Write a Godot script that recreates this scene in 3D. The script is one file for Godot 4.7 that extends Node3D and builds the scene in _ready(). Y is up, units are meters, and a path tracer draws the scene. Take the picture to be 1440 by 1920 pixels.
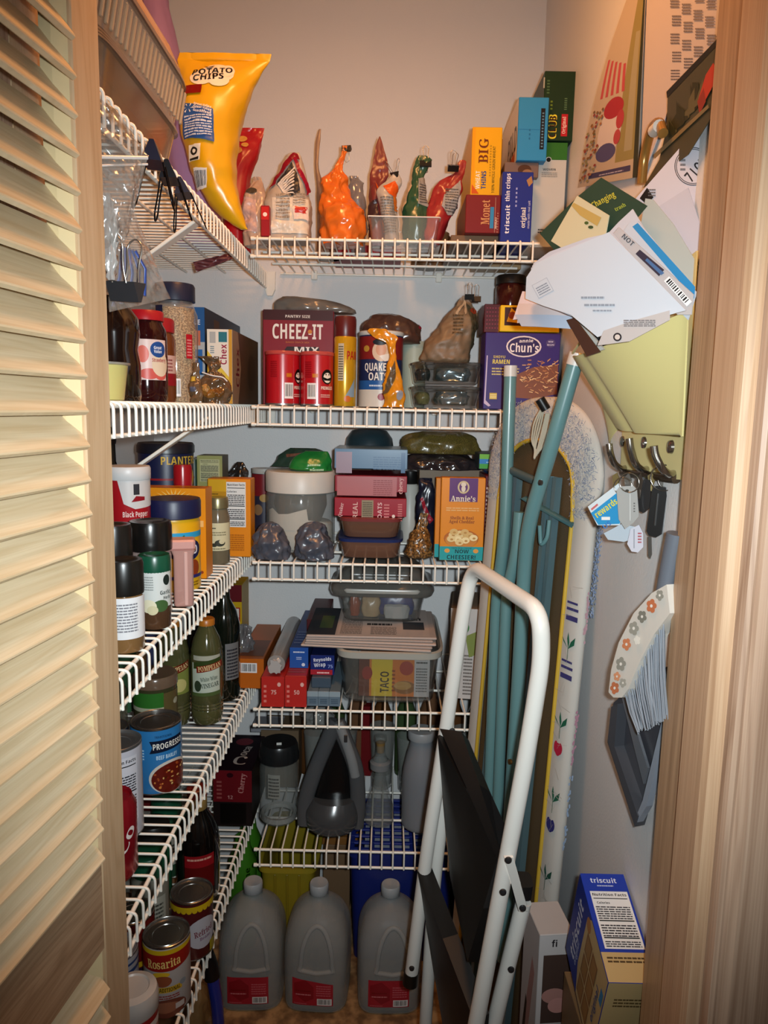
extends Node3D
# A kitchen pantry seen through its doorway. Metres, y up; the camera stands at x 0, z 0 and looks along -z.

const FOCAL := 1369.0            # in pixels of the 1440 x 1920 frame
const EYE := Vector3(0, 1.4, 0)
const BACK := -1.95              # back wall
const LEFT := -0.625             # left wall
const RIGHT := 0.365             # right wall
const LIP := -0.320              # front edge of the side shelves
const FRONT := -1.54             # front edge of the back shelves
const SHELF := [0.0, 0.397, 0.735, 1.069, 1.402, 1.742]
var view := Basis()
var mats := {}
var taken := {}
var noise := FastNoiseLite.new()
var ridge := FastNoiseLite.new()
var facet := FastNoiseLite.new()
var bold: SystemFont
var sans: SystemFont
var serif: SystemFont
var mono: SystemFont

func _ready() -> void:
	noise.seed = 7; noise.frequency = 1.0; noise.fractal_octaves = 3
	ridge.seed = 11; ridge.frequency = 1.0; ridge.fractal_type = FastNoiseLite.FRACTAL_RIDGED; ridge.fractal_octaves = 3
	facet.seed = 5; facet.frequency = 1.0; facet.noise_type = FastNoiseLite.TYPE_CELLULAR; facet.cellular_return_type = FastNoiseLite.RETURN_DISTANCE; facet.fractal_octaves = 2; facet.fractal_type = FastNoiseLite.FRACTAL_FBM
	bold = font("Droid Sans", 800); sans = font("Droid Sans", 400); serif = font("Droid Serif", 700); mono = font("Droid Sans Mono", 400)
	lens_and_light()
	room()
	louver_door()
	door_jamb()
	shelves()
	back_five(); left_five()
	back_four(); left_four()
	back_three(); left_three()
	back_two(); left_two()
	back_one(); left_one()
	floor_things()
	ironing_board()
	step_stool()
	right_wall_things()

func lens_and_light() -> void:
	view = Basis.from_euler(Vector3(deg_to_rad(-8.1134), deg_to_rad(0.2494), deg_to_rad(1.1688)), EULER_ORDER_YXZ)
	var cam := Camera3D.new(); cam.name = "camera"; add_child(cam)
	cam.transform = Transform3D(view, EYE); cam.keep_aspect = Camera3D.KEEP_HEIGHT
	cam.fov = rad_to_deg(2.0 * atan(960.0 / FOCAL)); cam.near = 0.05; cam.far = 40.0; cam.current = true
	var env := Environment.new(); env.background_mode = Environment.BG_COLOR; env.background_color = Color(0, 0, 0)
	env.tonemap_mode = Environment.TONE_MAPPER_LINEAR; env.tonemap_exposure = 0.92
	env.sdfgi_enabled = true; env.ssao_enabled = true; env.ssil_enabled = true
	var we := WorldEnvironment.new(); we.name = "environment"; we.environment = env; add_child(we)
	# the phone's flash, a hand's breadth from the lens
	var flash := SpotLight3D.new(); flash.name = "phone_flash"; add_child(flash)
	flash.transform = Transform3D(view, EYE + Vector3(0.035, 0.02, 0.0)); flash.spot_angle = 46.0; flash.spot_angle_attenuation = 1.0
	flash.light_color = Color(0.94, 0.985, 1.0); flash.light_energy = 1.8; flash.light_size = 0.012; flash.spot_range = 8.0; flash.spot_attenuation = 2.0; flash.shadow_enabled = true
	# the pantry's ceiling lamp, just above the frame, and the kitchen's behind the camera
	ceiling_lamp(Vector3(-0.05, 2.44, -1.00), 0.14, Color(1.0, 0.69, 0.41), 0.78, "round warm ceiling lamp inside the pantry")
	ceiling_lamp(Vector3(0.5, 2.44, 1.3), 0.22, Color(1.0, 0.94, 0.88), 0.16, "round ceiling lamp in the kitchen")

func ceiling_lamp(p: Vector3, r: float, c: Color, energy: float, label: String) -> void:
	var t := thing("ceiling_lamp", label, "lamp", p)
	part(t, "base_plate", lathe([[0, 0], [r + 0.012, 0], [r + 0.012, -0.018], [r, -0.022], [0, -0.022]].map(func(q): return [q[0], q[1]]), 32), mat(Color("d8d4cc"), 0.4))
	var glow := StandardMaterial3D.new(); glow.albedo_color = c; glow.emission_enabled = true; glow.emission = c; glow.emission_energy_multiplier = 1.2
	var rows := []
	for i in 9:
		var a := i / 8.0 * PI / 2
		rows.append([r * cos(a), -0.022 - 0.055 * sin(a)])
	part(t, "glass_shade", lathe(rows, 32), glow)
	var l := AreaLight3D.new(); l.name = "lamp_light"; add_child(l)
	l.area_size = Vector2(r * 1.8, r * 1.8); l.position = p + Vector3(0, -0.085, 0); l.rotation_degrees = Vector3(-90, 0, 0)
	l.light_color = c; l.light_energy = energy; l.shadow_enabled = true; l.area_range = 8.0; l.area_attenuation = 2.0

# ------------------------------------------------------------------ small tools
func font(n: String, weight: int) -> SystemFont:
	var f := SystemFont.new(); f.font_names = [n]; f.font_weight = weight
	return f

func at(u: float, v: float, z: float) -> Vector3:      # the point of depth z on the sight line through a place of the photograph
	var d := view * Vector3((u - 720.0) / FOCAL, (960.0 - v) / FOCAL, -1.0)
	return EYE + d * (z - EYE.z) / d.z

func atx(u: float, v: float, x: float) -> Vector3:
	var d := view * Vector3((u - 720.0) / FOCAL, (960.0 - v) / FOCAL, -1.0)
	return EYE + d * (x - EYE.x) / d.x

func numbered(n: String) -> String:
	taken[n] = taken.get(n, -1) + 1
	return n if taken[n] == 0 else "%s_%03d" % [n, taken[n]]

func thing(n: String, label: String, category: String, p := Vector3.ZERO, turn := 0.0, group := "") -> Node3D:
	var o := Node3D.new(); o.name = numbered(n); add_child(o)
	o.position = p; o.rotation_degrees.y = turn
	o.set_meta("label", label); o.set_meta("category", category)
	if group != "":
		o.set_meta("group", group)
	return o

func part(parent: Node, n: String, mesh: Mesh, m: Material, tr := Transform3D.IDENTITY, label := "") -> MeshInstance3D:
	var o := MeshInstance3D.new(); o.name = n; o.mesh = mesh; o.material_override = null
	if mesh is ArrayMesh or mesh is PrimitiveMesh:
		o.set_surface_override_material(0, m) if mesh.get_surface_count() > 0 else null
	o.transform = tr
	parent.add_child(o, true)
	if label != "":
		o.set_meta("label", label)
	return o

func struct(n: String, mesh: Mesh, m: Material, p := Vector3.ZERO, label := "") -> MeshInstance3D:
	var o := part(self, n, mesh, m, Transform3D(Basis(), p), label)
	o.set_meta("kind", "structure")
	return o

func mat(c: Color, rough := 0.5, o := {}) -> StandardMaterial3D:
	var key := str(c, rough, o)
	if mats.has(key):
		return mats[key]
	var m := StandardMaterial3D.new(); m.albedo_color = c; m.roughness = rough
	m.metallic = o.get("metal", 0.0)
	m.metallic_specular = o.get("spec", 0.5)
	if o.has("alpha"):
		m.transparency = BaseMaterial3D.TRANSPARENCY_ALPHA; m.albedo_color.a = o.alpha
	if o.has("refract"):
		m.refraction_enabled = true; m.refraction_scale = o.refract
	if o.has("coat"):
		m.clearcoat_enabled = true; m.clearcoat = o.coat; m.clearcoat_roughness = o.get("coat_rough", 0.1)
	if o.has("sheen"):
		m.rim_enabled = true; m.rim = o.sheen; m.rim_tint = 0.6
	if o.has("sss"):
		m.subsurf_scatter_enabled = true; m.subsurf_scatter_strength = o.sss
	if o.has("back"):
		m.backlight_enabled = true; m.backlight = o.back
	if o.has("tex"):
		m.albedo_texture = o.tex
	if o.has("bump"):
		m.heightmap_enabled = true; m.heightmap_texture = o.bump; m.heightmap_scale = o.get("depth", 0.05)
	if o.has("tri"):
		m.uv1_triplanar = true; m.uv1_scale = o.tri; m.uv1_world_triplanar = o.get("world", false); m.uv1_offset = o.get("shift", Vector3.ZERO); m.uv1_triplanar_sharpness = 8.0
	if o.get("vc", false):
		m.vertex_color_use_as_albedo = true
	mats[key] = m
	return m

func ink(rough := 0.45, coat := 0.0) -> StandardMaterial3D:      # printed surfaces: the colour is in the vertices
	return mat(Color.WHITE, rough, {"vc": true, "coat": coat, "spec": 0.36} if coat > 0 else {"vc": true, "spec": 0.36})

func mesh_of(v: PackedVector3Array, n: PackedVector3Array, idx: PackedInt32Array, c := PackedColorArray()) -> ArrayMesh:
	for k in range(0, idx.size(), 3):                    # front faces run clockwise
		var a := v[idx[k]]
		if (v[idx[k + 1]] - a).cross(v[idx[k + 2]] - a).dot(n[idx[k]] + n[idx[k + 1]] + n[idx[k + 2]]) > 0.0:
			var s := idx[k + 1]; idx[k + 1] = idx[k + 2]; idx[k + 2] = s
	var arr := []; arr.resize(Mesh.ARRAY_MAX)
	arr[Mesh.ARRAY_VERTEX] = v; arr[Mesh.ARRAY_NORMAL] = n; arr[Mesh.ARRAY_INDEX] = idx
	if c.size() > 0:
		arr[Mesh.ARRAY_COLOR] = c
	var m := ArrayMesh.new(); m.add_surface_from_arrays(Mesh.PRIMITIVE_TRIANGLES, arr)
	return m

func crumple(p: Vector3, o: Dictionary) -> float:
	var f: float = o.get("freq", 14.0)
	var q: Vector3 = p * f + Vector3.ONE * float(o.get("seed", 0)) * 7.3
	return float(o.get("amp", 0.0)) * (ridge.get_noise_3dv(q) * 1.0 + facet.get_noise_3dv(q * 2.0) * 2.6) + float(o.get("lump", 0.0)) * noise.get_noise_3dv(q * 0.35)

# rows of [y, half width, half depth, centre x, centre z, squareness]; a stack of rounded outlines joined into one skin
func full_rows(rows: Array, smooth: int) -> Array:
	var out := []
	for r in rows:
		var q: Array = [float(r[0]), float(r[1]), float(r[2]) if r.size() > 2 else float(r[1]), float(r[3]) if r.size() > 3 else 0.0, float(r[4]) if r.size() > 4 else 0.0, float(r[5]) if r.size() > 5 else 2.0]
		out.append(q)
	if smooth <= 1:
		return out
	var fine := []
	for i in out.size() - 1:
		for k in smooth:
			var t := float(k) / smooth
			var q := []
			for j in 6:
				q.append(cubic_interpolate(out[i][j], out[i + 1][j], out[max(i - 1, 0)][j], out[min(i + 2, out.size() - 1)][j], t))
			q[1] = max(q[1], 0.0); q[2] = max(q[2], 0.0)
			fine.append(q)
	fine.append(out[-1])
	return fine

func ring_point(q: Array, a: float, o: Dictionary) -> Vector3:
	var c := cos(a)
	var s := sin(a)
	var e: float = 2.0 / q[5]
	var p := Vector3(q[3] + q[1] * signf(c) * pow(absf(c), e), q[0], q[4] + q[2] * signf(s) * pow(absf(s), e))
	if o.has("amp") or o.has("lump"):
		p += Vector3(c, 0.0, s) * crumple(p, o) * minf(1.0, (q[1] + q[2]) * 40.0)
	return p

func loft(rows: Array, seg: int, o := {}) -> ArrayMesh:
	var q := full_rows(rows, o.get("smooth", 1))
	if o.get("cap_bottom", true) and q[0][1] + q[0][2] > 0.001:
		var b: Array = q[0].duplicate(); b[1] = 0.0; b[2] = 0.0; q.push_front(b)
	if o.get("cap_top", true) and q[-1][1] + q[-1][2] > 0.001:
		var b: Array = q[-1].duplicate(); b[1] = 0.0; b[2] = 0.0; q.push_back(b)
	var grid := []
	for r in q:
		var line := PackedVector3Array()
		for j in seg + 1:
			line.append(ring_point(r, TAU * (j % seg) / seg, o))
		grid.append(line)
	return skin(grid, o.get("sharp", 0.6))

func skin(grid: Array, sharp := 0.6, closed := true) -> ArrayMesh:
	var rows := grid.size()
	var seg: int = grid[0].size() - 1
	var fn := []                                         # face normals
	for i in rows - 1:
		var line := PackedVector3Array()
		for j in seg:
			var d1: Vector3 = grid[i + 1][j + 1] - grid[i][j]
			var d2: Vector3 = grid[i][j + 1] - grid[i + 1][j]
			line.append(d1.cross(d2).normalized())
		fn.append(line)
	var v := PackedVector3Array()
	var n := PackedVector3Array()
	var idx := PackedInt32Array()
	for i in rows - 1:
		var base := v.size()
		for e in 2:
			for j in seg + 1:
				var j0 := (j - 1 + seg) % seg if closed else maxi(j - 1, 0)
				var j1 := j % seg if closed else mini(j, seg - 1)
				var own: Vector3 = fn[i][j0] + fn[i][j1]
				if own.length() < 1e-6:
					own = fn[i][j1]
				own = own.normalized()
				var other := i - 1 if e == 0 else i + 1
				if other >= 0 and other < rows - 1:
					var on: Vector3 = (fn[other][j0] + fn[other][j1]).normalized()
					if on.dot(own) > sharp:
						own = (own + on).normalized()
				if own.length() < 0.5:
					own = Vector3.UP
				v.append(grid[i + e][j]); n.append(own)
		for j in seg:
			var a := base + j
			var b := base + seg + 1 + j
			idx.append_array([a, b, a + 1, a + 1, b, b + 1])
	return mesh_of(v, n, idx)

func lathe(profile: Array, seg := 24, o := {}) -> ArrayMesh:     # profile of [radius, y] from the bottom up
	var rows := profile.map(func(p): return [p[1], p[0]])
	var d := {"cap_bottom": false, "cap_top": false}
	d.merge(o, true)
	return loft(rows, seg, d)

func rbox(w: float, h: float, d: float, b := 0.001) -> ArrayMesh:   # bevelled box, base centre at the origin
	var v := PackedVector3Array()
	var n := PackedVector3Array()
	var idx := PackedInt32Array()
	var hs := Vector3(w, h, d) / 2
	var quad := func(p: Array, nn: Vector3):
		var k := v.size()
		for x in p:
			v.append(x + Vector3(0, hs.y, 0)); n.append(nn)
		idx.append_array([k, k + 1, k + 2])
		if p.size() == 4:
			idx.append_array([k, k + 2, k + 3])
	for ax in 3:
		var a1 := (ax + 1) % 3
		var a2 := (ax + 2) % 3
		for s in [-1.0, 1.0]:
			var p := []
			for c in [[-1, -1], [1, -1], [1, 1], [-1, 1]]:
				var x := Vector3.ZERO
				x[ax] = s * hs[ax]; x[a1] = c[0] * (hs[a1] - b); x[a2] = c[1] * (hs[a2] - b)
				p.append(x)
			var nn := Vector3.ZERO; nn[ax] = s
			quad.call(p, nn)
		for s in [-1.0, 1.0]:                             # the four edges along ax
			for t in [-1.0, 1.0]:
				var p := []
				for c in [[-1, 0], [1, 0], [1, 1], [-1, 1]]:
					var x := Vector3.ZERO
					x[ax] = c[0] * (hs[ax] - b)
					x[a1] = s * (hs[a1] - (b if c[1] == 0 else 0.0)); x[a2] = t * (hs[a2] - (0.0 if c[1] == 0 else b))
					p.append(x)
				var nn := Vector3.ZERO; nn[a1] = s; nn[a2] = t
				quad.call(p, nn.normalized())
	for sx in [-1.0, 1.0]:
		for sy in [-1.0, 1.0]:
			for sz in [-1.0, 1.0]:
				var s := Vector3(sx, sy, sz)
				quad.call([s * (hs - Vector3(0, b, b)), s * (hs - Vector3(b, 0, b)), s * (hs - Vector3(b, b, 0))], s.normalized())
	return mesh_of(v, n, idx)

func bend(pts: Array, r: float, k := 6) -> Array:          # rounds the corners of a path
	var out := [pts[0]]
	for i in range(1, pts.size() - 1):
		var a: Vector3 = (pts[i - 1] - pts[i])
		var b: Vector3 = (pts[i + 1] - pts[i])
		var rr := minf(r, minf(a.length(), b.length()) * 0.48)
		var p0: Vector3 = pts[i] + a.normalized() * rr
		var p1: Vector3 = pts[i] + b.normalized() * rr
		for j in k + 1:
			var t := float(j) / k
			out.append(p0.lerp(pts[i], t).lerp(pts[i].lerp(p1, t), t))
	out.append(pts[-1])
	return out

func tube(pts: Array, r: float, seg := 8, flat := 1.0) -> ArrayMesh:
	var grid := []
	var up := Vector3.UP
	for i in pts.size():
		var d: Vector3 = (pts[min(i + 1, pts.size() - 1)] - pts[max(i - 1, 0)]).normalized()
		if i == 0:
			up = Vector3.UP if absf(d.y) < 0.9 else Vector3.RIGHT
		var side := d.cross(up).normalized()
		up = side.cross(d).normalized()
		var line := PackedVector3Array()
		for j in seg + 1:
			var a := TAU * (j % seg) / seg
			line.append(pts[i] + side * cos(a) * r + up * sin(a) * r * flat)
		if i == 0:
			var c := PackedVector3Array(); c.resize(seg + 1); c.fill(pts[0]); grid.append(c)
		grid.append(line)
		if i == pts.size() - 1:
			var c := PackedVector3Array(); c.resize(seg + 1); c.fill(pts[i]); grid.append(c)
	# outward: the grid runs along the path
	return skin_out(grid, pts)

func skin_out(grid: Array, _pts: Array) -> ArrayMesh:
	var m := skin(grid, 0.5)
	return m

func prism(poly: PackedVector2Array, depth: float) -> ArrayMesh:     # an outline in x and y, given thickness along z (0 to depth)
	var v := PackedVector3Array()
	var n := PackedVector3Array()
	var idx := PackedInt32Array()
	var tri := Geometry2D.triangulate_polygon(poly)
	for s in 2:
		var k := v.size()
		for p in poly:
			v.append(Vector3(p.x, p.y, depth * s)); n.append(Vector3(0, 0, 1 if s else -1))
		for i in tri:
			idx.append(k + i)
	var turn := -1.0 if Geometry2D.is_polygon_clockwise(poly) else 1.0
	for i in poly.size():
		var a := poly[i]
		var b := poly[(i + 1) % poly.size()]
		var nn := Vector3(b.y - a.y, a.x - b.x, 0).normalized() * turn
		var k := v.size()
		v.append_array([Vector3(a.x, a.y, 0), Vector3(b.x, b.y, 0), Vector3(b.x, b.y, depth), Vector3(a.x, a.y, depth)])
		n.append_array([nn, nn, nn, nn])
		idx.append_array([k, k + 1, k + 2, k, k + 2, k + 3])
	return mesh_of(v, n, idx)

func sheet(fn: Callable, w: float, h: float, nx: int, ny: int, thick := 0.0004) -> ArrayMesh:   # fn: (x, y) on the sheet -> point
	var v := PackedVector3Array()
	var n := PackedVector3Array()
	var idx := PackedInt32Array()
	for s in [1.0, -1.0]:
		var k := v.size()
		for j in ny + 1:
			for i in nx + 1:
				var p := Vector2(-w / 2 + w * i / nx, h * j / ny)
				var q: Vector3 = fn.call(p)
				var e := 0.0008
				var nn: Vector3 = (fn.call(p + Vector2(e, 0)) - fn.call(p - Vector2(e, 0))).cross(fn.call(p + Vector2(0, e)) - fn.call(p - Vector2(0, e))).normalized() * s
				v.append(q + nn * thick / 2); n.append(nn)
		for j in ny:
			for i in nx:
				var a := k + j * (nx + 1) + i
				idx.append_array([a, a + 1, a + nx + 1, a + 1, a + nx + 2, a + nx + 1])
	var half := (nx + 1) * (ny + 1)
	var rim := []
	for i in nx + 1: rim.append(i)
	for j in range(1, ny + 1): rim.append(j * (nx + 1) + nx)
	for i in range(nx - 1, -1, -1): rim.append(ny * (nx + 1) + i)
	for j in range(ny - 1, 0, -1): rim.append(j * (nx + 1))
	var mid := Vector3.ZERO
	for i in rim: mid += v[i]
	mid /= rim.size()
	for r in rim.size():
		var a: int = rim[r]
		var b: int = rim[(r + 1) % rim.size()]
		var k := v.size()
		var out := ((v[a] + v[b]) / 2 - mid).normalized()
		v.append_array([v[a], v[b], v[b + half], v[a + half]]); n.append_array([out, out, out, out])
		idx.append_array([k, k + 1, k + 2, k, k + 2, k + 3])
	return mesh_of(v, n, idx)

# flat print: shapes and lettering in the plane, later laid on a face, round a can or over a bag
class Art:
	var v := PackedVector2Array()
	var c := PackedColorArray()
	var layer := PackedInt32Array()
	var top := 0
	var turn := Transform2D.IDENTITY
	var step := 0.0
	var fonts := {}
	static var glyphs := {}
	func tri(a: Vector2, b: Vector2, d: Vector2, col: Color) -> void:
		v.append(turn * a); v.append(turn * b); v.append(turn * d)
		c.append(col); layer.append(top)
	func quad(a: Vector2, b: Vector2, d: Vector2, e: Vector2, col: Color) -> Art:
		top += 1
		tri(a, b, d, col); tri(a, d, e, col)
		return self
	func rect(x: float, y: float, w: float, h: float, col: Color) -> Art:    # x, y: lower left corner
		top += 1
		var k := 1 if step <= 0.0 else int(ceil(w * turn.x.length() / step))
		for i in k:
			var a := x + w * i / k
			var b := x + w * (i + 1) / k
			tri(Vector2(a, y), Vector2(b, y), Vector2(b, y + h), col); tri(Vector2(a, y), Vector2(b, y + h), Vector2(a, y + h), col)
		return self
	func poly(p: Array, col: Color) -> Art:
		top += 1
		var pts := PackedVector2Array(p)
		var t := Geometry2D.triangulate_polygon(pts)
		for i in range(0, t.size(), 3):
			tri(pts[t[i]], pts[t[i + 1]], pts[t[i + 2]], col)
		return self
	func ell(x: float, y: float, rx: float, ry: float, col: Color, k := 20) -> Art:
		top += 1
		for i in k:
			var a := TAU * i / k
			var b := TAU * (i + 1) / k
			tri(Vector2(x, y), Vector2(x + rx * cos(a), y + ry * sin(a)), Vector2(x + rx * cos(b), y + ry * sin(b)), col)
		return self
	func text(s: String, x: float, y: float, h: float, col: Color, f: Font, w := 0.0, rot := 0.0) -> Art:   # centred at x, y; h: height of a capital
		top += 1
		var key := str(s, f.get_instance_id())
		if not glyphs.has(key):
			var t := TextMesh.new(); t.text = s; t.font = f; t.font_size = 32; t.pixel_size = 0.01; t.depth = 0.0; t.curve_step = 4.0
			var a := t.get_mesh_arrays()
			glyphs[key] = [a[Mesh.ARRAY_VERTEX], a[Mesh.ARRAY_INDEX], t.get_aabb()]
		var g: Array = glyphs[key]
		var box: AABB = g[2]
		var k := h / 0.2309
		var kx := k if w <= 0.0 else w / box.size.x
		var o := box.get_center()
		var r := Transform2D(deg_to_rad(rot), Vector2(x, y))
		var p: PackedVector3Array = g[0]
		var ix: PackedInt32Array = g[1]
		for i in range(0, ix.size(), 3):
			var q := []
			for j in 3:
				var d: Vector3 = p[ix[i + j]] - o
				q.append(r * Vector2(d.x * kx, d.y * k))
			tri(q[0], q[1], q[2], col)
		return self
	func lines(x: float, y: float, w: float, h: float, k: int, col: Color, sd := 1) -> Art:    # print too small to read
		var rng := RandomNumberGenerator.new(); rng.seed = sd
		for i in k:
			var yy := y + h * (k - 1 - i) / k
			var xx := x
			while xx < x + w:
				var ww := minf(rng.randf_range(0.06, 0.2) * w, x + w - xx)
				rect(xx, yy, ww * 0.86, h / k * 0.5, col); top -= 1
				xx += ww
			top += 1 if i == k - 1 else 0
		return self
	func bars(x: float, y: float, w: float, h: float, sd := 3) -> Art:
		var rng := RandomNumberGenerator.new(); rng.seed = sd
		rect(x, y, w, h, Color(0.9, 0.9, 0.9))
		var xx := x + w * 0.06
		while xx < x + w * 0.92:
			var ww := w * rng.randf_range(0.015, 0.05)
			rect(xx, y + h * 0.14, ww, h * 0.76, Color(0.02, 0.02, 0.02)); top -= 1
			xx += ww + w * rng.randf_range(0.02, 0.05)
		top += 1
		return self
	func facts(x: float, y: float, w: float, h: float, f: Font, paper := Color(0.85, 0.86, 0.86)) -> Art:
		var k := Color(0.03, 0.03, 0.03)
		rect(x, y, w, h, paper)
		text("Nutrition Facts", x + w * 0.5, y + h * 0.94, h * 0.05, k, f, w * 0.9)
		rect(x + w * 0.05, y + h * 0.86, w * 0.9, h * 0.015, k)
		text("Calories", x + w * 0.28, y + h * 0.79, h * 0.04, k, f)
		lines(x + w * 0.05, y + h * 0.5, w * 0.9, h * 0.24, 6, Color(0.2, 0.2, 0.22), 5)
		rect(x + w * 0.05, y + h * 0.46, w * 0.9, h * 0.02, k)
		lines(x + w * 0.05, y + h * 0.2, w * 0.9, h * 0.22, 5, Color(0.2, 0.2, 0.22), 8)
		rect(x + w * 0.05, y + h * 0.17, w * 0.9, h * 0.02, k)
		lines(x + w * 0.05, y + h * 0.03, w * 0.9, h * 0.11, 3, Color(0.2, 0.2, 0.22), 9)
		return self
	func mesh(fn: Callable, both := false, off := 0.0004, gap := 0.00004, mid := Vector2.ZERO, probe := 0.01) -> ArrayMesh:
		var todo_v := v.duplicate()
		var todo_c := c.duplicate()
		var todo_l := layer.duplicate()
		var out := PackedVector3Array()
		var nn := PackedVector3Array()
		var cc := PackedColorArray()
		var i := 0
		var flat := step <= 0.0
		var n0 := Vector3.ZERO
		if flat:
			n0 = (fn.call(mid + Vector2(probe, 0)) - fn.call(mid)).cross(fn.call(mid + Vector2(0, probe)) - fn.call(mid)).normalized()
		while i < todo_c.size():
			var p := [todo_v[i * 3], todo_v[i * 3 + 1], todo_v[i * 3 + 2]]
			if not flat:
				var worst := step * 1.01
				var e := -1
				for k in 3:
					var d: Vector2 = p[(k + 1) % 3] - p[k]
					var span := d.length() if both else absf(d.x)
					if span > worst:
						worst = span; e = k
				if e >= 0:
					var m: Vector2 = (p[e] + p[(e + 1) % 3]) / 2
					todo_v[i * 3] = p[e]; todo_v[i * 3 + 1] = m; todo_v[i * 3 + 2] = p[(e + 2) % 3]
					todo_v.append_array([m, p[(e + 1) % 3], p[(e + 2) % 3]]); todo_c.append(todo_c[i]); todo_l.append(todo_l[i])
					continue
			for k in 3:
				var q: Vector2 = p[k]
				var n := n0
				if not flat:
					n = (fn.call(q + Vector2(0.001, 0)) - fn.call(q - Vector2(0.001, 0))).cross(fn.call(q + Vector2(0, 0.001)) - fn.call(q - Vector2(0, 0.001))).normalized()
				out.append(fn.call(q) + n * (off + gap * todo_l[i])); nn.append(n); cc.append(todo_c[i].srgb_to_linear())
			i += 1
		for k in range(0, out.size(), 3):
			if (out[k + 1] - out[k]).cross(out[k + 2] - out[k]).dot(nn[k]) > 0.0:
				var s := out[k + 1]; out[k + 1] = out[k + 2]; out[k + 2] = s
				var t := nn[k + 1]; nn[k + 1] = nn[k + 2]; nn[k + 2] = t
		var arr := []; arr.resize(Mesh.ARRAY_MAX)
		arr[Mesh.ARRAY_VERTEX] = out; arr[Mesh.ARRAY_NORMAL] = nn; arr[Mesh.ARRAY_COLOR] = cc
		var m := ArrayMesh.new(); m.add_surface_from_arrays(Mesh.PRIMITIVE_TRIANGLES, arr)
		return m

func art(step := 0.0) -> Art:
	var a := Art.new(); a.step = step
	return a

# a printed box: prints are given per face, with x from the middle of the face and y from its foot
func carton(n: String, label: String, cat: String, p: Vector3, s: Vector3, c: Color, o := {}) -> Node3D:
	var t := thing(n, label, cat, p, o.get("turn", 0.0), o.get("group", ""))
	if o.has("tilt"):
		t.rotation_degrees = Vector3(o.tilt.x, o.get("turn", 0.0), o.tilt.z)
	var rough: float = o.get("rough", 0.42)
	part(t, "box", rbox(s.x, s.y, s.z, o.get("bevel", 0.0012)), mat(c, rough, {"spec": 0.36}))
	var m := ink(rough, o.get("coat", 0.0))
	if o.has("front"): part(t, "front_print", o.front.mesh(func(q): return Vector3(q.x, q.y, s.z / 2)), m)
	if o.has("left"): part(t, "side_print", o.left.mesh(func(q): return Vector3(-s.x / 2, q.y, q.x)), m)
	if o.has("right"): part(t, "side_print", o.right.mesh(func(q): return Vector3(s.x / 2, q.y, -q.x)), m)
	if o.has("top"): part(t, "top_print", o.top.mesh(func(q): return Vector3(q.x, s.y, s.z / 2 - q.y)), m)
	if o.get("flap", false):
		part(t, "tuck_flap", rbox(s.x - 0.003, 0.0007, s.z * 0.62, 0.0003), mat(c, rough), Transform3D(Basis(), Vector3(0, s.y, -s.z * 0.16)))
	return t

func round_print(t: Node, n: String, a: Art, r: float, m: Material, turn := 0.0) -> void:     # a print laid round an upright can
	part(t, n, a.mesh(func(q): return Vector3(r * sin(q.x / r), q.y, r * cos(q.x / r))), m, Transform3D(Basis(Vector3.UP, deg_to_rad(turn)), Vector3.ZERO))

# a print on the front of a lofted skin
func loft_front(rows: Array, o: Dictionary) -> Callable:
	var q := full_rows(rows, o.get("smooth", 1))
	return func(p: Vector2) -> Vector3:
		var i := 0
		while i < q.size() - 2 and q[i + 1][0] < p.y:
			i += 1
		var t := clampf((p.y - q[i][0]) / maxf(q[i + 1][0] - q[i][0], 1e-5), 0.0, 1.0)
		var r := []
		for j in 6:
			r.append(lerpf(q[i][j], q[i + 1][j], t))
		var x := clampf((p.x - r[3]) / maxf(r[1], 1e-4), -0.999, 0.999)
		var a := acos(signf(x) * pow(absf(x), r[5] / 2.0))
		return ring_point(r, a, o)

func hue(s: String) -> Color:
	return Color(s)

# a wood picture whose grain runs along v (or along u)
func wood(w: int, h: int, light: Color, dark: Color, rings: float, along_u := false, sd := 1) -> ImageTexture:
	var im := Image.create(w, h, false, Image.FORMAT_RGB8)
	var f := FastNoiseLite.new(); f.seed = sd; f.frequency = 1.0; f.fractal_octaves = 3
	for y in h:
		for x in w:
			var a := float(y) / h if not along_u else float(x) / w
			var b := float(x) / w if not along_u else float(y) / h
			var ca := cos(a * TAU) * 0.35
			var sa := sin(a * TAU) * 0.35
			var cb := cos(b * TAU)
			var sb := sin(b * TAU)
			var warp := f.get_noise_3d(cb * 0.9 + ca, sb * 0.9 + sa, 3.0)
			var ring := 0.5 + 0.5 * sin((b * rings + warp * 3.2) * TAU)
			var fine := f.get_noise_3d(cb * 30.0 + ca * 2.0, sb * 30.0 + sa * 2.0, 9.0)
			var patch := f.get_noise_3d(cb * 1.7 + sa * 2.0, sb * 1.7 + ca * 2.0, 20.0)
			var t := clampf(0.36 * pow(ring, 2.0) + 0.25 + 0.42 * fine + 0.4 * patch, 0.0, 1.0)
			im.set_pixel(x, y, light.lerp(dark, t))
	return ImageTexture.create_from_image(im)

func speckle(size: int, freq: float, lo: Color, hi: Color, sd := 1, gain := 1.0) -> ImageTexture:
	var f := FastNoiseLite.new(); f.seed = sd; f.frequency = freq / size; f.fractal_octaves = 4
	var g := f.get_seamless_image(size, size)
	var im := Image.create(size, size, false, Image.FORMAT_RGB8)
	for y in size:
		for x in size:
			im.set_pixel(x, y, lo.lerp(hi, clampf((g.get_pixel(x, y).r - 0.5) * gain + 0.5, 0.0, 1.0)))
	return ImageTexture.create_from_image(im)

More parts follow.
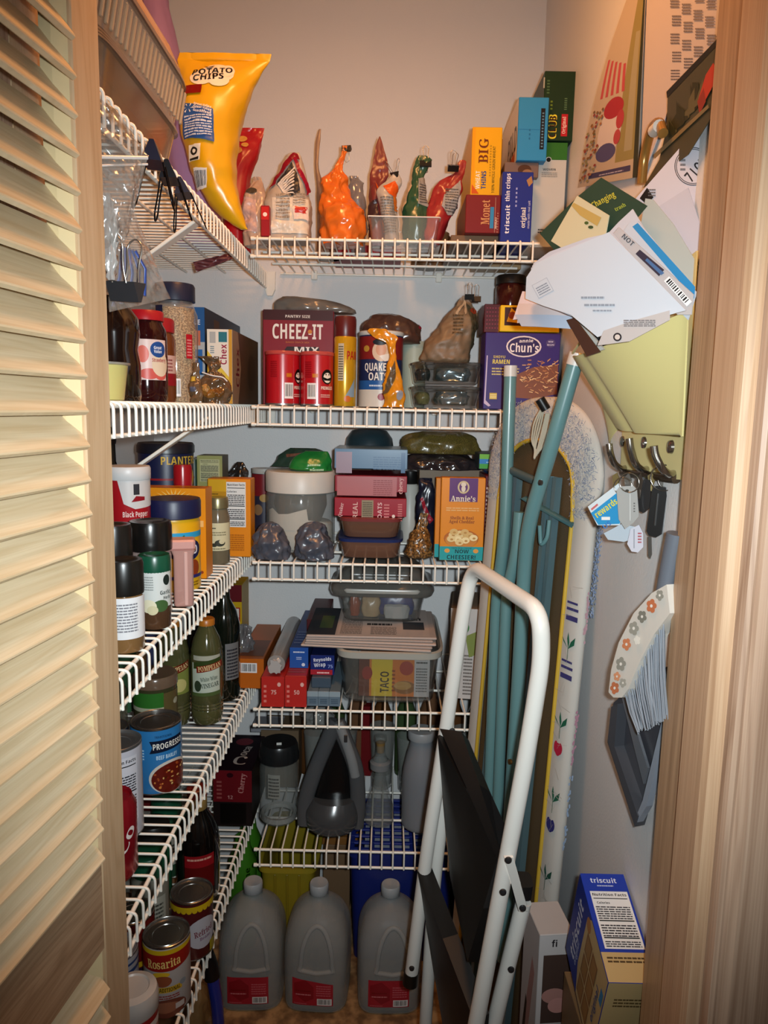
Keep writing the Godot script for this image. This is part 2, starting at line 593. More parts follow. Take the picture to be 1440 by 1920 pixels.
# ------------------------------------------------------------------ builders shared by the groceries
# a drawing board measured like the photograph: x to the right, y = -v, laid at the depth zf
func board(p: Vector3, u: float, v: float, zf: float, step := 0.0) -> Art:
	var a := art(step)
	var o := at(u, v, zf) - p
	var dx := at(u + 1, v, zf) - at(u, v, zf)
	var dy := at(u, v - 1, zf) - at(u, v, zf)
	var X := Vector2(dx.x, 0.0)
	var Y := Vector2(0.0, dy.y)
	a.turn = Transform2D(X, Y, Vector2(o.x, o.y) - X * u + Y * v)
	return a

# a carton whose front, facing the doorway, spans u0..u1 and reaches up to vt; it stands at height y with its front at depth zf
func pbox(n: String, label: String, cat: String, u0: float, u1: float, y: float, vt: float, zf: float, depth: float, c: Color, o := {}) -> Node3D:
	var vb: float = o.get("vb", vt + 60.0)
	var a := at(u0, (vt + vb) / 2, zf)
	var b := at(u1, (vt + vb) / 2, zf)
	var h: float = at((u0 + u1) / 2, vt, zf).y - y
	var p := Vector3((a.x + b.x) / 2, y, zf - depth / 2)
	var d := o.duplicate()
	if o.has("draw"):
		var k := board(p, (u0 + u1) / 2, (vt + vb) / 2, zf)
		o.draw.call(k)
		d.front = k
	return carton(n, label, cat, p, Vector3(b.x - a.x, h, depth), c, d)

# rows for a soft thing, read as [v, u0, u1, half depth, shift in z, squareness] from the bottom up
func outline(p: Vector3, l: Array) -> Array:
	var rows := []
	for e in l:
		var a := at(e[1], e[0], p.z)
		var b := at(e[2], e[0], p.z)
		rows.append([(a.y + b.y) / 2 - p.y, (b.x - a.x) / 2, e[3], (a.x + b.x) / 2 - p.x, e[4] if e.size() > 4 else 0.0, e[5] if e.size() > 5 else 2.0])
	rows[0][0] = 0.0
	return rows

func bag(n: String, label: String, cat: String, p: Vector3, l: Array, m: Material, o := {}) -> Node3D:
	var t := thing(n, label, cat, p, 0.0, o.get("group", ""))
	var rows := outline(p, l)
	var q := {"smooth": 7, "amp": o.get("amp", 0.003), "freq": o.get("freq", 16.0), "lump": o.get("lump", 0.004), "seed": o.get("seed", 1), "sharp": 0.3}
	part(t, o.get("skin", "film"), loft(rows, o.get("seg", 72), q), m)
	if o.has("draw"):
		var u: float = (l[1][1] + l[1][2]) / 2.0
		var k := board(p, u, l[l.size() / 2][0], p.z, 0.005)
		o.draw.call(k)
		part(t, "print", k.mesh(loft_front(rows, q), true, 0.0011, 0.0003), ink(o.get("rough", 0.3)))
	return t

func binder_clip(label: String, p: Vector3, turn: Vector3, s := 1.0, c := Color("141414"), open := 24.0, wire := Color("b8b6b0")) -> Node3D:
	var t := thing("binder_clip", label, "clip", p)
	t.rotation_degrees = turn; t.scale = Vector3.ONE * s
	part(t, "jaw", prism(PackedVector2Array([Vector2(-0.007, 0.014), Vector2(0.007, 0.014), Vector2(0.0015, 0), Vector2(-0.0015, 0)]), 0.025), mat(c, 0.35), Transform3D(Basis(), Vector3(0, 0, -0.0125)))
	for k in [-1.0, 1.0]:
		var w := tube(bend([Vector3(0, 0, -0.006), Vector3(0, 0.012, -0.0045), Vector3(0, 0.028, -0.007), Vector3(0, 0.034, 0), Vector3(0, 0.028, 0.007), Vector3(0, 0.012, 0.0045), Vector3(0, 0, 0.006)], 0.006, 3), 0.0007, 6)
		part(t, "handle", w, mat(wire, 0.25, {"metal": 0.9}), Transform3D(Basis(Vector3(0, 0, 1), deg_to_rad(-k * open)), Vector3(k * 0.007, 0.013, 0)))
	return t

# a turned thing: parts of [name, [[share of radius, share of height], ...], material]
func vessel(n: String, label: String, cat: String, p: Vector3, R: float, H: float, parts: Array, o := {}) -> Node3D:
	var t := thing(n, label, cat, p, rad_to_deg(atan2(-p.x, -p.z)) if o.get("face", true) else 0.0, o.get("group", ""))
	for e in parts:
		part(t, e[0], lathe(e[1].map(func(q): return [q[0] * R, q[1] * H]), o.get("seg", 32), {"sharp": o.get("sharp", 0.7)}), e[2])
	if o.has("draw"):
		var a := art(0.0035)
		o.draw.call(a)
		round_print(t.get_child(0), "label", a, R * float(o.get("at", 1.0)), ink(o.get("rough", 0.35)))
	return t

func ringed_can(R: float, H: float, lid: Material) -> Array:      # seams and a stepped lid of a steel can
	return [["rim", [[0, 0.01], [0.93, 0.012], [0.97, 0.0], [1.0, 0.008], [1.0, 0.025], [0.985, 0.03]], lid], ["lid", [[0.985, 0.965], [1.0, 0.972], [1.0, 0.995], [0.97, 1.0], [0.94, 0.992], [0.93, 0.965], [0.78, 0.962], [0.76, 0.970], [0.60, 0.970], [0.58, 0.962], [0, 0.962]], lid]]

func on_plane(u: float, v: float, o: Vector3, n: Vector3) -> Vector3:
	var d := view * Vector3((u - 720.0) / FOCAL, (960.0 - v) / FOCAL, -1.0)
	return EYE + d * ((o - EYE).dot(n) / d.dot(n))

# a flat cut-out of some thickness whose outline lies on the plane through o square to n (n points to the doorway)
func leaf(parent: Node, part_name: String, o: Vector3, n: Vector3, pts: Array, thick: float, m: Material, draw = null, rough := 0.6) -> void:
	n = n.normalized()
	var X := Vector3.UP.cross(n).normalized()
	var Y := n.cross(X)
	var poly := PackedVector2Array()
	for q in pts:
		var p := on_plane(q[0], q[1], o, n) - o
		poly.append(Vector2(p.dot(X), p.dot(Y)))
	part(parent, part_name, prism(poly, thick), m, Transform3D(Basis(X, Y, n), o - n * thick))
	if draw != null:
		var a := art()
		draw.call(a)
		part(parent, "print", a.mesh(func(q): return on_plane(q.x, -q.y, o, n), false, 0.0003, 0.00005, Vector2(pts[0][0], -pts[0][1]), 1.0), ink(rough))

# a sheet hung from four corners (lower left, lower right, upper right, upper left), bulging by sag
func cloth(c: Array, sag: Callable) -> Callable:
	return func(q: Vector2) -> Vector3:
		var s := q.x + 0.5
		var b: Vector3 = c[0].lerp(c[1], s).lerp(c[3].lerp(c[2], s), q.y)
		var nn: Vector3 = (c[1] - c[0]).cross(c[3] - c[0]).normalized()
		return b + nn * sag.call(s, q.y)

# ------------------------------------------------------------------ the room
func room() -> void:
	var peel := speckle(256, 60.0, Color(0.3, 0.3, 0.3), Color(0.7, 0.7, 0.7), 4, 1.6)
	var paint := mat(Color("d8d8d8"), 0.55, {"bump": peel, "depth": 0.05, "tri": Vector3.ONE * 3.0, "world": true})
	var white := mat(Color("e6e4df"), 0.7)
	var w := func(n: String, a: Vector3, b: Vector3, m: Material): struct(n, rbox(b.x - a.x, b.y - a.y, b.z - a.z, 0.001), m, Vector3((a.x + b.x) / 2, a.y, (a.z + b.z) / 2))
	var stone := mat(Color.WHITE, 0.35, {"tex": speckle(512, 9.0, Color("6a5238"), Color("a98a62"), 9, 2.2), "bump": speckle(256, 20.0, Color(0.3, 0.3, 0.3), Color(0.7, 0.7, 0.7), 14), "depth": 0.05, "tri": Vector3.ONE * 2.2, "world": true})
	w.call("floor", Vector3(-1.9, -0.1, -2.05), Vector3(1.9, 0.0, 2.9), stone)
	w.call("ceiling", Vector3(-1.9, 2.44, -2.05), Vector3(1.9, 2.54, 2.9), white)
	w.call("wall_back", Vector3(-0.725, 0, BACK - 0.1), Vector3(0.465, 2.44, BACK), paint)
	w.call("wall_left", Vector3(LEFT - 0.1, 0, BACK), Vector3(LEFT, 2.44, -0.73), paint)
	w.call("wall_right", Vector3(RIGHT, 0, BACK), Vector3(RIGHT + 0.1, 2.44, -0.73), paint)
	w.call("wall_front", Vector3(-1.9, 0, -0.83), Vector3(-0.37, 2.44, -0.73), paint)
	w.call("wall_front_side", Vector3(RIGHT, 0, -0.83), Vector3(1.9, 2.44, -0.73), paint)
	w.call("wall_front_header", Vector3(-0.37, 2.05, -0.83), Vector3(RIGHT, 2.44, -0.73), paint)
	w.call("wall_kitchen_left", Vector3(-1.9, 0, -0.73), Vector3(-1.8, 2.44, 2.8), paint)
	w.call("wall_kitchen_right", Vector3(1.8, 0, -0.73), Vector3(1.9, 2.44, 2.8), paint)
	w.call("wall_kitchen_rear", Vector3(-1.9, 0, 2.8), Vector3(1.9, 2.44, 2.9), paint)

func louver_door() -> void:
	var d := Node3D.new(); d.name = "door_1"; add_child(d)
	d.set_meta("kind", "structure"); d.set_meta("label", "folded pine louver door at the left of the doorway")
	d.transform = Transform3D(Basis(Vector3.UP, deg_to_rad(82.9)), Vector3(-0.303, 0.012, -0.80))
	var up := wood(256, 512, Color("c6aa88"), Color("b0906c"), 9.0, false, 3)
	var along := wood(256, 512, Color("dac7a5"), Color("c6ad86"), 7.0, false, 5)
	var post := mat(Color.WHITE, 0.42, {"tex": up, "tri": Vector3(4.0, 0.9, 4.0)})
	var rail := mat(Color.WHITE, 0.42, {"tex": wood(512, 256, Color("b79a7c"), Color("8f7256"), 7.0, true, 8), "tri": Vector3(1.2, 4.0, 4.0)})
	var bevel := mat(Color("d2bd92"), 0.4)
	var W := 0.40
	for x in [-0.026, -W + 0.026]:
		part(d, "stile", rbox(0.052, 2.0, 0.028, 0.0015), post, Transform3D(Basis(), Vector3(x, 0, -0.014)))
	for y in [[0.0, 0.12], [0.775, 0.105], [1.93, 0.07]]:
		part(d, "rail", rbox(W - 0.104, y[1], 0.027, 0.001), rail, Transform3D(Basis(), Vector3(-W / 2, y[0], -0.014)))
	var slat_mats := []
	for k in 5:
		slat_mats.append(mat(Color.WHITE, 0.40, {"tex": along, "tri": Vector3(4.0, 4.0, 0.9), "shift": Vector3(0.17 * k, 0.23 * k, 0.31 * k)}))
	var sw := W - 0.104 - 0.003
	var rows := []
	for a in [[-0.026, 0.0032], [-0.0245, 0.0046], [0.0, 0.005], [0.0245, 0.0046], [0.026, 0.0032]]:
		rows.append(a)
	var outline := PackedVector2Array()
	for a in rows: outline.append(Vector2(a[0], a[1] * 0.72))
	for i in range(rows.size() - 1, -1, -1): outline.append(Vector2(rows[i][0], -rows[i][1] * 0.72))
	var slat := prism(outline, sw)                       # outline in x, y; length along z
	var turned := Basis(Vector3.UP, PI / 2)              # z becomes x
	var lean := Basis(Vector3.RIGHT, deg_to_rad(52.0))
	var k := 0
	for span in [[0.12, 0.775], [0.88, 1.93]]:
		# sloping sticking round the opening
		for x in [[-0.052, -1.0], [-W + 0.052, 1.0]]:
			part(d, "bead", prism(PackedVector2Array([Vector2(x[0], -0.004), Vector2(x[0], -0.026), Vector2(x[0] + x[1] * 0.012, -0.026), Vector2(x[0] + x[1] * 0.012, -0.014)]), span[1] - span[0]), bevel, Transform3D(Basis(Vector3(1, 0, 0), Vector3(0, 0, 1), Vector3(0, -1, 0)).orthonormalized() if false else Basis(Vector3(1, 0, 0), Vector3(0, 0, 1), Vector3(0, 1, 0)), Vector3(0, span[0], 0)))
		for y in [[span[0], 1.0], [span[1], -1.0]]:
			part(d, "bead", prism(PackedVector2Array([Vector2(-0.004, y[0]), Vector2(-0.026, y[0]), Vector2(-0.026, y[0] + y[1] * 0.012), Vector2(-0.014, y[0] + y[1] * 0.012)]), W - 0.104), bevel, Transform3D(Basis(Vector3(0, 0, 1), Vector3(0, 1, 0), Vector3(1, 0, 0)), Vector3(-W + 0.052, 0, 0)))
		var y := float(span[0]) + 0.024
		while y < span[1] - 0.012:
			var b := lean * Basis(Vector3(0, 0, 1), Vector3(0, 1, 0), Vector3(1, 0, 0))
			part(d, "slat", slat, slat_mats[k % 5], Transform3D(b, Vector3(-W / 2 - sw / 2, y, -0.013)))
			y += 0.0352; k += 1
	# the track head above and the hinge jamb on the left of the opening
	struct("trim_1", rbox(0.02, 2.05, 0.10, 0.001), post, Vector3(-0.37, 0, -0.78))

func door_jamb() -> void:
	var up := wood(256, 512, Color("b39474"), Color("8a6c50"), 8.0, false, 12)
	var face := wood(512, 512, Color("bd9e86"), Color("8c6c56"), 12.0, false, 21)
	var tan := mat(Color.WHITE, 0.45, {"tex": up, "tri": Vector3(5.0, 0.5, 5.0), "world": true})
	var pale := mat(Color("e8dcd2"), 0.45, {"tex": wood(256, 512, Color("d6bb9e"), Color("b8987a"), 16.0, false, 31), "tri": Vector3(9.0, 0.5, 9.0), "world": true})
	var brown := mat(Color.WHITE, 0.5, {"tex": face, "tri": Vector3(2.6, 0.45, 2.6), "world": true})
	var stand := Basis(Vector3(1, 0, 0), Vector3(0, 0, 1), Vector3(0, 1, 0))      # outline x, y -> x, z; length along y
	var p := func(n: String, pts: Array, m: Material):
		var o := struct(n, prism(PackedVector2Array(pts), 2.1), m)
		o.transform = Transform3D(stand, Vector3.ZERO)
	p.call("trim_2", [Vector2(0.340, -0.843), Vector2(0.340, -0.70), Vector2(0.366, -0.70), Vector2(0.366, -0.843)], tan)
	p.call("trim_3", [Vector2(0.330, -0.763), Vector2(0.330, -0.712), Vector2(0.333, -0.703), Vector2(0.339, -0.6985), Vector2(0.345, -0.6985), Vector2(0.345, -0.763)], pale)
	p.call("trim_4", [Vector2(0.3445, -0.7285), Vector2(0.3445, -0.690), Vector2(0.346, -0.6835), Vector2(0.350, -0.681), Vector2(0.3535, -0.6825), Vector2(0.356, -0.679), Vector2(0.362, -0.674), Vector2(0.43, -0.672), Vector2(0.43, -0.7285)], brown)
	p.call("trim_5", [Vector2(-0.36, -0.7285), Vector2(-0.36, -0.70), Vector2(-0.44, -0.70), Vector2(-0.44, -0.7285)], brown)
	struct("trim_6", rbox(0.80, 0.08, 0.03, 0.002), brown, Vector3(0, 2.1, -0.70))

# ------------------------------------------------------------------ wire shelves
func shelves() -> void:
	var coat := mat(Color("ece9df"), 0.32)
	var names := ["", "lowest", "second", "third", "fourth", "topmost"]
	for s in range(1, 6):
		var y: float = SHELF[s] - 0.0018
		var t := thing("wire_shelf", "white wire shelf along the left wall, %s" % (names[s] + (" from the floor" if s in [2, 3, 4] else " of its column")), "shelf", Vector3(0, 0, 0), 0.0, "white wire shelves on the left wall")
		var z0 := -0.845
		var cross := tube(bend([Vector3(LEFT + 0.004, 0, 0), Vector3(LIP, 0, 0), Vector3(LIP, -0.042, 0)], 0.009, 4), 0.0021, 6)
		var z := z0 - 0.008
		while z > BACK + 0.006:
			part(t, "wire", cross, coat, Transform3D(Basis(), Vector3(0, y, z))); z -= 0.0254
		for r in [[LIP - 0.008, y - 0.0042], [LIP - 0.0042, y - 0.040], [LIP - 0.11, y - 0.0042], [LIP - 0.21, y - 0.0042], [LEFT + 0.008, y - 0.0042]]:
			part(t, "rod", tube([Vector3(r[0], r[1], z0), Vector3(r[0], r[1], BACK + 0.004)], 0.0031, 8), coat)
		for zz in [-1.15, -1.55]:
			part(t, "wall_clip", rbox(0.012, 0.022, 0.016, 0.002), coat, Transform3D(Basis(), Vector3(LEFT + 0.006, y - 0.016, zz)))
		part(t, "end_bracket", prism(PackedVector2Array([Vector2(-0.014, 0.0), Vector2(0.014, 0.0), Vector2(0.013, -0.045), Vector2(0.006, -0.06), Vector2(-0.006, -0.06), Vector2(-0.013, -0.045)]), 0.012), coat, Transform3D(Basis(), Vector3(LIP + 0.006, y, BACK)))
		for b in ([-1.312] if s == 5 else [-1.34] if s == 4 else []):
			part(t, "brace", rbox(0.026, 0.352, 0.006, 0.001), coat, Transform3D(Basis(Vector3(0, 0, 1), deg_to_rad(-55.0)) * Basis(Vector3.UP, PI / 2), Vector3(LEFT + 0.008, y - 0.226, b)))
	for s in range(1, 6):
		var y: float = SHELF[s] - 0.0018
		var t := thing("wire_shelf", "white wire shelf across the back wall, %s" % (names[s] + (" from the floor" if s in [2, 3, 4] else " of its column")), "shelf", Vector3(0, 0, 0), 0.0, "white wire shelves on the back wall")
		var x0 := -0.287
		var x1 := 0.298
		var cross := tube(bend([Vector3(0, 0, BACK + 0.004), Vector3(0, 0, FRONT), Vector3(0, -0.042, FRONT)], 0.008, 4), 0.0021, 6)
		var x := x0 + 0.012
		while x < x1:
			part(t, "wire", cross, coat, Transform3D(Basis(), Vector3(x, y, 0))); x += 0.0254
		for r in [[FRONT - 0.008, y - 0.0042, 0.0], [FRONT - 0.004, y - 0.040, 0.0], [FRONT - 0.14, y - 0.0042, 0.0], [FRONT - 0.27, y - 0.0042, 0.0], [BACK + 0.008, y - 0.0042, 0.0]]:
			part(t, "rod", tube([Vector3(x0, r[1], r[0]), Vector3(x1, r[1], r[0])], 0.0031, 8), coat)
		for r in [[FRONT - 0.008, y - 0.0042], [FRONT - 0.004, y - 0.040]]:
			part(t, "end_cap", lathe([[0, 0], [0.0042, 0.001], [0.0045, 0.008], [0, 0.008]], 10), coat, Transform3D(Basis(Vector3(0, 0, 1), -PI / 2), Vector3(x0 - 0.003, r[1], r[0])))
		for xx in [-0.2, 0.12]:
			part(t, "wall_clip", rbox(0.016, 0.024, 0.012, 0.002), coat, Transform3D(Basis(), Vector3(xx, y - 0.018, BACK + 0.006)))

# ------------------------------------------------------------------ topmost shelves
func back_five() -> void:
	var y: float = SHELF[5]
	var foil := func(c: String, r := 0.28) -> Material: return mat(Color(c), r, {"spec": 0.6})
	# yellow chips
	var p := Vector3(-0.336, y, -1.50)
	bag("chips_bag", "tall yellow potato chips bag at the shelf corner", "chips", p, [[438, 452, 466, 0.004], [405, 412, 456, 0.022], [360, 378, 446, 0.042], [310, 358, 441, 0.055], [250, 343, 450, 0.058], [190, 338, 468, 0.050], [145, 334, 486, 0.030], [118, 333, 503, 0.008], [112, 333, 506, 0.002], [100, 335, 508, 0.0015]], foil.call("d9a90f", 0.3), {"amp": 0.0034, "lump": 0.009, "freq": 9.0, "seed": 3, "draw": func(a):
		a.ell(412, -152, 34, 24, Color("ece4d6")); a.ell(388, -160, 24, 18, Color("ece4d6")); a.ell(432, -146, 15, 15, Color("ece4d6")); a.ell(420, -170, 18, 12, Color("ece4d6"))
		a.text("POTATO", 405, -147, 13, Color("17130f"), bold, 76, 4); a.text("CHIPS", 400, -162, 13, Color("17130f"), bold, 56, 4)
		a.poly([Vector2(384, -135), Vector2(395, -138), Vector2(408, -135), Vector2(405, -139), Vector2(393, -140)], Color("2b1c12"))
		a.rect(358, -197, 32, 18, Color("7a1414"))
		a.poly([Vector2(359, -213), Vector2(412, -228), Vector2(412, -287), Vector2(357, -276)], Color("27559b"))
		for k in 6: a.poly([Vector2(368 + 3 * cos(k * PI / 3), -225 + 3 * sin(k * PI / 3)), Vector2(368 + 9 * cos(k * PI / 3 - 0.12), -225 + 9 * sin(k * PI / 3 - 0.12)), Vector2(368 + 9 * cos(k * PI / 3 + 0.12), -225 + 9 * sin(k * PI / 3 + 0.12))], Color("e8ecf2"))
		a.text("Great Value", 394, -222, 5, Color("e8ecf2"), bold, 32, -14); a.text("Great Value", 394, -228, 5, Color("e8ecf2"), bold, 32, -14); a.text("Guaranteed.", 394, -234, 5, Color("e8ecf2"), bold, 32, -14)
		a.lines(363, -276, 46, 38, 8, Color("c3cfe4"), 4)
		a.rect(370, -320, 21, 28, Color("e3dfd2")); a.ell(380, -303, 7, 8, Color("1a1a1a")); a.ell(380, -303, 3.4, 4, Color("e3dfd2")); a.rect(372, -319, 17, 4, Color("1a1a1a"))
		a.bars(380, -366, 20, 34)})
	# lilac bag behind the trays, red chips, wrapped bread
	p = Vector3(-0.43, y, -1.66)
	bag("gift_bag", "lilac paper bag standing in the left back corner behind the trays", "bag", p, [[400, 330, 420, 0.05], [330, 318, 405, 0.05], [150, 290, 350, 0.045], [0, 265, 318, 0.03], [-30, 262, 317, 0.004]], mat(Color("a57fae"), 0.6), {"amp": 0.003, "lump": 0.004, "seed": 9})
	p = Vector3(-0.34, y, -1.72)
	bag("red_chips_bag", "shiny red snack bag leaning behind the yellow chips", "chips", p, [[430, 415, 470, 0.03], [350, 420, 472, 0.04], [290, 430, 485, 0.03], [255, 440, 494, 0.006], [240, 450, 496, 0.0015]], foil.call("b0121f"), {"seed": 4, "draw": func(a):
		a.ell(457, -265, 9, 7, Color("d9a04a")); a.ell(463, -278, 7, 5, Color("d9a04a")); a.ell(452, -290, 7, 6, Color("c98a3a"))})
	p = Vector3(-0.300, y, -1.655)
	bag("bread_bag", "clear bag with pale pink label beside the red snack bag", "bag", p, [[460, 455, 512, 0.03], [420, 452, 508, 0.035], [375, 450, 505, 0.03], [345, 465, 500, 0.012], [332, 470, 492, 0.003]], mat(Color("b59a88"), 0.25, {"spec": 0.6}), {"seed": 5, "amp": 0.005, "draw": func(a):
		a.poly([Vector2(453, -372), Vector2(485, -380), Vector2(487, -440), Vector2(460, -440)], Color("c9a8a0")); a.ell(474, -363, 12, 6, Color("4a4236"))})
	# white bag with red folded top
	p = Vector3(-0.216, y, -1.61)
	bag("flour_bag", "white and silver snack bag with a folded dark red top", "bag", p, [[460, 492, 583, 0.034, 0, 3.5], [425, 492, 584, 0.036, 0, 3.5], [390, 493, 585, 0.034, 0, 3.0], [360, 503, 581, 0.028, 0, 2.6], [330, 518, 578, 0.02], [305, 527, 572, 0.012], [290, 535, 566, 0.006], [286, 545, 562, 0.002]], mat(Color("a9a096"), 0.4), {"seed": 6, "amp": 0.003, "lump": 0.003, "freq": 18.0, "draw": func(a):
		a.rect(514, -440, 68, 62, Color("cdc6bb")); a.rect(513, -445, 70, 22, Color("d6d0c2"))
		a.poly([Vector2(520, -352), Vector2(548, -308), Vector2(560, -330), Vector2(567, -368), Vector2(548, -376)], Color("2c2b30"))
		for k in 8: a.poly([Vector2(522 + k * 2, -352 - k * 3), Vector2(553, -318 - k * 7), Vector2(555, -320 - k * 7), Vector2(524 + k * 2, -355 - k * 3)], Color("c8c6c4"))
		a.poly([Vector2(508, -362), Vector2(540, -300), Vector2(551, -290), Vector2(561, -290), Vector2(564, -304), Vector2(552, -303), Vector2(540, -318), Vector2(517, -356)], Color("7d1026"))
		a.poly([Vector2(551, -300), Vector2(556, -298), Vector2(582, -360), Vector2(579, -372)], Color("8d1430"))
		a.lines(522, -418, 26, 48, 7, Color("8b8276"), 3); a.lines(552, -390, 24, 22, 5, Color("8b8276"), 6)
		a.rect(554, -420, 26, 24, Color("d8c8c0")); a.poly([Vector2(557, -398), Vector2(578, -396), Vector2(575, -402), Vector2(578, -408), Vector2(557, -407)], Color("b8322c"))})
	p = Vector3(-0.248, y, -1.55)
	pbox("snack_box", "narrow red snack packet standing left of the white bag", "packet", 489, 505, y, 385, -1.555, 0.02, hue("8f1420"), {"draw": func(a):
		a.rect(490, -412, 14, 24, Color("b92020")); a.ell(497, -402, 4, 4, Color("e4d8d0"))})
	# orange bag with twisted top and the film bag behind it
	p = Vector3(-0.112, y, -1.63)
	bag("orange_snack_bag", "crumpled shiny orange snack bag with a twisted top", "bag", p, [[450, 598, 684, 0.045], [430, 596, 690, 0.05], [400, 594, 688, 0.048], [378, 595, 668, 0.036], [355, 596, 660, 0.028], [335, 600, 656, 0.02], [318, 616, 648, 0.012], [300, 632, 650, 0.008], [285, 637, 655, 0.006], [273, 640, 652, 0.003]], foil.call("d2691e", 0.2), {"amp": 0.007, "lump": 0.006, "freq": 17.0, "seed": 8, "seg": 64})
	binder_clip("black clip at the tip of the orange snack bag", at(649, 284, -1.63), Vector3(0, 80, -28), 0.8, Color("141414"), 158)
	p = Vector3(-0.16, y, -1.78)
	bag("clear_film_bag", "thin brown clear bag with a tall pointed tip behind the orange bag", "bag", p, [[440, 592, 640, 0.03], [390, 594, 625, 0.03], [340, 592, 606, 0.008], [310, 590, 598, 0.003], [270, 591, 601, 0.002], [242, 598, 602, 0.001]], mat(Color("8a6f5e"), 0.3), {"seed": 12, "amp": 0.002, "lump": 0.002})
	p = Vector3(-0.062, y, -1.73)
	bag("silver_bag", "silver foil bag end between the orange bag and the pointed dark red bag", "bag", p, [[450, 655, 690, 0.03], [390, 654, 690, 0.03], [352, 652, 684, 0.02], [330, 654, 674, 0.004]], mat(Color("9b989c"), 0.22, {"metal": 0.5}), {"seed": 13, "amp": 0.006})
	# the clear bin of folded bags
	var bin := thing("clear_bin", "low clear plastic bin holding folded snack bags", "bin", Vector3(0.023, y, -1.63))
	var clear := mat(Color("dfe6e4"), 0.08, {"alpha": 0.07})
	part(bin, "wall", loft([[0.001, 0.068, 0.060, 0, 0, 8], [0.046, 0.074, 0.066, 0, 0, 8], [0.046, 0.072, 0.064, 0, 0, 8], [0.003, 0.066, 0.058, 0, 0, 8]], 48, {"sharp": 0.5}), clear)
	part(bin, "rim", tube(bend([Vector3(-0.074, 0.046, 0.066), Vector3(0.074, 0.046, 0.066), Vector3(0.074, 0.046, -0.066), Vector3(-0.074, 0.046, -0.066), Vector3(-0.074, 0.046, 0.066)], 0.008, 3), 0.0014, 6), mat(Color("d8d4d0"), 0.2))
	p = Vector3(-0.028, y + 0.002, -1.645)
	bag("dark_red_bag", "dark red bag with a tall pointed empty top in the clear bin", "bag", p, [[446, 690, 728, 0.022], [400, 690, 722, 0.024], [360, 690, 718, 0.02], [345, 690, 722, 0.012], [330, 692, 730, 0.006], [310, 696, 732, 0.003], [285, 700, 724, 0.002], [256, 711, 713, 0.001]], mat(Color("6f2c2c"), 0.3), {"seed": 15, "amp": 0.003, "draw": func(a):
		a.poly([Vector2(704, -345), Vector2(720, -368), Vector2(726, -440), Vector2(722, -440), Vector2(712, -372)], Color("c8581c")); a.poly([Vector2(692, -385), Vector2(708, -378), Vector2(714, -415), Vector2(698, -440), Vector2(690, -430)], Color("3a2a2c"))})
	p = Vector3(0.004, y + 0.002, -1.615)
	bag("nutrition_bag", "silver printed snack bag with an orange folded corner", "bag", p, [[446, 722, 752, 0.02], [410, 714, 748, 0.022], [375, 706, 744, 0.018], [355, 708, 750, 0.012], [340, 722, 752, 0.006], [326, 736, 748, 0.003]], mat(Color("a8a39d"), 0.34), {"seed": 16, "amp": 0.003, "draw": func(a):
		a.poly([Vector2(718, -352), Vector2(740, -342), Vector2(750, -358), Vector2(744, -372), Vector2(730, -368)], Color("c8521a")); a.lines(714, -440, 32, 70, 13, Color("6f6c68"), 5); a.poly([Vector2(738, -372), Vector2(750, -368), Vector2(752, -400), Vector2(742, -398)], Color("b3641e"))})
	binder_clip("black clip above the silver printed snack bag", at(741, 333, -1.62), Vector3(10, 30, 20), 0.8)
	p = Vector3(0.046, y + 0.002, -1.63)
	bag("green_bag", "dark green snack bag rolled at the top in the clear bin", "bag", p, [[446, 756, 800, 0.026], [410, 752, 806, 0.03], [380, 754, 806, 0.026], [350, 762, 802, 0.018], [330, 768, 798, 0.012], [312, 774, 806, 0.009], [300, 780, 812, 0.006], [292, 784, 800, 0.003]], mat(Color("1e4a33"), 0.28, {"spec": 0.6}), {"seed": 17, "amp": 0.004, "draw": func(a):
		a.poly([Vector2(784, -338), Vector2(798, -334), Vector2(806, -370), Vector2(804, -392), Vector2(785, -388)], Color("8e8c88")); a.lines(787, -386, 15, 40, 8, Color("4b4b4b"), 3); a.poly([Vector2(768, -335), Vector2(757, -375), Vector2(752, -400), Vector2(754, -402), Vector2(771, -352)], Color("b6a184"))})
	binder_clip("black clip with raised handles on the green bag", at(798, 312, -1.62), Vector3(0, 90, -52), 1.0, Color("1b1b1b"), 40)
	p = Vector3(0.104, y + 0.002, -1.62)
	bag("red_silver_bag", "red bag with silver printed back leaning to the right in the clear bin", "bag", p, [[446, 790, 826, 0.024], [415, 792, 846, 0.028], [385, 800, 862, 0.026], [360, 808, 870, 0.018], [340, 822, 872, 0.012], [322, 846, 876, 0.007], [305, 858, 876, 0.004], [300, 862, 872, 0.002]], mat(Color("8f2226"), 0.28, {"spec": 0.6}), {"seed": 18, "amp": 0.004, "draw": func(a):
		a.poly([Vector2(832, -370), Vector2(868, -338), Vector2(868, -356), Vector2(856, -405), Vector2(842, -408), Vector2(828, -392)], Color("9c9a98")); a.lines(834, -402, 28, 48, 9, Color("5a5958"), 2)})
	binder_clip("black clip at the fold of the red and silver bag", at(849, 322, -1.61), Vector3(0, 95, 26), 0.9)
	# boxes at the right
	carton("brown_box", "plain brown carton lying under the dark red wafer box", "box", Vector3(0.176, y, -1.72), Vector3(0.11, 0.018, 0.26), hue("6b543e"))
	pbox("wafer_box", "dark red wafer cracker box with script lettering lying on edge", "box", 873, 938, y + 0.018, 365, -1.57, 0.2, hue("701a1e"), {"vb": 437, "draw": func(a):
		a.text("Monet", 910, -398, 15, Color("c08a5a"), serif, 46, 90); a.rect(919, -428, 7, 40, Color("2f7fb0")); a.rect(928, -436, 0.8, 66, Color("b08a7a")); a.text("WHEAT", 930, -418, 4, Color("d8c0b0"), bold, 22, 90); a.lines(932, -436, 3, 40, 8, Color("a06a5a"), 2)})
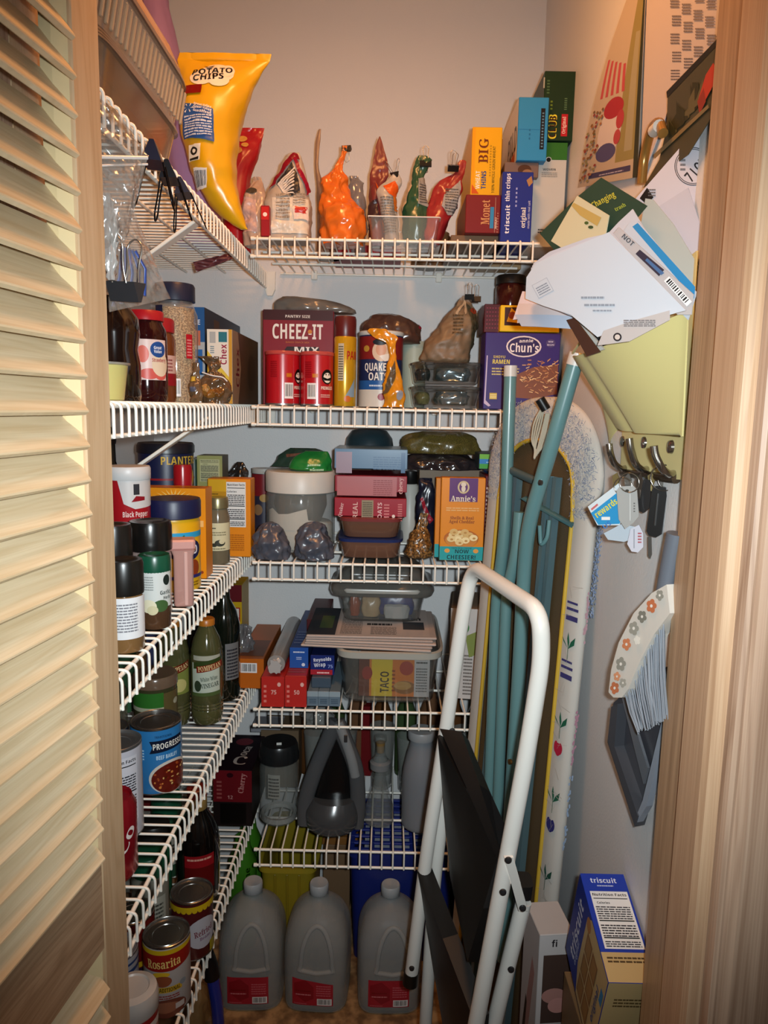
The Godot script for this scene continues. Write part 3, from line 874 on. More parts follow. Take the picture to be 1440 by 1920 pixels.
	pbox("cracker_box", "big yellow cracker box standing on the dark red wafer box", "box", 884, 940, y + 0.095, 238, -1.60, 0.2, hue("dba512"), {"vb": 365, "draw": func(a):
		a.rect(885, -364, 5, 124, Color("e39a12")); a.text("BIG", 906, -283, 17, Color("6a2c10"), serif, 46, 90); a.text("WHEAT", 897, -338, 8, Color("eee8d8"), bold, 34, 90); a.text("THINS", 908, -338, 9, Color("23408a"), bold, 34, 90); a.text("100% WHOLE GRAIN WHEAT", 926, -318, 5, Color("3b2c12"), sans, 88, 90); a.lines(918, -330, 3, 60, 12, Color("a8801c"), 3); a.poly([Vector2(886, -364), Vector2(900, -364), Vector2(886, -346)], Color("c1541c"))})
	pbox("thin_crisps_box", "royal blue thin crisps box with white upright lettering", "box", 940, 998, y, 322, -1.56, 0.19, hue("1c2c80"), {"vb": 448, "draw": func(a):
		a.text("triscuit", 952, -412, 8, Color("dfe0ea"), bold, 54, 90); a.text("thin crisps", 952, -352, 8, Color("dfe0ea"), bold, 52, 90); a.text("original", 983, -408, 8, Color("e6e2d8"), serif, 38, 90); a.text("made with real salt", 992, -402, 4, Color("c9cce0"), sans, 52, 90); a.lines(966, -388, 3, 40, 5, Color("9aa4d8"), 4); a.poly([Vector2(985, -338), Vector2(994, -330), Vector2(997, -342), Vector2(990, -350)], Color("a37a4e"))
		})
	carton("cracker_stack_box", "small brown printed box lying on the royal blue crisps box", "box", Vector3(0.262, y + 0.134, -1.68), Vector3(0.07, 0.03, 0.18), hue("6f5c56"), {"front": art().ell(0.006, 0.015, 0.014, 0.010, Color("4a2f22")).ell(0.012, 0.010, 0.010, 0.006, Color("8b6a50"))})
	pbox("light_blue_box", "light blue cracker box with a dark strip, white long side", "box", 971, 1027, y + 0.164, 182, -1.58, 0.21, hue("2b86bd"), {"vb": 303, "left": art().rect(-0.105, 0, 0.21, 0.122, Color("cfc6bd")).text("PILD", 0.04, 0.05, 0.05, Color("2b2320"), bold, 0.11, 0).rect(0.02, 0.004, 0.06, 0.02, Color("b6502c")), "draw": func(a):
		a.rect(1013, -280, 8, 77, Color("10131a")); a.lines(1015.5, -276, 3.5, 68, 12, Color("5f8ca8"), 3); a.lines(992, -262, 3, 24, 3, Color("1d6a9a"), 3); a.rect(972, -243, 42, 0.5, Color("1f6f9e"))})
	pbox("white_green_box", "white and green carton standing against the right wall under the dark green box", "box", 998, 1060, y, 268, -1.605, 0.12, hue("b9b9b4"), {"vb": 440, "draw": func(a):
		a.rect(998, -300, 62, 32, Color("2c6a2a")); a.ell(1026, -300, 5.5, 5.5, Color("c8c8c4")); a.ell(1026, -300, 4.2, 4.2, Color("151515")); a.text("WOVEN", 1028, -318, 4, Color("4a4a48"), bold, 24); a.lines(1014, -332, 30, 10, 3, Color("8b8b86"), 3); a.lines(1012, -438, 22, 10, 2, Color("3a3a38"), 4)})
	pbox("club_box", "dark green cracker box on top of the white and green carton", "box", 1019, 1080, y + 0.210, 133, -1.60, 0.13, hue("12301c"), {"vb": 262, "draw": func(a):
		a.text("CLUB", 1038, -238, 15, Color("e2d23a"), bold, 46, 90); a.text("CLUB", 1038, -238, 13, Color("3a1a10"), bold, 40, 90); a.lines(1032, -206, 4, 20, 3, Color("6f8a2c"), 3); a.rect(1054, -256, 12, 42, Color("b0202a")); a.text("Original", 1060, -235, 6, Color("e6cfc8"), serif, 32, 90); a.rect(1017, -166, 2.4, 20, Color("a9a898")); a.lines(1024, -176, 5, 28, 5, Color("4f6f4a"), 2); a.lines(1058, -206, 5, 24, 6, Color("5f7f5a"), 7)})
	carton("tan_snack_box", "tan cardboard box at the wall behind the blue cracker boxes", "box", Vector3(0.255, y, -1.88), Vector3(0.12, 0.30, 0.05), hue("a88a64"))
	# things seen through the wires of the shelf
	carton("flat_red_box", "flat red box lying on the top shelf behind the orange bag", "box", Vector3(-0.06, y, -1.82), Vector3(0.16, 0.03, 0.12), hue("9c1a24"))
	p = Vector3(0.115, y, -1.87)
	bag("wheat_bag", "small dark bag lying behind the boxes of the top shelf", "bag", p, [[470, 770, 850, 0.04], [455, 768, 852, 0.045], [435, 780, 840, 0.03], [425, 790, 820, 0.01]], mat(Color("574531"), 0.4), {"seed": 22, "amp": 0.006})

func left_five() -> void:
	var y: float = SHELF[5]
	var smoke := mat(Color("8d7763"), 0.12, {"alpha": 0.42})
	var clear := mat(Color("c9b8a4"), 0.08, {"alpha": 0.22})
	for k in 2:
		var t := thing("ribbed_tray", ["brown clear plastic tray at the bottom of the pair on the top left shelf", "ribbed clear plastic tray stacked on the brown one"][k], "tray", Vector3(-0.455, y + 0.002 + 0.071 * k, -1.02))
		var hz := 0.168 + 0.016 * k
		var hx := 0.128 + 0.010 * k
		part(t, "body", loft([[0.0, hx - 0.012, hz - 0.012, 0, 0, 9], [0.058, hx, hz, 0, 0, 9], [0.058, hx - 0.002, hz - 0.002, 0, 0, 9], [0.003, hx - 0.014, hz - 0.014, 0, 0, 9]], 64, {"sharp": 0.5}), smoke if k == 0 else clear)
		for j in 3:
			part(t, "rim", loft([[0.056 + 0.005 * j, hx + 0.004 - 0.002 * j, hz + 0.004 - 0.002 * j, 0, 0, 9], [0.0585 + 0.005 * j, hx + 0.004 - 0.002 * j, hz + 0.004 - 0.002 * j, 0, 0, 9], [0.0585 + 0.005 * j, hx - 0.004, hz - 0.004, 0, 0, 9], [0.056 + 0.005 * j, hx - 0.004, hz - 0.004, 0, 0, 9]], 64, {"sharp": 0.5, "cap_bottom": false, "cap_top": false}), mat(Color("7d6a58"), 0.15, {"alpha": 0.75}))
		if k == 1:
			var rib := rbox(0.004, 0.046, 0.0055, 0.0012)
			for j in 22:
				part(t, "rib", rib, mat(Color("a8977f"), 0.15), Transform3D(Basis(Vector3(0, 0, 1), deg_to_rad(-11.0)), Vector3(hx - 0.011, 0.006, -hz + 0.022 + j * 0.0155)))
		var stack := thing("brown_liner", ["brown folded paper inside the lower plastic tray", "brown folded paper inside the upper ribbed tray"][k], "paper", Vector3(-0.455, y + 0.008 + 0.071 * k, -1.02))
		part(stack, "paper", rbox(2 * hx - 0.05, 0.038, 2 * hz - 0.05, 0.004), mat(Color("6f4d36"), 0.6))
	var lid := thing("tray_lid", "domed tan clear lid on top of the plastic trays", "lid", Vector3(-0.455, y + 0.145, -1.02))
	part(lid, "dome", loft([[0, 0.138, 0.184, 0, 0, 9], [0.012, 0.134, 0.18, 0, 0, 8], [0.045, 0.115, 0.15, 0, 0, 6], [0.058, 0.08, 0.11, 0, 0, 5]], 64, {"smooth": 3, "amp": 0.004, "freq": 30.0}), mat(Color("a8876a"), 0.2))
	# zipper bags hung from the lip with clips
	var film := mat(Color("b9b2aa"), 0.2, {"alpha": 0.13})
	var sheet_at := func(c: Array, sag: float, sd: int) -> Callable:       # four corners, lower left first, run anticlockwise
		return func(q: Vector2) -> Vector3:
			var s := q.x + 0.5
			var b: Vector3 = c[0].lerp(c[1], s).lerp(c[3].lerp(c[2], s), q.y)
			var nn: Vector3 = (c[1] - c[0]).cross(c[3] - c[0]).normalized()
			return b + nn * (sag * sin(s * PI) * sin(q.y * PI) + 0.0022 * ridge.get_noise_2d(s * 3.0 + sd, q.y * 4.0))
	var t := thing("zipper_bag", "clear zipper bag hanging nearest the louver door", "bag", Vector3.ZERO, 0.0, "zipper bags clipped to the top shelf")
	var c1 := [at(188, 470, -0.845), at(236, 450, -0.875), at(277, 292, -0.89), at(186, 290, -0.845)]
	for k in 2:
		part(t, "film", sheet(sheet_at.call(c1, 0.012 - 0.024 * k, 3 + k), 1.0, 1.0, 16, 20, 0.0003), film)
	part(t, "flap", sheet(sheet_at.call([c1[3], c1[2], at(215, 205, -0.87), at(186, 185, -0.845)], 0.004, 6), 1.0, 1.0, 8, 8, 0.0004), film)
	part(t, "zipper", tube([c1[3] + Vector3(0, -0.003, 0.002), c1[2] + Vector3(0, -0.003, 0.002)], 0.0022, 6), mat(Color("d5cbc4"), 0.2))
	part(t, "zipper", tube([c1[3] + Vector3(0, -0.012, 0.002), c1[2] + Vector3(0, -0.010, 0.002)], 0.0014, 6), mat(Color("d5cbc4"), 0.2))
	t = thing("crumpled_foil", "crumpled clear wrap bunched in the zipper bag", "wrap", at(205, 440, -0.86))
	part(t, "wrap", loft([[-0.05, 0.006, 0.006], [-0.03, 0.012, 0.010], [0, 0.014, 0.011], [0.03, 0.01, 0.008], [0.045, 0.003, 0.003]], 28, {"smooth": 4, "amp": 0.006, "freq": 60.0}), mat(Color("bdbab6"), 0.12, {"metal": 0.4}))
	t = thing("zipper_bag", "clear bag with blue strips hanging behind the nearest zipper bag", "bag", Vector3.ZERO, 0.0, "zipper bags clipped to the top shelf")
	var c2 := [at(204, 585, -0.90), at(318, 560, -1.0), at(250, 395, -0.93), at(205, 400, -0.90)]
	for k in 2:
		part(t, "film", sheet(sheet_at.call(c2, 0.014 - 0.030 * k, 8 + k), 1.0, 1.0, 18, 20, 0.0003), film)
	for k in 5:
		part(t, "strip", tube([at(212 + 15 * k, 575 - 5 * k, -0.93), at(225 + 12 * k, 520 - 4 * k, -0.93), at(230 + 6 * k, 462 + 2 * k, -0.92)], 0.006 - 0.0004 * k, 6, 0.25), mat(Color("21489a"), 0.3))
	binder_clip("large black clip with wire handles on the hanging clear bag", at(236, 566, -0.885), Vector3(4, 72, 4), 1.6, Color("2a2c30"), 9)
	for k in 3:
		binder_clip(["blue black clip hanging from the shelf lip, nearest of three", "middle black clip hanging from the shelf lip", "furthest black clip hanging from the shelf lip"][k], Vector3(-0.297, y - 0.026 - 0.004 * k, -0.955 - 0.058 * k), Vector3(0, 8, 178 + 6 * k), 1.7 - 0.1 * k, [Color("17182c"), Color("101016"), Color("2a2430")][k], 14, Color("1c1c22"))
	# flat packet hanging below the deck near the corner
	t = thing("clear_packet", "thin dark red and clear packet pushed through the wires near the corner", "packet", Vector3.ZERO)
	part(t, "film", sheet(sheet_at.call([at(368, 510, -1.62), at(440, 484, -1.66), at(436, 474, -1.66), at(362, 492, -1.62)], 0.003, 12), 1.0, 1.0, 10, 4, 0.002), mat(Color("6b3a40"), 0.25))

# ------------------------------------------------------------------ fourth shelves, at eye level
func back_four() -> void:
	var y: float = SHELF[4]
	pbox("cheese_cracker_box", "large dark red cheese cracker box behind the two red chip cans", "box", 493, 625, y, 582, -1.69, 0.07, hue("7d1020"), {"vb": 760, "left": art().rect(-0.035, 0, 0.07, 0.21, Color("8c8a86")), "flap": true, "draw": func(a):
		a.rect(494, -601, 130, 19, Color("3c0d12")); a.text("PANTRY SIZE", 558, -594, 5, Color("d8d2cc"), bold, 46)
		a.text("CHEEZ-IT", 558, -622, 28, Color("e4e2dc"), bold, 94); a.ell(581, -622, 4, 4, Color("c27a22")); a.text("BAKED SNACK MIX", 558, -642, 3, Color("c0702a"), sans, 44)
		a.poly([Vector2(530, -662), Vector2(538, -650), Vector2(598, -650), Vector2(600, -664)], Color("2a1410")); a.text("MIX", 575, -656, 11, Color("e8e4de"), bold, 46)})
	var p := Vector3(-0.17, 1.613, -1.725)
	bag("grey_film_bag", "grey clear bag lying on the cheese cracker box", "bag", p, [[592, 512, 672, 0.03], [578, 512, 668, 0.034], [564, 516, 625, 0.026], [556, 524, 560, 0.008]], mat(Color("6b6660"), 0.22, {"spec": 0.6}), {"seed": 31, "amp": 0.004, "lump": 0.003, "draw": func(a):
		a.poly([Vector2(513, -586), Vector2(640, -590), Vector2(640, -594), Vector2(513, -592)], Color("7d2426"))})
	for k in 2:
		var u: float = [530.0, 594.5][k]
		var q := at(u, 700, -1.638)
		var red := mat(Color("b01420"), 0.3, {"coat": 0.5})
		vessel("chip_can", ["short red chip can in front of the cracker box, left of the pair", "short red chip can with the mustached face, right of the pair"][k], "can", Vector3(q.x, y, -1.638), 0.0375 if k == 0 else 0.0362, 0.116, [
			["tube", [[0, 0], [1.0, 0.0], [1.0, 0.93]], red], ["foot", [[1.0, 0.0], [1.02, 0.0], [1.02, 0.03], [1.0, 0.03]], mat(Color("8d8d8d"), 0.3, {"metal": 0.8})], ["lid", [[1.0, 0.93], [1.03, 0.935], [1.03, 0.985], [0.99, 1.0], [0.9, 0.99], [0, 0.985]], mat(Color("c2524e"), 0.2, {"alpha": 0.75})]], {"group": "red chip cans", "draw": func(a):
			var dx := 0.030 if k == 0 else 0.012
			a.ell(dx + 0.012, 0.062, 0.014, 0.016, Color("131313")); a.ell(dx + 0.012, 0.060, 0.010, 0.011, Color("e8ddd0")); a.poly([Vector2(dx, 0.062), Vector2(dx + 0.012, 0.058), Vector2(dx + 0.024, 0.062), Vector2(dx + 0.02, 0.054), Vector2(dx + 0.004, 0.054)], Color("131313")); a.ell(dx + 0.008, 0.067, 0.0015, 0.002, Color("131313")); a.ell(dx + 0.016, 0.067, 0.0015, 0.002, Color("131313"))
			a.text("PRINGLES", dx + 0.012, 0.038, 0.007, Color("e8ddd0"), bold, 0.030); a.lines(dx - 0.004, 0.018, 0.024, 0.008, 2, Color("d8b0a8"), 2)
			a.rect(dx - 0.022, 0.060, 0.012, 0.008, Color("c0701c")); a.bars(dx - 0.026 if k == 0 else -0.022, 0.014, 0.020, 0.034); a.lines(-0.028, 0.060, 0.016, 0.036, 8, Color("8a1018"), 5)})
	var q := at(647, 690, -1.645)
	vessel("cooking_spray", "yellow cooking spray can with a dark red cap", "can", Vector3(q.x, y, -1.645), 0.0245, 0.194, [["body", [[0, 0], [0.97, 0], [1, 0.01], [1, 0.76], [0.94, 0.78]], mat(Color("c79a1c"), 0.25, {"metal": 0.3})], ["cap", [[0.94, 0.77], [0.97, 0.78], [0.97, 0.97], [0.9, 1.0], [0, 1.0]], mat(Color("5a1a1a"), 0.35)]], {"draw": func(a):
		a.rect(-0.016, 0.055, 0.013, 0.08, Color("b9b09a")); a.lines(-0.015, 0.058, 0.011, 0.074, 14, Color("4a4a3a"), 3); a.text("PAM", 0.018, 0.11, 0.018, Color("a01c1c"), bold, 0.028); a.poly([Vector2(0, 0.02), Vector2(0.024, 0.06), Vector2(0.024, 0.02)], Color("7f97a8")); a.ell(0.006, 0.016, 0.008, 0.007, Color("c06a2a"))})
	q = at(714, 690, -1.70)
	vessel("oats_canister", "round oats canister with a dark blue and red label", "canister", Vector3(q.x, y, -1.70), 0.050, 0.168, [["tube", [[0, 0], [1, 0], [1, 0.95]], mat(Color("1e2a52"), 0.35)], ["lid", [[1.0, 0.94], [1.03, 0.95], [1.03, 0.99], [0.98, 1.0], [0, 0.995]], mat(Color("d8d4cc"), 0.4)]], {"draw": func(a):
		a.rect(-0.07, 0.0, 0.14, 0.038, Color("ccc8c0")); a.rect(-0.07, 0.038, 0.14, 0.020, Color("27599a")); a.rect(-0.07, 0.105, 0.14, 0.05, Color("7a2426")); a.text("QUAKER", -0.008, 0.086, 0.017, Color("e4e2dc"), bold, 0.062); a.text("OATS", -0.006, 0.067, 0.017, Color("e4e2dc"), bold, 0.044); a.lines(-0.026, 0.045, 0.04, 0.007, 1, Color("c8d4e4"), 3)
		a.ell(0.0, 0.122, 0.020, 0.022, Color("cbb8a4")); a.ell(0.0, 0.126, 0.012, 0.014, Color("c69a80")); a.ell(-0.003, 0.142, 0.016, 0.007, Color("20222c")); a.poly([Vector2(-0.004, 0.112), Vector2(0.02, 0.118), Vector2(0.026, 0.104), Vector2(0.008, 0.100)], Color("d8d4cc")); a.ell(0.002, 0.022, 0.008, 0.008, Color("8a2a3a"))
		a.ell(-0.035, 0.128, 0.008, 0.007, Color("b08a3a"))})
	p = Vector3(0.0, y, -1.575)
	bag("orange_foil_bag", "bent orange and silver foil snack bag in front of the oats", "bag", p, [[764, 712, 762, 0.012], [735, 716, 760, 0.014], [700, 722, 752, 0.010], [668, 728, 745, 0.007], [645, 722, 745, 0.006], [632, 696, 748, 0.005], [622, 686, 735, 0.004], [616, 690, 722, 0.002]], mat(Color("c98214"), 0.22, {"spec": 0.6}), {"seed": 33, "amp": 0.004, "lump": 0.003, "draw": func(a):
		a.poly([Vector2(735, -690), Vector2(742, -676), Vector2(744, -708), Vector2(728, -738), Vector2(716, -742)], Color("5a4a36")); a.ell(752, -742, 6, 9, Color("8d8f9a"))})
	p = Vector3(0.010, 1.548, -1.765)
	bag("brown_snack_bag", "brown clear bag slumped on top of the oats canister", "bag", p, [[664, 700, 796, 0.02], [640, 682, 795, 0.04], [612, 676, 790, 0.042], [596, 690, 770, 0.03], [588, 705, 740, 0.008]], mat(Color("50362c"), 0.22, {"spec": 0.6}), {"seed": 35, "amp": 0.005, "lump": 0.005, "draw": func(a):
		a.ell(796, -612, 9, 7, Color("9c2434"))})
	q = at(772, 700, -1.72)
	vessel("mint_tub", "pale mint plastic tub behind the foil bag", "tub", Vector3(q.x + 0.006, y, -1.78), 0.030, 0.155, [["body", [[0, 0], [0.92, 0], [1, 0.9], [0.98, 0.92]], mat(Color("a9b3a4"), 0.4)], ["lid", [[1.03, 0.9], [1.03, 0.98], [0.98, 1.0], [0, 1.0]], mat(Color("a0a89a"), 0.4)]])
	# two stacked glass dishes with foil packs inside
	var glass := mat(Color("20302c"), 0.05, {"alpha": 0.16})
	for k in 2:
		var t := thing("glass_dish", ["lower of two stacked dark clear dishes with foil packs", "upper of two stacked dark clear dishes with foil packs"][k], "dish", Vector3(0.122, y + 0.051 * k, -1.655), 0.0, "stacked clear dishes")
		part(t, "bowl", loft([[0, 0.066, 0.066, 0, 0, 5], [0.004, 0.070, 0.070, 0, 0, 5], [0.040, 0.076, 0.075, 0, 0, 5], [0.040, 0.073, 0.072, 0, 0, 5], [0.006, 0.066, 0.066, 0, 0, 5]], 48, {"sharp": 0.5}), glass)
		part(t, "lid", loft([[0.039, 0.078, 0.077, 0, 0, 5], [0.044, 0.079, 0.078, 0, 0, 5], [0.047, 0.072, 0.072, 0, 0, 5]], 48, {"sharp": 0.4}), mat(Color("272b2a"), 0.1, {"alpha": 0.35}))
		var f := thing("foil_pack", ["silver foil pack in the lower clear dish", "silver blue foil pack in the upper clear dish"][k], "packet", Vector3(0.138, y + 0.008 + 0.051 * k, -1.655))
		part(f, "foil", loft([[0, 0.036, 0.05, 0, 0, 4], [0.014, 0.042, 0.056, 0, 0, 4], [0.028, 0.036, 0.05, 0, 0, 4]], 40, {"smooth": 4, "amp": 0.006, "freq": 40.0, "seed": k}), mat(Color("c3cdd0") if k == 0 else Color("a9bcc4"), 0.16, {"metal": 0.75}))
		var g := thing("green_sachet", ["olive sachet beside the foil in the lower dish", "dark sachet beside the foil in the upper dish"][k], "packet", Vector3(0.073, y + 0.008 + 0.051 * k, -1.65))
		part(g, "sachet", loft([[0, 0.016, 0.04, 0, 0, 3], [0.016, 0.02, 0.046, 0, 0, 3], [0.026, 0.014, 0.04, 0, 0, 3]], 24, {"smooth": 3, "amp": 0.004, "freq": 40.0}), mat(Color("7b7a4a") if k == 0 else Color("23282a"), 0.3))
	p = Vector3(0.132, y + 0.101, -1.655)
	bag("coffee_bag", "brown paper bag with a rolled clipped top lying on the dishes", "bag", p, [[690, 786, 880, 0.035], [672, 782, 886, 0.042], [645, 792, 892, 0.042], [620, 808, 900, 0.036], [595, 828, 903, 0.026], [575, 848, 898, 0.014], [562, 858, 884, 0.006], [556, 866, 876, 0.003]], mat(Color("74604a"), 0.5), {"seed": 37, "amp": 0.006, "lump": 0.006, "freq": 15.0, "draw": func(a):
		a.lines(846, -628, 22, 40, 6, Color("54432f"), 3); a.poly([Vector2(872, -566), Vector2(898, -588), Vector2(906, -640), Vector2(890, -668), Vector2(882, -600)], Color("4a4432")); a.ell(892, -584, 9, 6, Color("8a3a22")); a.poly([Vector2(850, -590), Vector2(868, -562), Vector2(873, -566), Vector2(874, -590), Vector2(870, -592), Vector2(867, -570), Vector2(854, -592)], Color("b59a7c"))})
	binder_clip("black clip standing up at the top of the brown paper bag", at(880, 562, -1.63), Vector3(0, 85, 4), 0.8)
	binder_clip("black clip tilted at the right of the brown paper bag top", at(893, 566, -1.64), Vector3(0, 85, -34), 0.8)
	# ramen and the boxes on it
	var ramen := func(a: Art):
		a.ell(980, -650, 33, 20, Color("d9c8c8")); a.ell(980, -650, 30, 17.5, Color("2c1a4e")); a.text("annie", 984, -639, 6, Color("e2d4d4"), bold, 26, 3); a.text("Chun's", 981, -652, 16, Color("e2d4d4"), bold, 54)
		a.ell(1030, -643, 9, 8, Color("4a3a6a")); a.text("NEW", 1030, -640, 3, Color("c8bcd0"), bold, 9); a.text("RECIPE", 1030, -646, 3, Color("c8bcd0"), bold, 13)
		a.text("SHOYU", 935, -670, 5, Color("c8b24a"), bold, 22); a.text("RAMEN", 939, -679, 8, Color("d8c34e"), bold, 32); a.lines(922, -704, 52, 16, 3, Color("b9a86a"), 3)
		a.poly([Vector2(966, -746), Vector2(970, -702), Vector2(1000, -688), Vector2(1046, -682), Vector2(1046, -738), Vector2(1000, -748)], Color("7a4630"))
		var rng := RandomNumberGenerator.new(); rng.seed = 5
		for k in 90:
			var x := rng.randf_range(974, 1042)
			var yy := rng.randf_range(-738, -676)
			var an := rng.randf_range(-0.9, 0.9)
			a.quad(Vector2(x, yy), Vector2(x + 7 * cos(an), yy + 7 * sin(an)), Vector2(x + 7 * cos(an), yy + 7 * sin(an) + 1.6), Vector2(x, yy + 1.6), [Color("d09a64"), Color("b87848"), Color("e0b47e"), Color("9a5a38")][k % 4])
		a.rect(919, -750, 14, 12, Color("b99a3a")); a.lines(920, -748, 12, 9, 3, Color("e8dc9a"), 4); a.poly([Vector2(909, -758), Vector2(911, -668), Vector2(913, -668), Vector2(912, -752), Vector2(922, -762), Vector2(918, -764)], Color("b8a8c4"))
	pbox("ramen_box", "purple ramen noodle box with a picture of noodles", "box", 908, 1048, y, 624, -1.565, 0.075, hue("331d66"), {"vb": 766, "draw": ramen})
	pbox("yellow_snack_box", "yellow snack box lying on the purple ramen box", "box", 938, 1050, y + 0.163, 573, -1.585, 0.19, hue("e0b40c"), {"vb": 622, "draw": func(a):
		a.rect(946, -611, 94, 34, Color("3a1c10")); a.poly([Vector2(950, -604), Vector2(958, -578), Vector2(972, -590), Vector2(970, -606)], Color("d9a018")); a.poly([Vector2(978, -604), Vector2(984, -584), Vector2(1018, -586), Vector2(1020, -606)], Color("cfc0a0")); a.ell(960, -592, 7, 7, Color("8a3a1a")); a.rect(1026, -612, 14, 22, Color("e6e2d4")); a.lines(1028, -610, 10, 18, 5, Color("2a2a2a"), 4)})
	pbox("polka_box", "dark red dotted box behind the yellow snack box", "box", 908, 938, y + 0.163, 570, -1.61, 0.10, hue("4a1018"), {"vb": 622, "draw": func(a):
		for i in 5:
			for j in 6: a.rect(912 + i * 5.2, -616 + j * 7.5, 2.6, 1.6, Color("8a3040"))})
	q = at(957, 560, -1.70)
	vessel("sauce_jar", "dark red sauce jar with a black lid behind the mail", "jar", Vector3(q.x, y + 0.163 + 0.056, -1.70), 0.034, 0.078, [["glass", [[0, 0], [0.94, 0], [1, 0.06], [1, 0.66], [0.86, 0.76]], mat(Color("3e120e"), 0.12)], ["lid", [[0.90, 0.74], [0.98, 0.75], [0.98, 0.96], [0.9, 1.0], [0, 1.0]], mat(Color("17120f"), 0.35)]])

func left_four() -> void:
	var y: float = SHELF[4]
	pbox("yellow_packet", "edge of a yellow and red packet beside the louver door", "packet", 190, 215, y, 585, -1.24, 0.03, hue("b02a1c"), {"vb": 730, "draw": func(a):
		a.rect(190, -640, 25, 55, Color("d8b820"))})
	vessel("pudding_cup", "pale yellow pudding cup with a foil lid beside the door", "cup", Vector3(-0.372, y, -0.955), 0.0335, 0.050, [["cup", [[0, 0], [0.74, 0], [0.80, 0.03], [0.97, 0.9]], mat(Color("c3b56f"), 0.35, {"sss": 0.1})], ["lid", [[0.97, 0.9], [1.06, 0.92], [1.06, 0.97], [0.4, 1.0], [0, 0.99]], mat(Color("aaa59a"), 0.3, {"metal": 0.5})]])
	var dark := mat(Color("190c08"), 0.08, {"coat": 0.6})
	vessel("syrup_bottle", "dark brown syrup bottle behind the pudding cup", "bottle", Vector3(-0.405, y, -1.09), 0.037, 0.15, [["glass", [[0, 0], [0.95, 0], [1, 0.05], [1, 0.35], [0.9, 0.5], [1.0, 0.65], [0.95, 0.8], [0.5, 0.95], [0.45, 1.0], [0, 1.0]], dark]])
	vessel("jelly_jar", "strawberry spread jar with a red lid and pink fruit label", "jar", Vector3(-0.412, y, -1.255), 0.0345, 0.150, [["glass", [[0, 0], [0.9, 0], [0.98, 0.04], [1.0, 0.2], [1.0, 0.7], [0.95, 0.80], [0.80, 0.86], [0.78, 0.9]], mat(Color("2a0a0c"), 0.1)], ["lid", [[0.82, 0.89], [0.86, 0.895], [0.86, 0.985], [0.8, 1.0], [0, 1.0]], mat(Color("a81420"), 0.35)]], {"at": 1.005, "draw": func(a):
		a.rect(-0.034, 0.036, 0.07, 0.066, Color("d8c4c0")); a.rect(-0.034, 0.036, 0.016, 0.058, Color("cfc8c8")); a.lines(-0.032, 0.04, 0.012, 0.04, 9, Color("5a5a5a"), 3); a.ell(-0.026, 0.084, 0.006, 0.006, Color("1a1a1a")); a.ell(-0.026, 0.084, 0.003, 0.003, Color("d8c4c0"))
		a.ell(-0.006, 0.078, 0.010, 0.014, Color("cf6a5c")); a.ell(0.004, 0.046, 0.016, 0.009, Color("c65a52")); a.ell(0.024, 0.046, 0.012, 0.010, Color("c65a52")); a.ell(0.024, 0.062, 0.016, 0.020, Color("d8c8b0")); a.ell(0.020, 0.086, 0.014, 0.013, Color("244a8c")); a.text("Great", 0.019, 0.089, 0.005, Color("e4e8f0"), bold, 0.014); a.text("Value", 0.019, 0.083, 0.005, Color("e4e8f0"), bold, 0.014); a.text("Strawberry", 0.022, 0.068, 0.006, Color("9c2030"), bold, 0.026)})
	vessel("jam_jar", "second jam jar with a red lid between strawberry spread and nuts", "jar", Vector3(-0.430, y, -1.36), 0.036, 0.150, [["glass", [[0, 0], [0.95, 0], [1.0, 0.06], [1.0, 0.75], [0.85, 0.84]], mat(Color("6a3a1c"), 0.12)], ["lid", [[0.9, 0.83], [0.96, 0.84], [0.96, 0.98], [0.88, 1.0], [0, 1.0]], mat(Color("a01824"), 0.35)]], {"at": 1.005, "draw": func(a):
		a.rect(-0.05, 0.03, 0.1, 0.022, Color("8a1c24")); a.rect(-0.05, 0.052, 0.1, 0.032, Color("c8a8a0")); a.lines(0.004, 0.056, 0.03, 0.024, 4, Color("8a4a4a"), 3)})
	# tall jar of peanuts
	var nuts := mat(Color.WHITE, 0.6, {"tex": speckle(256, 26.0, Color("7a5a34"), Color("d0b080"), 17, 3.0), "tri": Vector3.ONE * 9.0})
	var t := vessel("peanut_jar", "tall clear jar of peanuts with a navy lid", "jar", Vector3(-0.424, y, -1.47), 0.043, 0.228, [["plastic", [[0, 0], [0.94, 0], [1, 0.03], [1, 0.74], [0.8, 0.84], [0.8, 0.86]], mat(Color("d8d0c4"), 0.08, {"alpha": 0.16})], ["lid", [[0.82, 0.85], [0.9, 0.855], [0.9, 0.98], [0.84, 1.0], [0, 1.0]], mat(Color("15203c"), 0.4)]], {"at": 1.01, "draw": func(a):
		a.bars(-0.012, 0.012, 0.020, 0.034); a.rect(0.020, 0.085, 0.014, 0.046, Color("b01c28")); a.lines(0.022, 0.09, 0.010, 0.034, 6, Color("d88a8a"), 3); a.rect(-0.042, 0.160, 0.018, 0.024, Color("18203c")); a.text("170", -0.033, 0.165, 0.006, Color("d8d8e0"), bold, 0.014); a.lines(-0.018, 0.055, 0.012, 0.030, 5, Color("8a7a60"), 5)})
	part(t, "peanuts", lathe([[0, 0.004], [0.036, 0.004], [0.039, 0.012], [0.039, 0.168], [0.034, 0.176], [0, 0.178]], 64, {"smooth": 14, "amp": 0.0045, "freq": 90.0, "sharp": 0.2}), nuts)
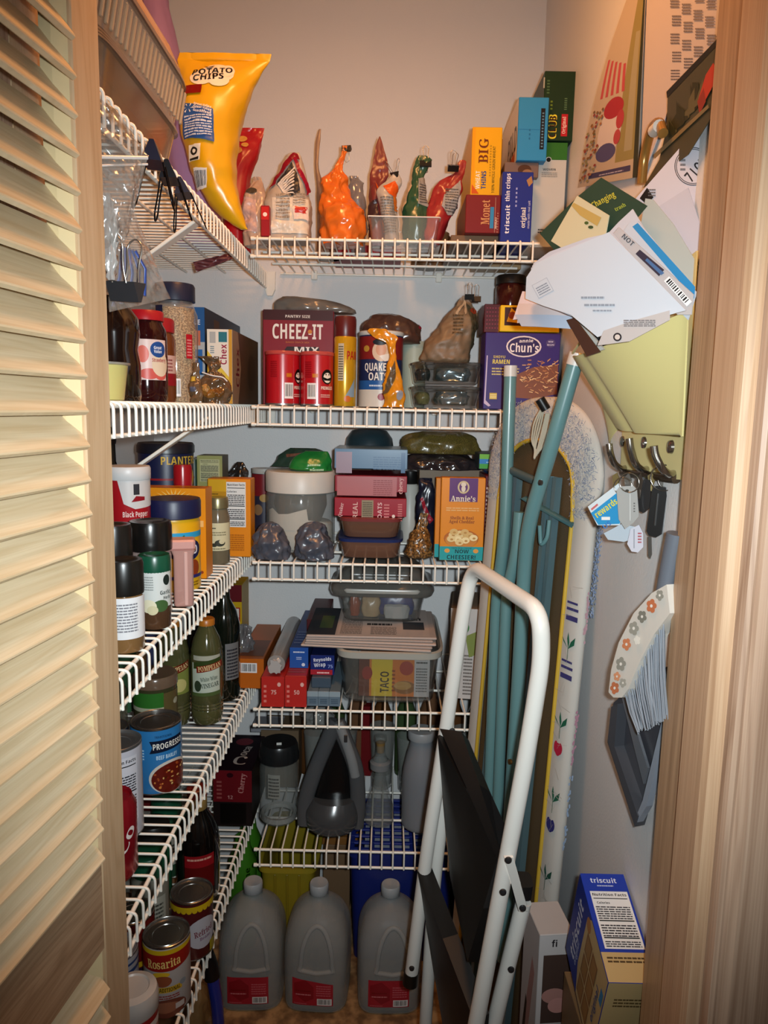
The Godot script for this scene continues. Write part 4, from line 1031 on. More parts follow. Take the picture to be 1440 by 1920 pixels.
	carton("blue_cereal_box", "dark blue cereal box standing behind the yellow and white cereal", "box", Vector3(-0.415, y, -1.72), Vector3(0.062, 0.195, 0.36), hue("1c3a66"), {"front": art().rect(-0.031, 0, 0.062, 0.195, Color("a9adb0")).rect(-0.031, 0.125, 0.062, 0.07, Color("24538c")).rect(-0.012, 0.118, 0.034, 0.03, Color("b8684a")).text("A.E", 0.012, 0.165, 0.010, Color("d8dce4"), bold).rect(-0.014, 0.058, 0.040, 0.052, Color("2a62a4")).poly([Vector2(-0.004, 0.08), Vector2(0.004, 0.098), Vector2(0.016, 0.09)], Color("d0d8e4")).lines(-0.012, 0.02, 0.034, 0.03, 4, Color("4a5a70"), 3), "right": art().rect(-0.18, 0, 0.36, 0.195, Color("26344a")).rect(-0.10, 0.12, 0.05, 0.06, Color("54382c")).rect(0.02, 0.11, 0.08, 0.06, Color("4a3630")), "flap": true})
	carton("rice_cereal_box", "white and yellow cereal box lying on its long edge", "box", Vector3(-0.343, y, -1.64), Vector3(0.050, 0.147, 0.29), hue("c9c4b8"), {"front": art().rect(-0.025, 0, 0.05, 0.147, Color("d2cec4")).poly([Vector2(-0.025, 0.105), Vector2(0.025, 0.045), Vector2(0.025, 0), Vector2(-0.025, 0)], Color("cdb23c")).rect(0.018, 0, 0.007, 0.147, Color("b88a2a")).text("Chex", 0.007, 0.098, 0.013, Color("8a1c3c"), bold, 0.040, 90).rect(-0.002, 0.122, 0.017, 0.020, Color("2a6a78")).rect(-0.020, 0.12, 0.012, 0.022, Color("a0a4a4")).lines(-0.019, 0.10, 0.008, 0.016, 4, Color("5a7a8a"), 2), "right": art().rect(-0.145, 0, 0.29, 0.147, Color("4a3c2c")).poly([Vector2(-0.145, 0), Vector2(-0.145, 0.147), Vector2(-0.09, 0.147), Vector2(-0.06, 0.075), Vector2(-0.09, 0)], Color("8a7a66")).text("Chex", -0.095, 0.075, 0.030, Color("5a1626"), bold, 0.08, 90).ell(0.06, 0.07, 0.05, 0.04, Color("382c20"))})
	var p := Vector3(-0.338, y, -1.425)
	bag("granola_bag", "small clear bag of brown granola with a twisted white tie", "bag", p, [[750, 372, 434, 0.026], [735, 368, 438, 0.030], [715, 370, 432, 0.026], [700, 384, 418, 0.012], [694, 390, 412, 0.007], [684, 384, 420, 0.008], [668, 366, 414, 0.003]], mat(Color("5e4630"), 0.16, {"spec": 0.7}), {"seed": 41, "amp": 0.006, "lump": 0.003, "freq": 26.0, "draw": func(a):
		a.ell(396, -738, 16, 8, Color("8a5a28")); a.ell(416, -736, 10, 8, Color("6a4420")); a.ell(390, -728, 9, 6, Color("a87a44"))})
	t = thing("twist_tie", "white twist tie round the granola bag neck", "tie", p)
	part(t, "wire", tube(bend([Vector3(-0.02, 0.058, 0.012), Vector3(0.0, 0.052, 0.016), Vector3(0.02, 0.05, 0.013), Vector3(0.028, 0.042, 0.014)], 0.006), 0.0014, 6), mat(Color("d8d4d0"), 0.3))
	p = Vector3(-0.372, y, -1.395)
	bag("bagel_bag", "crumpled clear bag with a yellow label beside the granola", "bag", p, [[750, 352, 386, 0.014], [730, 352, 384, 0.016], [705, 356, 378, 0.010], [680, 360, 374, 0.004]], mat(Color("6a5138"), 0.15, {"spec": 0.7}), {"seed": 43, "amp": 0.006, "freq": 24.0, "draw": func(a):
		a.rect(358, -716, 12, 10, Color("b89a3a")); a.rect(360, -734, 10, 8, Color("5a5a6a"))})

# ------------------------------------------------------------------ third shelves
func back_three() -> void:
	var y: float = SHELF[3]
	var q := at(564, 960, -1.715)
	var t := vessel("glass_canister", "large glass canister of flour with a white screw lid", "canister", Vector3(q.x, y, -1.715), 0.081, 0.182, [["glass", [[0, 0], [0.93, 0], [1, 0.04], [1, 0.70], [0.95, 0.76]], mat(Color("b9bdb8"), 0.06, {"alpha": 0.25})], ["lid", [[0.97, 0.73], [1.02, 0.74], [1.02, 0.97], [0.98, 1.0], [0, 1.0]], mat(Color("d6d0c6"), 0.4)]], {"seg": 48, "face": false})
	part(t, "flour", lathe([[0, 0.004], [0.072, 0.004], [0.077, 0.012], [0.077, 0.055], [0.07, 0.062], [0, 0.058]], 40), mat(Color("cbc5b8"), 0.8))
	var a0 := art(0.004)
	a0.poly([Vector2(-0.085, 0.05), Vector2(-0.085, 0.092), Vector2(-0.066, 0.098), Vector2(-0.045, 0.086), Vector2(-0.02, 0.088), Vector2(0.0, 0.094), Vector2(0.022, 0.100), Vector2(0.026, 0.074), Vector2(0.05, 0.070), Vector2(0.08, 0.064), Vector2(0.085, 0.05)], Color("cfc9bc"))
	part(t, "flour_film", a0.mesh(func(p): return Vector3(0.0775 * sin(p.x / 0.0775), p.y, 0.0775 * cos(p.x / 0.0775))), ink(0.8))
	part(t, "scoop", loft([[0.06, 0.05, 0.05], [0.10, 0.065, 0.06], [0.128, 0.06, 0.05]], 24, {"amp": 0.004, "freq": 20.0, "smooth": 3}), mat(Color("43403a"), 0.5))
	var p := Vector3(q.x - 0.005, y + 0.184, -1.70)
	bag("green_seasoning_bag", "bright green foil packet lying on the canister lid", "packet", p, [[888, 545, 628, 0.03], [876, 540, 626, 0.034], [860, 548, 624, 0.024], [846, 570, 616, 0.008]], mat(Color("1f7a34"), 0.25, {"spec": 0.6}), {"seed": 51, "amp": 0.003, "lump": 0.004, "draw": func(a):
		a.lines(580, -872, 24, 6, 1, Color("b8d8b0"), 3); a.lines(584, -880, 26, 6, 1, Color("b8d8b0"), 4)})
	p = Vector3(q.x - 0.02, y + 0.186, -1.76)
	bag("dark_green_bag", "dark green film bag behind the bright green packet", "packet", p, [[886, 505, 580, 0.02], [870, 510, 600, 0.026], [852, 522, 616, 0.02], [840, 540, 595, 0.006]], mat(Color("2b4034"), 0.25, {"spec": 0.6}), {"seed": 52, "amp": 0.004, "draw": func(a):
		a.poly([Vector2(535, -852), Vector2(590, -846), Vector2(592, -850), Vector2(536, -857)], Color("7a4a3a"))})
	var poly := mat(Color("4c4f5a"), 0.3, {"spec": 0.6})
	for k in 2:
		p = Vector3([-0.245, -0.154][k], y, -1.577)
		var uc: float = [508.0, 590.0][k]
		bag("plastic_bag_ball", ["crumpled dark grey plastic bag in front of the canister, left", "crumpled dark grey plastic bag in front of the canister, right"][k], "bag", p, [[1054, uc - 20, uc + 26, 0.022], [1044, uc - 38, uc + 38, 0.038], [1022, uc - 40, uc + 38, 0.042], [1000, uc - 34, uc + 30, 0.034], [984, uc - 22, uc + 18, 0.018], [978, uc - 8, uc + 6, 0.005]], poly, {"seed": 53 + k * 9, "amp": 0.007, "lump": 0.012, "freq": 22.0, "skin": "plastic", "group": "crumpled grey bags"})
	# the stack: two tubs, two red boxes, one blue box
	for k in 2:
		t = thing("food_tub", ["clear tub of brown food under a blue lid, lowest of the stack", "clear tub of brown food above the blue lid"][k], "tub", Vector3(-0.036, y + 0.046 * k, -1.66), 0.0, "stacked food tubs")
		var s := 1.0 if k == 0 else 0.97
		part(t, "tub", loft([[0, 0.060 * s, 0.068, 0, 0, 5], [0.003, 0.064 * s, 0.072, 0, 0, 5], [0.038, 0.070 * s, 0.077, 0, 0, 5]], 48, {"sharp": 0.5}), mat(Color("6d4b3b"), 0.25, {"coat": 0.5}))
		part(t, "lid", loft([[0.037, 0.0735 * s, 0.080, 0, 0, 5], [0.0435, 0.074 * s, 0.081, 0, 0, 5], [0.045, 0.068 * s, 0.075, 0, 0, 5]], 48, {"sharp": 0.4}), mat(Color("1d2b5c") if k == 0 else Color("7a3434"), 0.35))
	var by := y + 0.0925
	var red := func(kind: int) -> Callable: return func(a: Art):
		if kind == 0:
			a.text("Quaker", 640, -957, 6, Color("d8b0b0"), serif, 26, 80); a.text("REAL", 666, -957, 9, Color("d0a8a0"), bold, 30, 90); a.rect(678, -976, 22, 38, Color("8d8066")); a.lines(680, -974, 18, 34, 10, Color("4a4234"), 3); a.text("OATS", 712, -957, 8, Color("d8b0b0"), bold, 30, 90); a.lines(720, -976, 10, 34, 6, Color("c87878"), 4); a.ell(738, -967, 3, 3, Color("d8c8c0")); a.lines(746, -976, 8, 34, 8, Color("c87878"), 6)
		else:
			a.text("chewy", 752, -910, 7, Color("d8a8a4"), serif, 30, 90); a.rect(632, -930, 112, 36, Color("a86468")); a.lines(700, -928, 36, 30, 8, Color("8a4448"), 6)
	pbox("red_snack_box", "red snack box with a nutrition panel resting on the tubs", "box", 627, 762, by, 934, -1.598, 0.15, hue("93182a"), {"vb": 978, "rough": 0.3, "draw": red.call(0)})
	pbox("red_snack_box", "pinkish red snack box in the middle of the stack", "box", 628, 763, by + 0.0545, 892, -1.600, 0.15, hue("8f2632"), {"vb": 934, "rough": 0.28, "draw": red.call(1)})
	pbox("blue_snack_box", "pale blue snack box on top of the stack", "box", 627, 764, by + 0.1055, 842, -1.598, 0.15, hue("5f7f9c"), {"vb": 890, "rough": 0.24, "draw": func(a):
		a.rect(630, -888, 30, 40, Color("9a8a98")); a.lines(700, -880, 54, 26, 6, Color("4a6a8c"), 5); a.rect(752, -886, 8, 38, Color("3f6288"))})
	q = at(692, 830, -1.80)
	vessel("dark_bowl", "dark teal upturned bowl behind the stack of boxes", "bowl", Vector3(q.x, y + 0.196, -1.83), 0.062, 0.085, [["bowl", [[0, 0], [1, 0.0], [1.0, 0.35], [0.92, 0.7], [0.7, 0.92], [0.4, 1.0], [0, 1.0]], mat(Color("20343c"), 0.35)]])
	carton("brown_carton", "plain brown carton behind the stack of snack boxes", "box", Vector3(q.x, y, -1.83), Vector3(0.13, 0.196, 0.10), hue("7a6248"))
	q = at(494, 945, -1.84)
	vessel("patterned_can", "narrow red and dark patterned can behind the canister", "can", Vector3(q.x, y, -1.85), 0.030, 0.175, [["tube", [[0, 0], [1, 0], [1, 0.93]], mat(Color("2c2a3c"), 0.4)], ["lid", [[1.0, 0.92], [1.04, 0.93], [1.04, 0.99], [0, 1.0]], mat(Color("b8b4ac"), 0.4)]], {"draw": func(a):
		a.rect(-0.05, 0.105, 0.1, 0.055, Color("7a2024")); a.ell(0.0, 0.10, 0.012, 0.010, Color("b08a50")); a.ell(-0.016, 0.07, 0.012, 0.014, Color("8a6a4a"))})
	# pasta, dark pouch, white bottle
	q = at(768, 950, -1.80)
	vessel("white_bottle", "slim white bottle with a black cap behind the stack", "bottle", Vector3(q.x, y, -1.81), 0.022, 0.18, [["body", [[0, 0], [0.95, 0], [1, 0.03], [1, 0.78], [0.7, 0.82]], mat(Color("c2c0b8"), 0.4)], ["cap", [[0.72, 0.8], [0.8, 0.81], [0.8, 0.98], [0, 1.0]], mat(Color("141414"), 0.35)]])
	p = Vector3(0.085, y, -1.70)
	bag("dark_pouch", "dark blue pouch with a red stripe leaning behind the pasta", "pouch", p, [[1040, 775, 818, 0.02], [985, 776, 818, 0.022], [940, 778, 820, 0.02], [910, 782, 818, 0.012], [896, 786, 816, 0.003]], mat(Color("161a2a"), 0.25, {"spec": 0.6}), {"seed": 57, "amp": 0.004, "draw": func(a):
		a.poly([Vector2(784, -935), Vector2(789, -930), Vector2(812, -972), Vector2(806, -980)], Color("8a2030"))})
	p = Vector3(0.072, y, -1.615)
	bag("pasta_bag", "small clear bag of brown pasta in front of the dark pouch", "bag", p, [[1053, 766, 806, 0.022], [1040, 758, 814, 0.032], [1020, 760, 812, 0.030], [1000, 768, 808, 0.018], [985, 778, 804, 0.008], [962, 786, 806, 0.004]], mat(Color.WHITE, 0.35, {"tex": speckle(128, 12.0, Color("3e2a16"), Color("8a6434"), 23, 3.0), "tri": Vector3.ONE * 12.0, "coat": 0.8}), {"seed": 58, "amp": 0.004, "freq": 30.0})
	# macaroni boxes
	var mac := func(a: Art):
		a.rect(841, -941, 53, 44, Color("5a2f6e")); a.ell(867, -914, 11, 12, Color("c8b48c")); a.ell(867, -914, 8, 9, Color("5a2f6e")); a.ell(867, -917, 4, 6, Color("d8ccbc")); a.ell(867, -909, 5, 4, Color("d8ccbc")); a.text("Annie's", 867, -935, 10, Color("e6d8c0"), serif, 46)
		a.lines(836, -958, 62, 8, 2, Color("e0b070"), 4); a.text("Shells & Real", 866, -971, 5.5, Color("7a2c10"), serif, 44); a.text("Aged Cheddar", 866, -979, 5.5, Color("7a2c10"), serif, 48)
		a.ell(866, -1010, 33, 17, Color("b06424")); a.ell(866, -1013, 30, 15, Color("c8843c"))
		var rng := RandomNumberGenerator.new(); rng.seed = 8
		for k in 16:
			var an := k * 2.4
			var r := 4.0 + k * 1.5
			a.ell(866 + r * cos(an), -1006 + r * 0.42 * sin(an), 8, 6, [Color("e0c890"), Color("ecd8a4"), Color("d2b070")][k % 3], 12)
			a.ell(867 + r * cos(an), -1007 + r * 0.42 * sin(an), 3, 2, Color("b88a4a"), 8)
		a.rect(826, -1051, 82, 26, Color("2a9aa0")); a.text("NOW", 868, -1034, 7, Color("14323c"), bold, 26); a.text("CHEESIER!", 867, -1045, 8, Color("14323c"), bold, 54); a.text("100% REAL CHEESE", 867, -1028, 3, Color("14323c"), sans, 38); a.ell(840, -1033, 5, 4, Color("d89a4a")); a.ell(894, -1033, 5, 4, Color("d89a4a"))
	pbox("macaroni_box", "orange macaroni box with a purple badge and teal foot, the front one", "box", 826, 908, y, 896, -1.585, 0.032, hue("d8861c"), {"vb": 1052, "draw": mac, "left": art().rect(-0.016, 0, 0.032, 0.03, Color("2a9aa0"))})
	pbox("macaroni_box", "orange macaroni box half hidden behind the front one", "box", 816, 900, y, 897, -1.619, 0.032, hue("cc7e1c"), {"vb": 1050, "front": art().rect(-0.05, 0, 0.1, 0.03, Color("2a9aa0"))})
	pbox("crimson_book_box", "thin crimson box with white upright letters beside the macaroni", "box", 908, 917, y, 892, -1.62, 0.14, hue("5c1424"), {"vb": 1040, "draw": func(a):
		a.lines(910, -1000, 5, 90, 12, Color("d8c8c0"), 3)})
	pbox("blue_rice_box", "blue box with white trim standing beside the ironing board", "box", 918, 962, y, 890, -1.63, 0.14, hue("3f6fb0"), {"vb": 1040, "draw": func(a):
		a.rect(936, -1038, 4, 146, Color("d0d4dc")); a.poly([Vector2(920, -1015), Vector2(928, -985), Vector2(934, -1010), Vector2(930, -1030)], Color("c08a6a")); a.rect(919, -1038, 16, 12, Color("d8d8dc"))})
	pbox("green_stripe_box", "small green and blue striped box lying over the macaroni", "box", 898, 950, y + 0.198, 851, -1.65, 0.12, hue("2a3a44"), {"vb": 880, "draw": func(a):
		a.rect(899, -879, 50, 9, Color("3c9a3c")); a.rect(899, -870, 50, 9, Color("2a7ac0")); a.rect(899, -861, 50, 9, Color("6ab03a")); a.lines(912, -868, 22, 4, 1, Color("9ad0e8"), 3)})
	p = Vector3(0.120, y + 0.192, -1.74)
	bag("clear_dark_bag", "dark film bag under the long pasta bag", "bag", p, [[890, 750, 905, 0.05], [878, 745, 905, 0.055], [862, 750, 895, 0.05], [852, 765, 880, 0.03]], mat(Color("2c2628"), 0.14, {"spec": 0.8}), {"seed": 61, "amp": 0.007, "freq": 20.0})
	p = Vector3(0.122, y + 0.226, -1.755)
	bag("long_pasta_bag", "long clear bag of olive green pasta lying on top", "bag", p, [[862, 752, 902, 0.03], [848, 745, 906, 0.048], [828, 748, 900, 0.05], [815, 762, 890, 0.035], [809, 790, 870, 0.01]], mat(Color.WHITE, 0.35, {"tex": speckle(256, 40.0, Color("3c3418"), Color("7d6f34"), 29, 2.6), "tri": Vector3(6, 20, 20), "coat": 0.9}), {"seed": 62, "amp": 0.005, "freq": 22.0})
	carton("plain_carton", "plain brown carton at the wall carrying the pasta bags", "box", Vector3(0.15, y, -1.80), Vector3(0.15, 0.19, 0.12), hue("75604a"))

func spice(label: String, p: Vector3, r: float, h: float, lid: Color, glass: Color, draw: Callable, lid_share := 0.36) -> Node3D:
	var a := 1.0 - lid_share
	return vessel("spice_jar", label, "spice jar", p, r, h, [["glass", [[0, 0], [0.9, 0], [0.98, 0.02], [0.98, a - 0.06], [0.86, a - 0.01]], mat(glass, 0.15)], ["cap", [[0.9, a - 0.02], [1.0, a - 0.01], [1.02, a + 0.02], [1.0, 0.96], [0.93, 1.0], [0.6, 1.0], [0.5, 0.985], [0, 0.985]], mat(lid, 0.3)]], {"draw": draw, "at": 1.0, "group": "spice jars on the third shelf"})

func left_three() -> void:
	var y: float = SHELF[3]
	spice("spice jar with a black cap and white text label nearest the door", Vector3(-0.352, y, -0.955), 0.026, 0.124, Color("14120f"), Color("7d5c38"), func(a):
		a.rect(-0.035, 0.020, 0.07, 0.056, Color("d8d8da")); a.lines(-0.018, 0.030, 0.036, 0.040, 10, Color("7a7a80"), 4); a.rect(-0.035, 0.020, 0.012, 0.056, Color("1c1f4a")))
	spice("dark spice jar with a black cap behind the white label jar", Vector3(-0.398, y, -1.045), 0.026, 0.156, Color("171412"), Color("2a1c14"), func(a):
		a.rect(-0.03, 0.03, 0.06, 0.05, Color("3a1a14")))
	spice("garlic spice jar with a green cap and herb picture", Vector3(-0.344, y, -1.060), 0.0232, 0.110, Color("0f4a34"), Color("4e3524"), func(a):
		a.rect(-0.028, 0.034, 0.056, 0.052, Color("c8ccc8")); a.lines(-0.020, 0.060, 0.018, 0.022, 6, Color("8a8e8c"), 3); a.ell(0.018, 0.074, 0.006, 0.008, Color("1e2a24")); a.text("Garlic", 0.016, 0.056, 0.006, Color("1c2620"), bold, 0.018); a.text("Herb", 0.018, 0.048, 0.005, Color("1c2620"), bold, 0.012); a.ell(0.008, 0.036, 0.012, 0.009, Color("3f5a32")); a.ell(-0.010, 0.036, 0.012, 0.010, Color("d6cfb2")); a.ell(-0.004, 0.030, 0.008, 0.007, Color("c8c09c")), 0.24)
	var t := vessel("salt_grinder", "round clear salt jar with a wide black cap", "jar", Vector3(-0.372, y, -1.130), 0.0315, 0.150, [["glass", [[0, 0], [0.94, 0], [1, 0.03], [1, 0.62], [0.9, 0.70]], mat(Color("c8b4b0"), 0.08, {"alpha": 0.3})], ["cap", [[0.94, 0.68], [1.05, 0.69], [1.06, 0.74], [1.05, 0.94], [0.98, 0.99], [0.7, 1.0], [0.6, 0.985], [0, 0.985]], mat(Color("12100f"), 0.25)]], {"draw": func(a):
		a.rect(-0.002, 0.046, 0.012, 0.016, Color("4aa04a")), "at": 1.004})
	part(t, "salt", lathe([[0, 0.003], [0.028, 0.003], [0.0295, 0.008], [0.0295, 0.052], [0.02, 0.058], [0, 0.06]], 32), mat(Color("c9c8c8"), 0.8))
	t = thing("pink_shaker", "square pink clear shaker with a spout next to the salt jar", "shaker", Vector3(-0.335, y, -1.180), 16.0)
	part(t, "bottle", loft([[0, 0.014, 0.014, 0, 0, 6], [0.003, 0.016, 0.016, 0, 0, 6], [0.085, 0.016, 0.016, 0, 0, 6], [0.095, 0.020, 0.018, 0, 0, 6]], 32, {"sharp": 0.5}), mat(Color("b98a80"), 0.12, {"coat": 0.5}))
	part(t, "cap", rbox(0.045, 0.017, 0.036, 0.003), mat(Color("c58f86"), 0.3), Transform3D(Basis(), Vector3(-0.003, 0.095, 0)))
	part(t, "rib", rbox(0.006, 0.09, 0.004, 0.001), mat(Color("d0a59c"), 0.2), Transform3D(Basis(), Vector3(0.004, 0.003, 0.016)))
	# pepper tin on a wide jar
	vessel("wide_jar", "wide jar with a beige lid under the black pepper tin", "jar", Vector3(-0.445, y, -1.235), 0.037, 0.118, [["glass", [[0, 0], [0.95, 0], [1, 0.04], [1, 0.84], [0.95, 0.86]], mat(Color("5a4634"), 0.15)], ["lid", [[1.0, 0.85], [1.03, 0.86], [1.03, 0.97], [0.98, 1.0], [0, 1.0]], mat(Color("a08a6a"), 0.4)]])
	vessel("pepper_tin", "red and white black pepper tin with a white lid", "tin", Vector3(-0.442, y + 0.119, -1.235), 0.0355, 0.106, [["tin", [[0, 0], [0.98, 0], [1, 0.02], [1, 0.8]], mat(Color("a3141e"), 0.3)], ["lid", [[1.02, 0.79], [1.05, 0.8], [1.05, 0.96], [1.0, 1.0], [0, 0.99]], mat(Color("d2d2d2"), 0.4)]], {"draw": func(a):
		a.rect(-0.055, 0.0, 0.022, 0.085, Color("c9c4c0")); a.poly([Vector2(-0.018, 0.085), Vector2(-0.008, 0.045), Vector2(0.01, 0.036), Vector2(0.06, 0.040), Vector2(0.06, 0.085)], Color("c9c8c8")); a.rect(0.008, 0.060, 0.010, 0.018, Color("33333a")); a.poly([Vector2(0.004, 0.048), Vector2(0.012, 0.058), Vector2(0.028, 0.056), Vector2(0.028, 0.050)], Color("8a1c22")); a.text("Black Pepper", 0.012, 0.026, 0.009, Color("e0c8c4"), bold, 0.044); a.lines(0.004, 0.010, 0.024, 0.008, 2, Color("d88a86"), 3)})
	# yellow drink powder in front of the baking soda
	vessel("cocoa_canister", "yellow canister with a navy lid in front of the orange box", "canister", Vector3(-0.386, y, -1.302), 0.0470, 0.163, [["tube", [[0, 0], [0.99, 0], [1, 0.01], [1, 0.75], [0.97, 0.76], [0.96, 0.80]], mat(Color("d3a30e"), 0.35)], ["lid", [[1.0, 0.79], [1.04, 0.80], [1.04, 0.97], [1.0, 1.0], [0, 0.995]], mat(Color("141a42"), 0.4)]], {"draw": func(a):
		a.rect(-0.075, 0.096, 0.15, 0.010, Color("2f9ac8")); a.ell(0.022, 0.074, 0.034, 0.020, Color("1a1e48")); a.text("O", 0.040, 0.074, 0.016, Color("dcdce4"), bold); a.poly([Vector2(0.006, 0.094), Vector2(0.018, 0.102), Vector2(0.022, 0.092)], Color("1f5a34")); a.ell(0.036, 0.040, 0.016, 0.016, Color("8a3a1c")); a.rect(-0.075, 0.022, 0.15, 0.006, Color("2a2a6a")); a.lines(0.0, 0.008, 0.05, 0.010, 2, Color("7a5a10"), 3)})
	carton("baking_soda_box", "orange baking soda box with a red round emblem", "box", Vector3(-0.404, y, -1.392), Vector3(0.120, 0.173, 0.048), hue("c9790f"), {"front": art().rect(-0.06, 0, 0.12, 0.173, Color("e08c14")), "right": art().rect(-0.024, 0, 0.048, 0.173, Color("d0800f"))})
	var t2 := get_child(get_child_count() - 1)
	var a1 := art()
	for k in 18:
		var an := PI * k / 17.0
		a1.poly([Vector2(0.028 * cos(an - 0.05), 0.134 + 0.028 * sin(an - 0.05)), Vector2(0.054 * cos(an), 0.134 + 0.038 * sin(an)), Vector2(0.028 * cos(an + 0.05), 0.134 + 0.028 * sin(an + 0.05))], Color("ecc46a"))
	a1.ell(0, 0.134, 0.033, 0.027, Color("e6dcd0"), 32).ell(0, 0.134, 0.030, 0.024, Color("9c1c28"), 32).text("ARM & HAMMER", 0, 0.150, 0.007, Color("e8dcd8"), bold, 0.044).ell(0, 0.128, 0.017, 0.014, Color("d8c4a8"))
	a1.rect(0.034, 0.10, 0.022, 0.012, Color("e8b46a")).ell(0.052, 0.012, 0.003, 0.003, Color("8a3a1a"))
	part(t2, "emblem", a1.mesh(func(q): return Vector3(q.x, q.y, 0.0245)), ink())
	vessel("relish_jar", "narrow jar with a cream label and a drawn fruit", "jar", Vector3(-0.355, y, -1.512), 0.0248, 0.140, [["glass", [[0, 0], [0.92, 0], [1, 0.03], [1, 0.70], [0.84, 0.80], [0.80, 0.84]], mat(Color("6d6450"), 0.12)], ["lid", [[0.82, 0.83], [0.9, 0.84], [0.9, 0.97], [0.84, 1.0], [0, 1.0]], mat(Color("8a8260"), 0.3, {"metal": 0.6})]], {"at": 1.004, "draw": func(a):
		a.rect(-0.034, 0.030, 0.068, 0.058, Color("cfcaa6")); a.lines(-0.016, 0.076, 0.012, 0.005, 1, Color("3a3a30"), 2); a.lines(-0.014, 0.062, 0.032, 0.010, 2, Color("8a8668"), 3); a.ell(0.004, 0.046, 0.011, 0.007, Color("3a3d34")); a.ell(0.008, 0.049, 0.006, 0.005, Color("cfcaa6")); a.ell(-0.008, 0.042, 0.006, 0.004, Color("3a3d34")); a.lines(-0.014, 0.033, 0.03, 0.004, 1, Color("6a664c"), 5)})
	pbox("corn_chips_box", "yellow and orange pouch with a white nutrition panel", "pouch", 390, 470, y, 898, -1.575, 0.05, hue("d9840e"), {"vb": 1045, "draw": func(a):
		a.rect(391, -1044, 34, 144, Color("d0a018")); a.rect(391, -934, 34, 12, Color("b8860e")); a.lines(392, -928, 18, 4, 1, Color("6a4a0a"), 3); a.facts(425, -988, 36, 84, bold); a.lines(428, -1032, 30, 32, 8, Color("a85a0a"), 6)})
	# things behind
	carton("plain_carton", "brown carton under the navy nut can", "box", Vector3(-0.47, y, -1.515), Vector3(0.12, 0.150, 0.11), hue("75583c"))
	vessel("nut_can", "navy nut can with a dark lid behind the diagonal brace", "can", Vector3(-0.462, y + 0.151, -1.515), 0.056, 0.100, [["tube", [[0, 0], [1, 0], [1, 0.8]], mat(Color("121a3e"), 0.35)], ["lid", [[1.0, 0.79], [1.04, 0.8], [1.04, 0.94], [0.98, 1.0], [0.9, 0.985], [0, 0.985]], mat(Color("10131f"), 0.35)]], {"draw": func(a):
		a.text("PLANTERS", 0.034, 0.066, 0.016, Color("c9a83c"), bold, 0.088); a.rect(-0.09, 0.026, 0.18, 0.004, Color("8a2024")); a.ell(0.058, 0.03, 0.012, 0.018, Color("b8963c"))})
	vessel("red_cap_bottle", "slim bottle with a shiny red cap in front of the navy nut can", "bottle", Vector3(-0.408, y, -1.445), 0.0185, 0.212, [["glass", [[0, 0], [0.95, 0], [1, 0.03], [1, 0.72], [0.8, 0.80]], mat(Color("4a2c1c"), 0.15)], ["cap", [[0.86, 0.79], [0.98, 0.8], [0.98, 0.97], [0.9, 1.0], [0, 1.0]], mat(Color("98141e"), 0.25)]])
	carton("bouillon_box", "small pale green box with a nutrition panel at the back wall", "box", Vector3(-0.397, y, -1.65), Vector3(0.056, 0.218, 0.06), hue("7d7f5a"), {"front": art().rect(-0.028, 0.15, 0.056, 0.068, Color("96965c")).facts(-0.022, 0.16, 0.044, 0.05, bold, Color("b8b68a")), "right": art().rect(-0.03, 0, 0.06, 0.218, Color("5a584a"))})
	vessel("green_cap_jar", "dark green jar between the nut can and the pale green box", "jar", Vector3(-0.455, y, -1.70), 0.026, 0.205, [["jar", [[0, 0], [1, 0], [1, 0.9], [0.9, 1.0], [0, 1.0]], mat(Color("1d3c2c"), 0.3)]])
	var p := Vector3(-0.345, y, -1.69)
	bag("black_pouch", "black pouch with a pointed corner behind the yellow pouch", "pouch", p, [[1040, 424, 466, 0.02], [930, 424, 466, 0.022], [898, 420, 468, 0.02], [880, 428, 466, 0.01], [866, 442, 456, 0.002]], mat(Color("1c1a1a"), 0.2, {"spec": 0.7}), {"seed": 71, "amp": 0.006})
	vessel("vinegar_cruet", "dark slim bottle against the left wall beside the door", "bottle", Vector3(-0.545, y, -1.425), 0.024, 0.285, [["glass", [[0, 0], [0.95, 0], [1, 0.02], [1, 0.62], [0.5, 0.76], [0.46, 0.9]], mat(Color("1a1510"), 0.1)], ["cap", [[0.52, 0.88], [0.56, 0.9], [0.56, 0.99], [0, 1.0]], mat(Color("15110e"), 0.3)]], {"draw": func(a):
		a.rect(-0.03, 0.09, 0.06, 0.05, Color("8a7a5a"))})

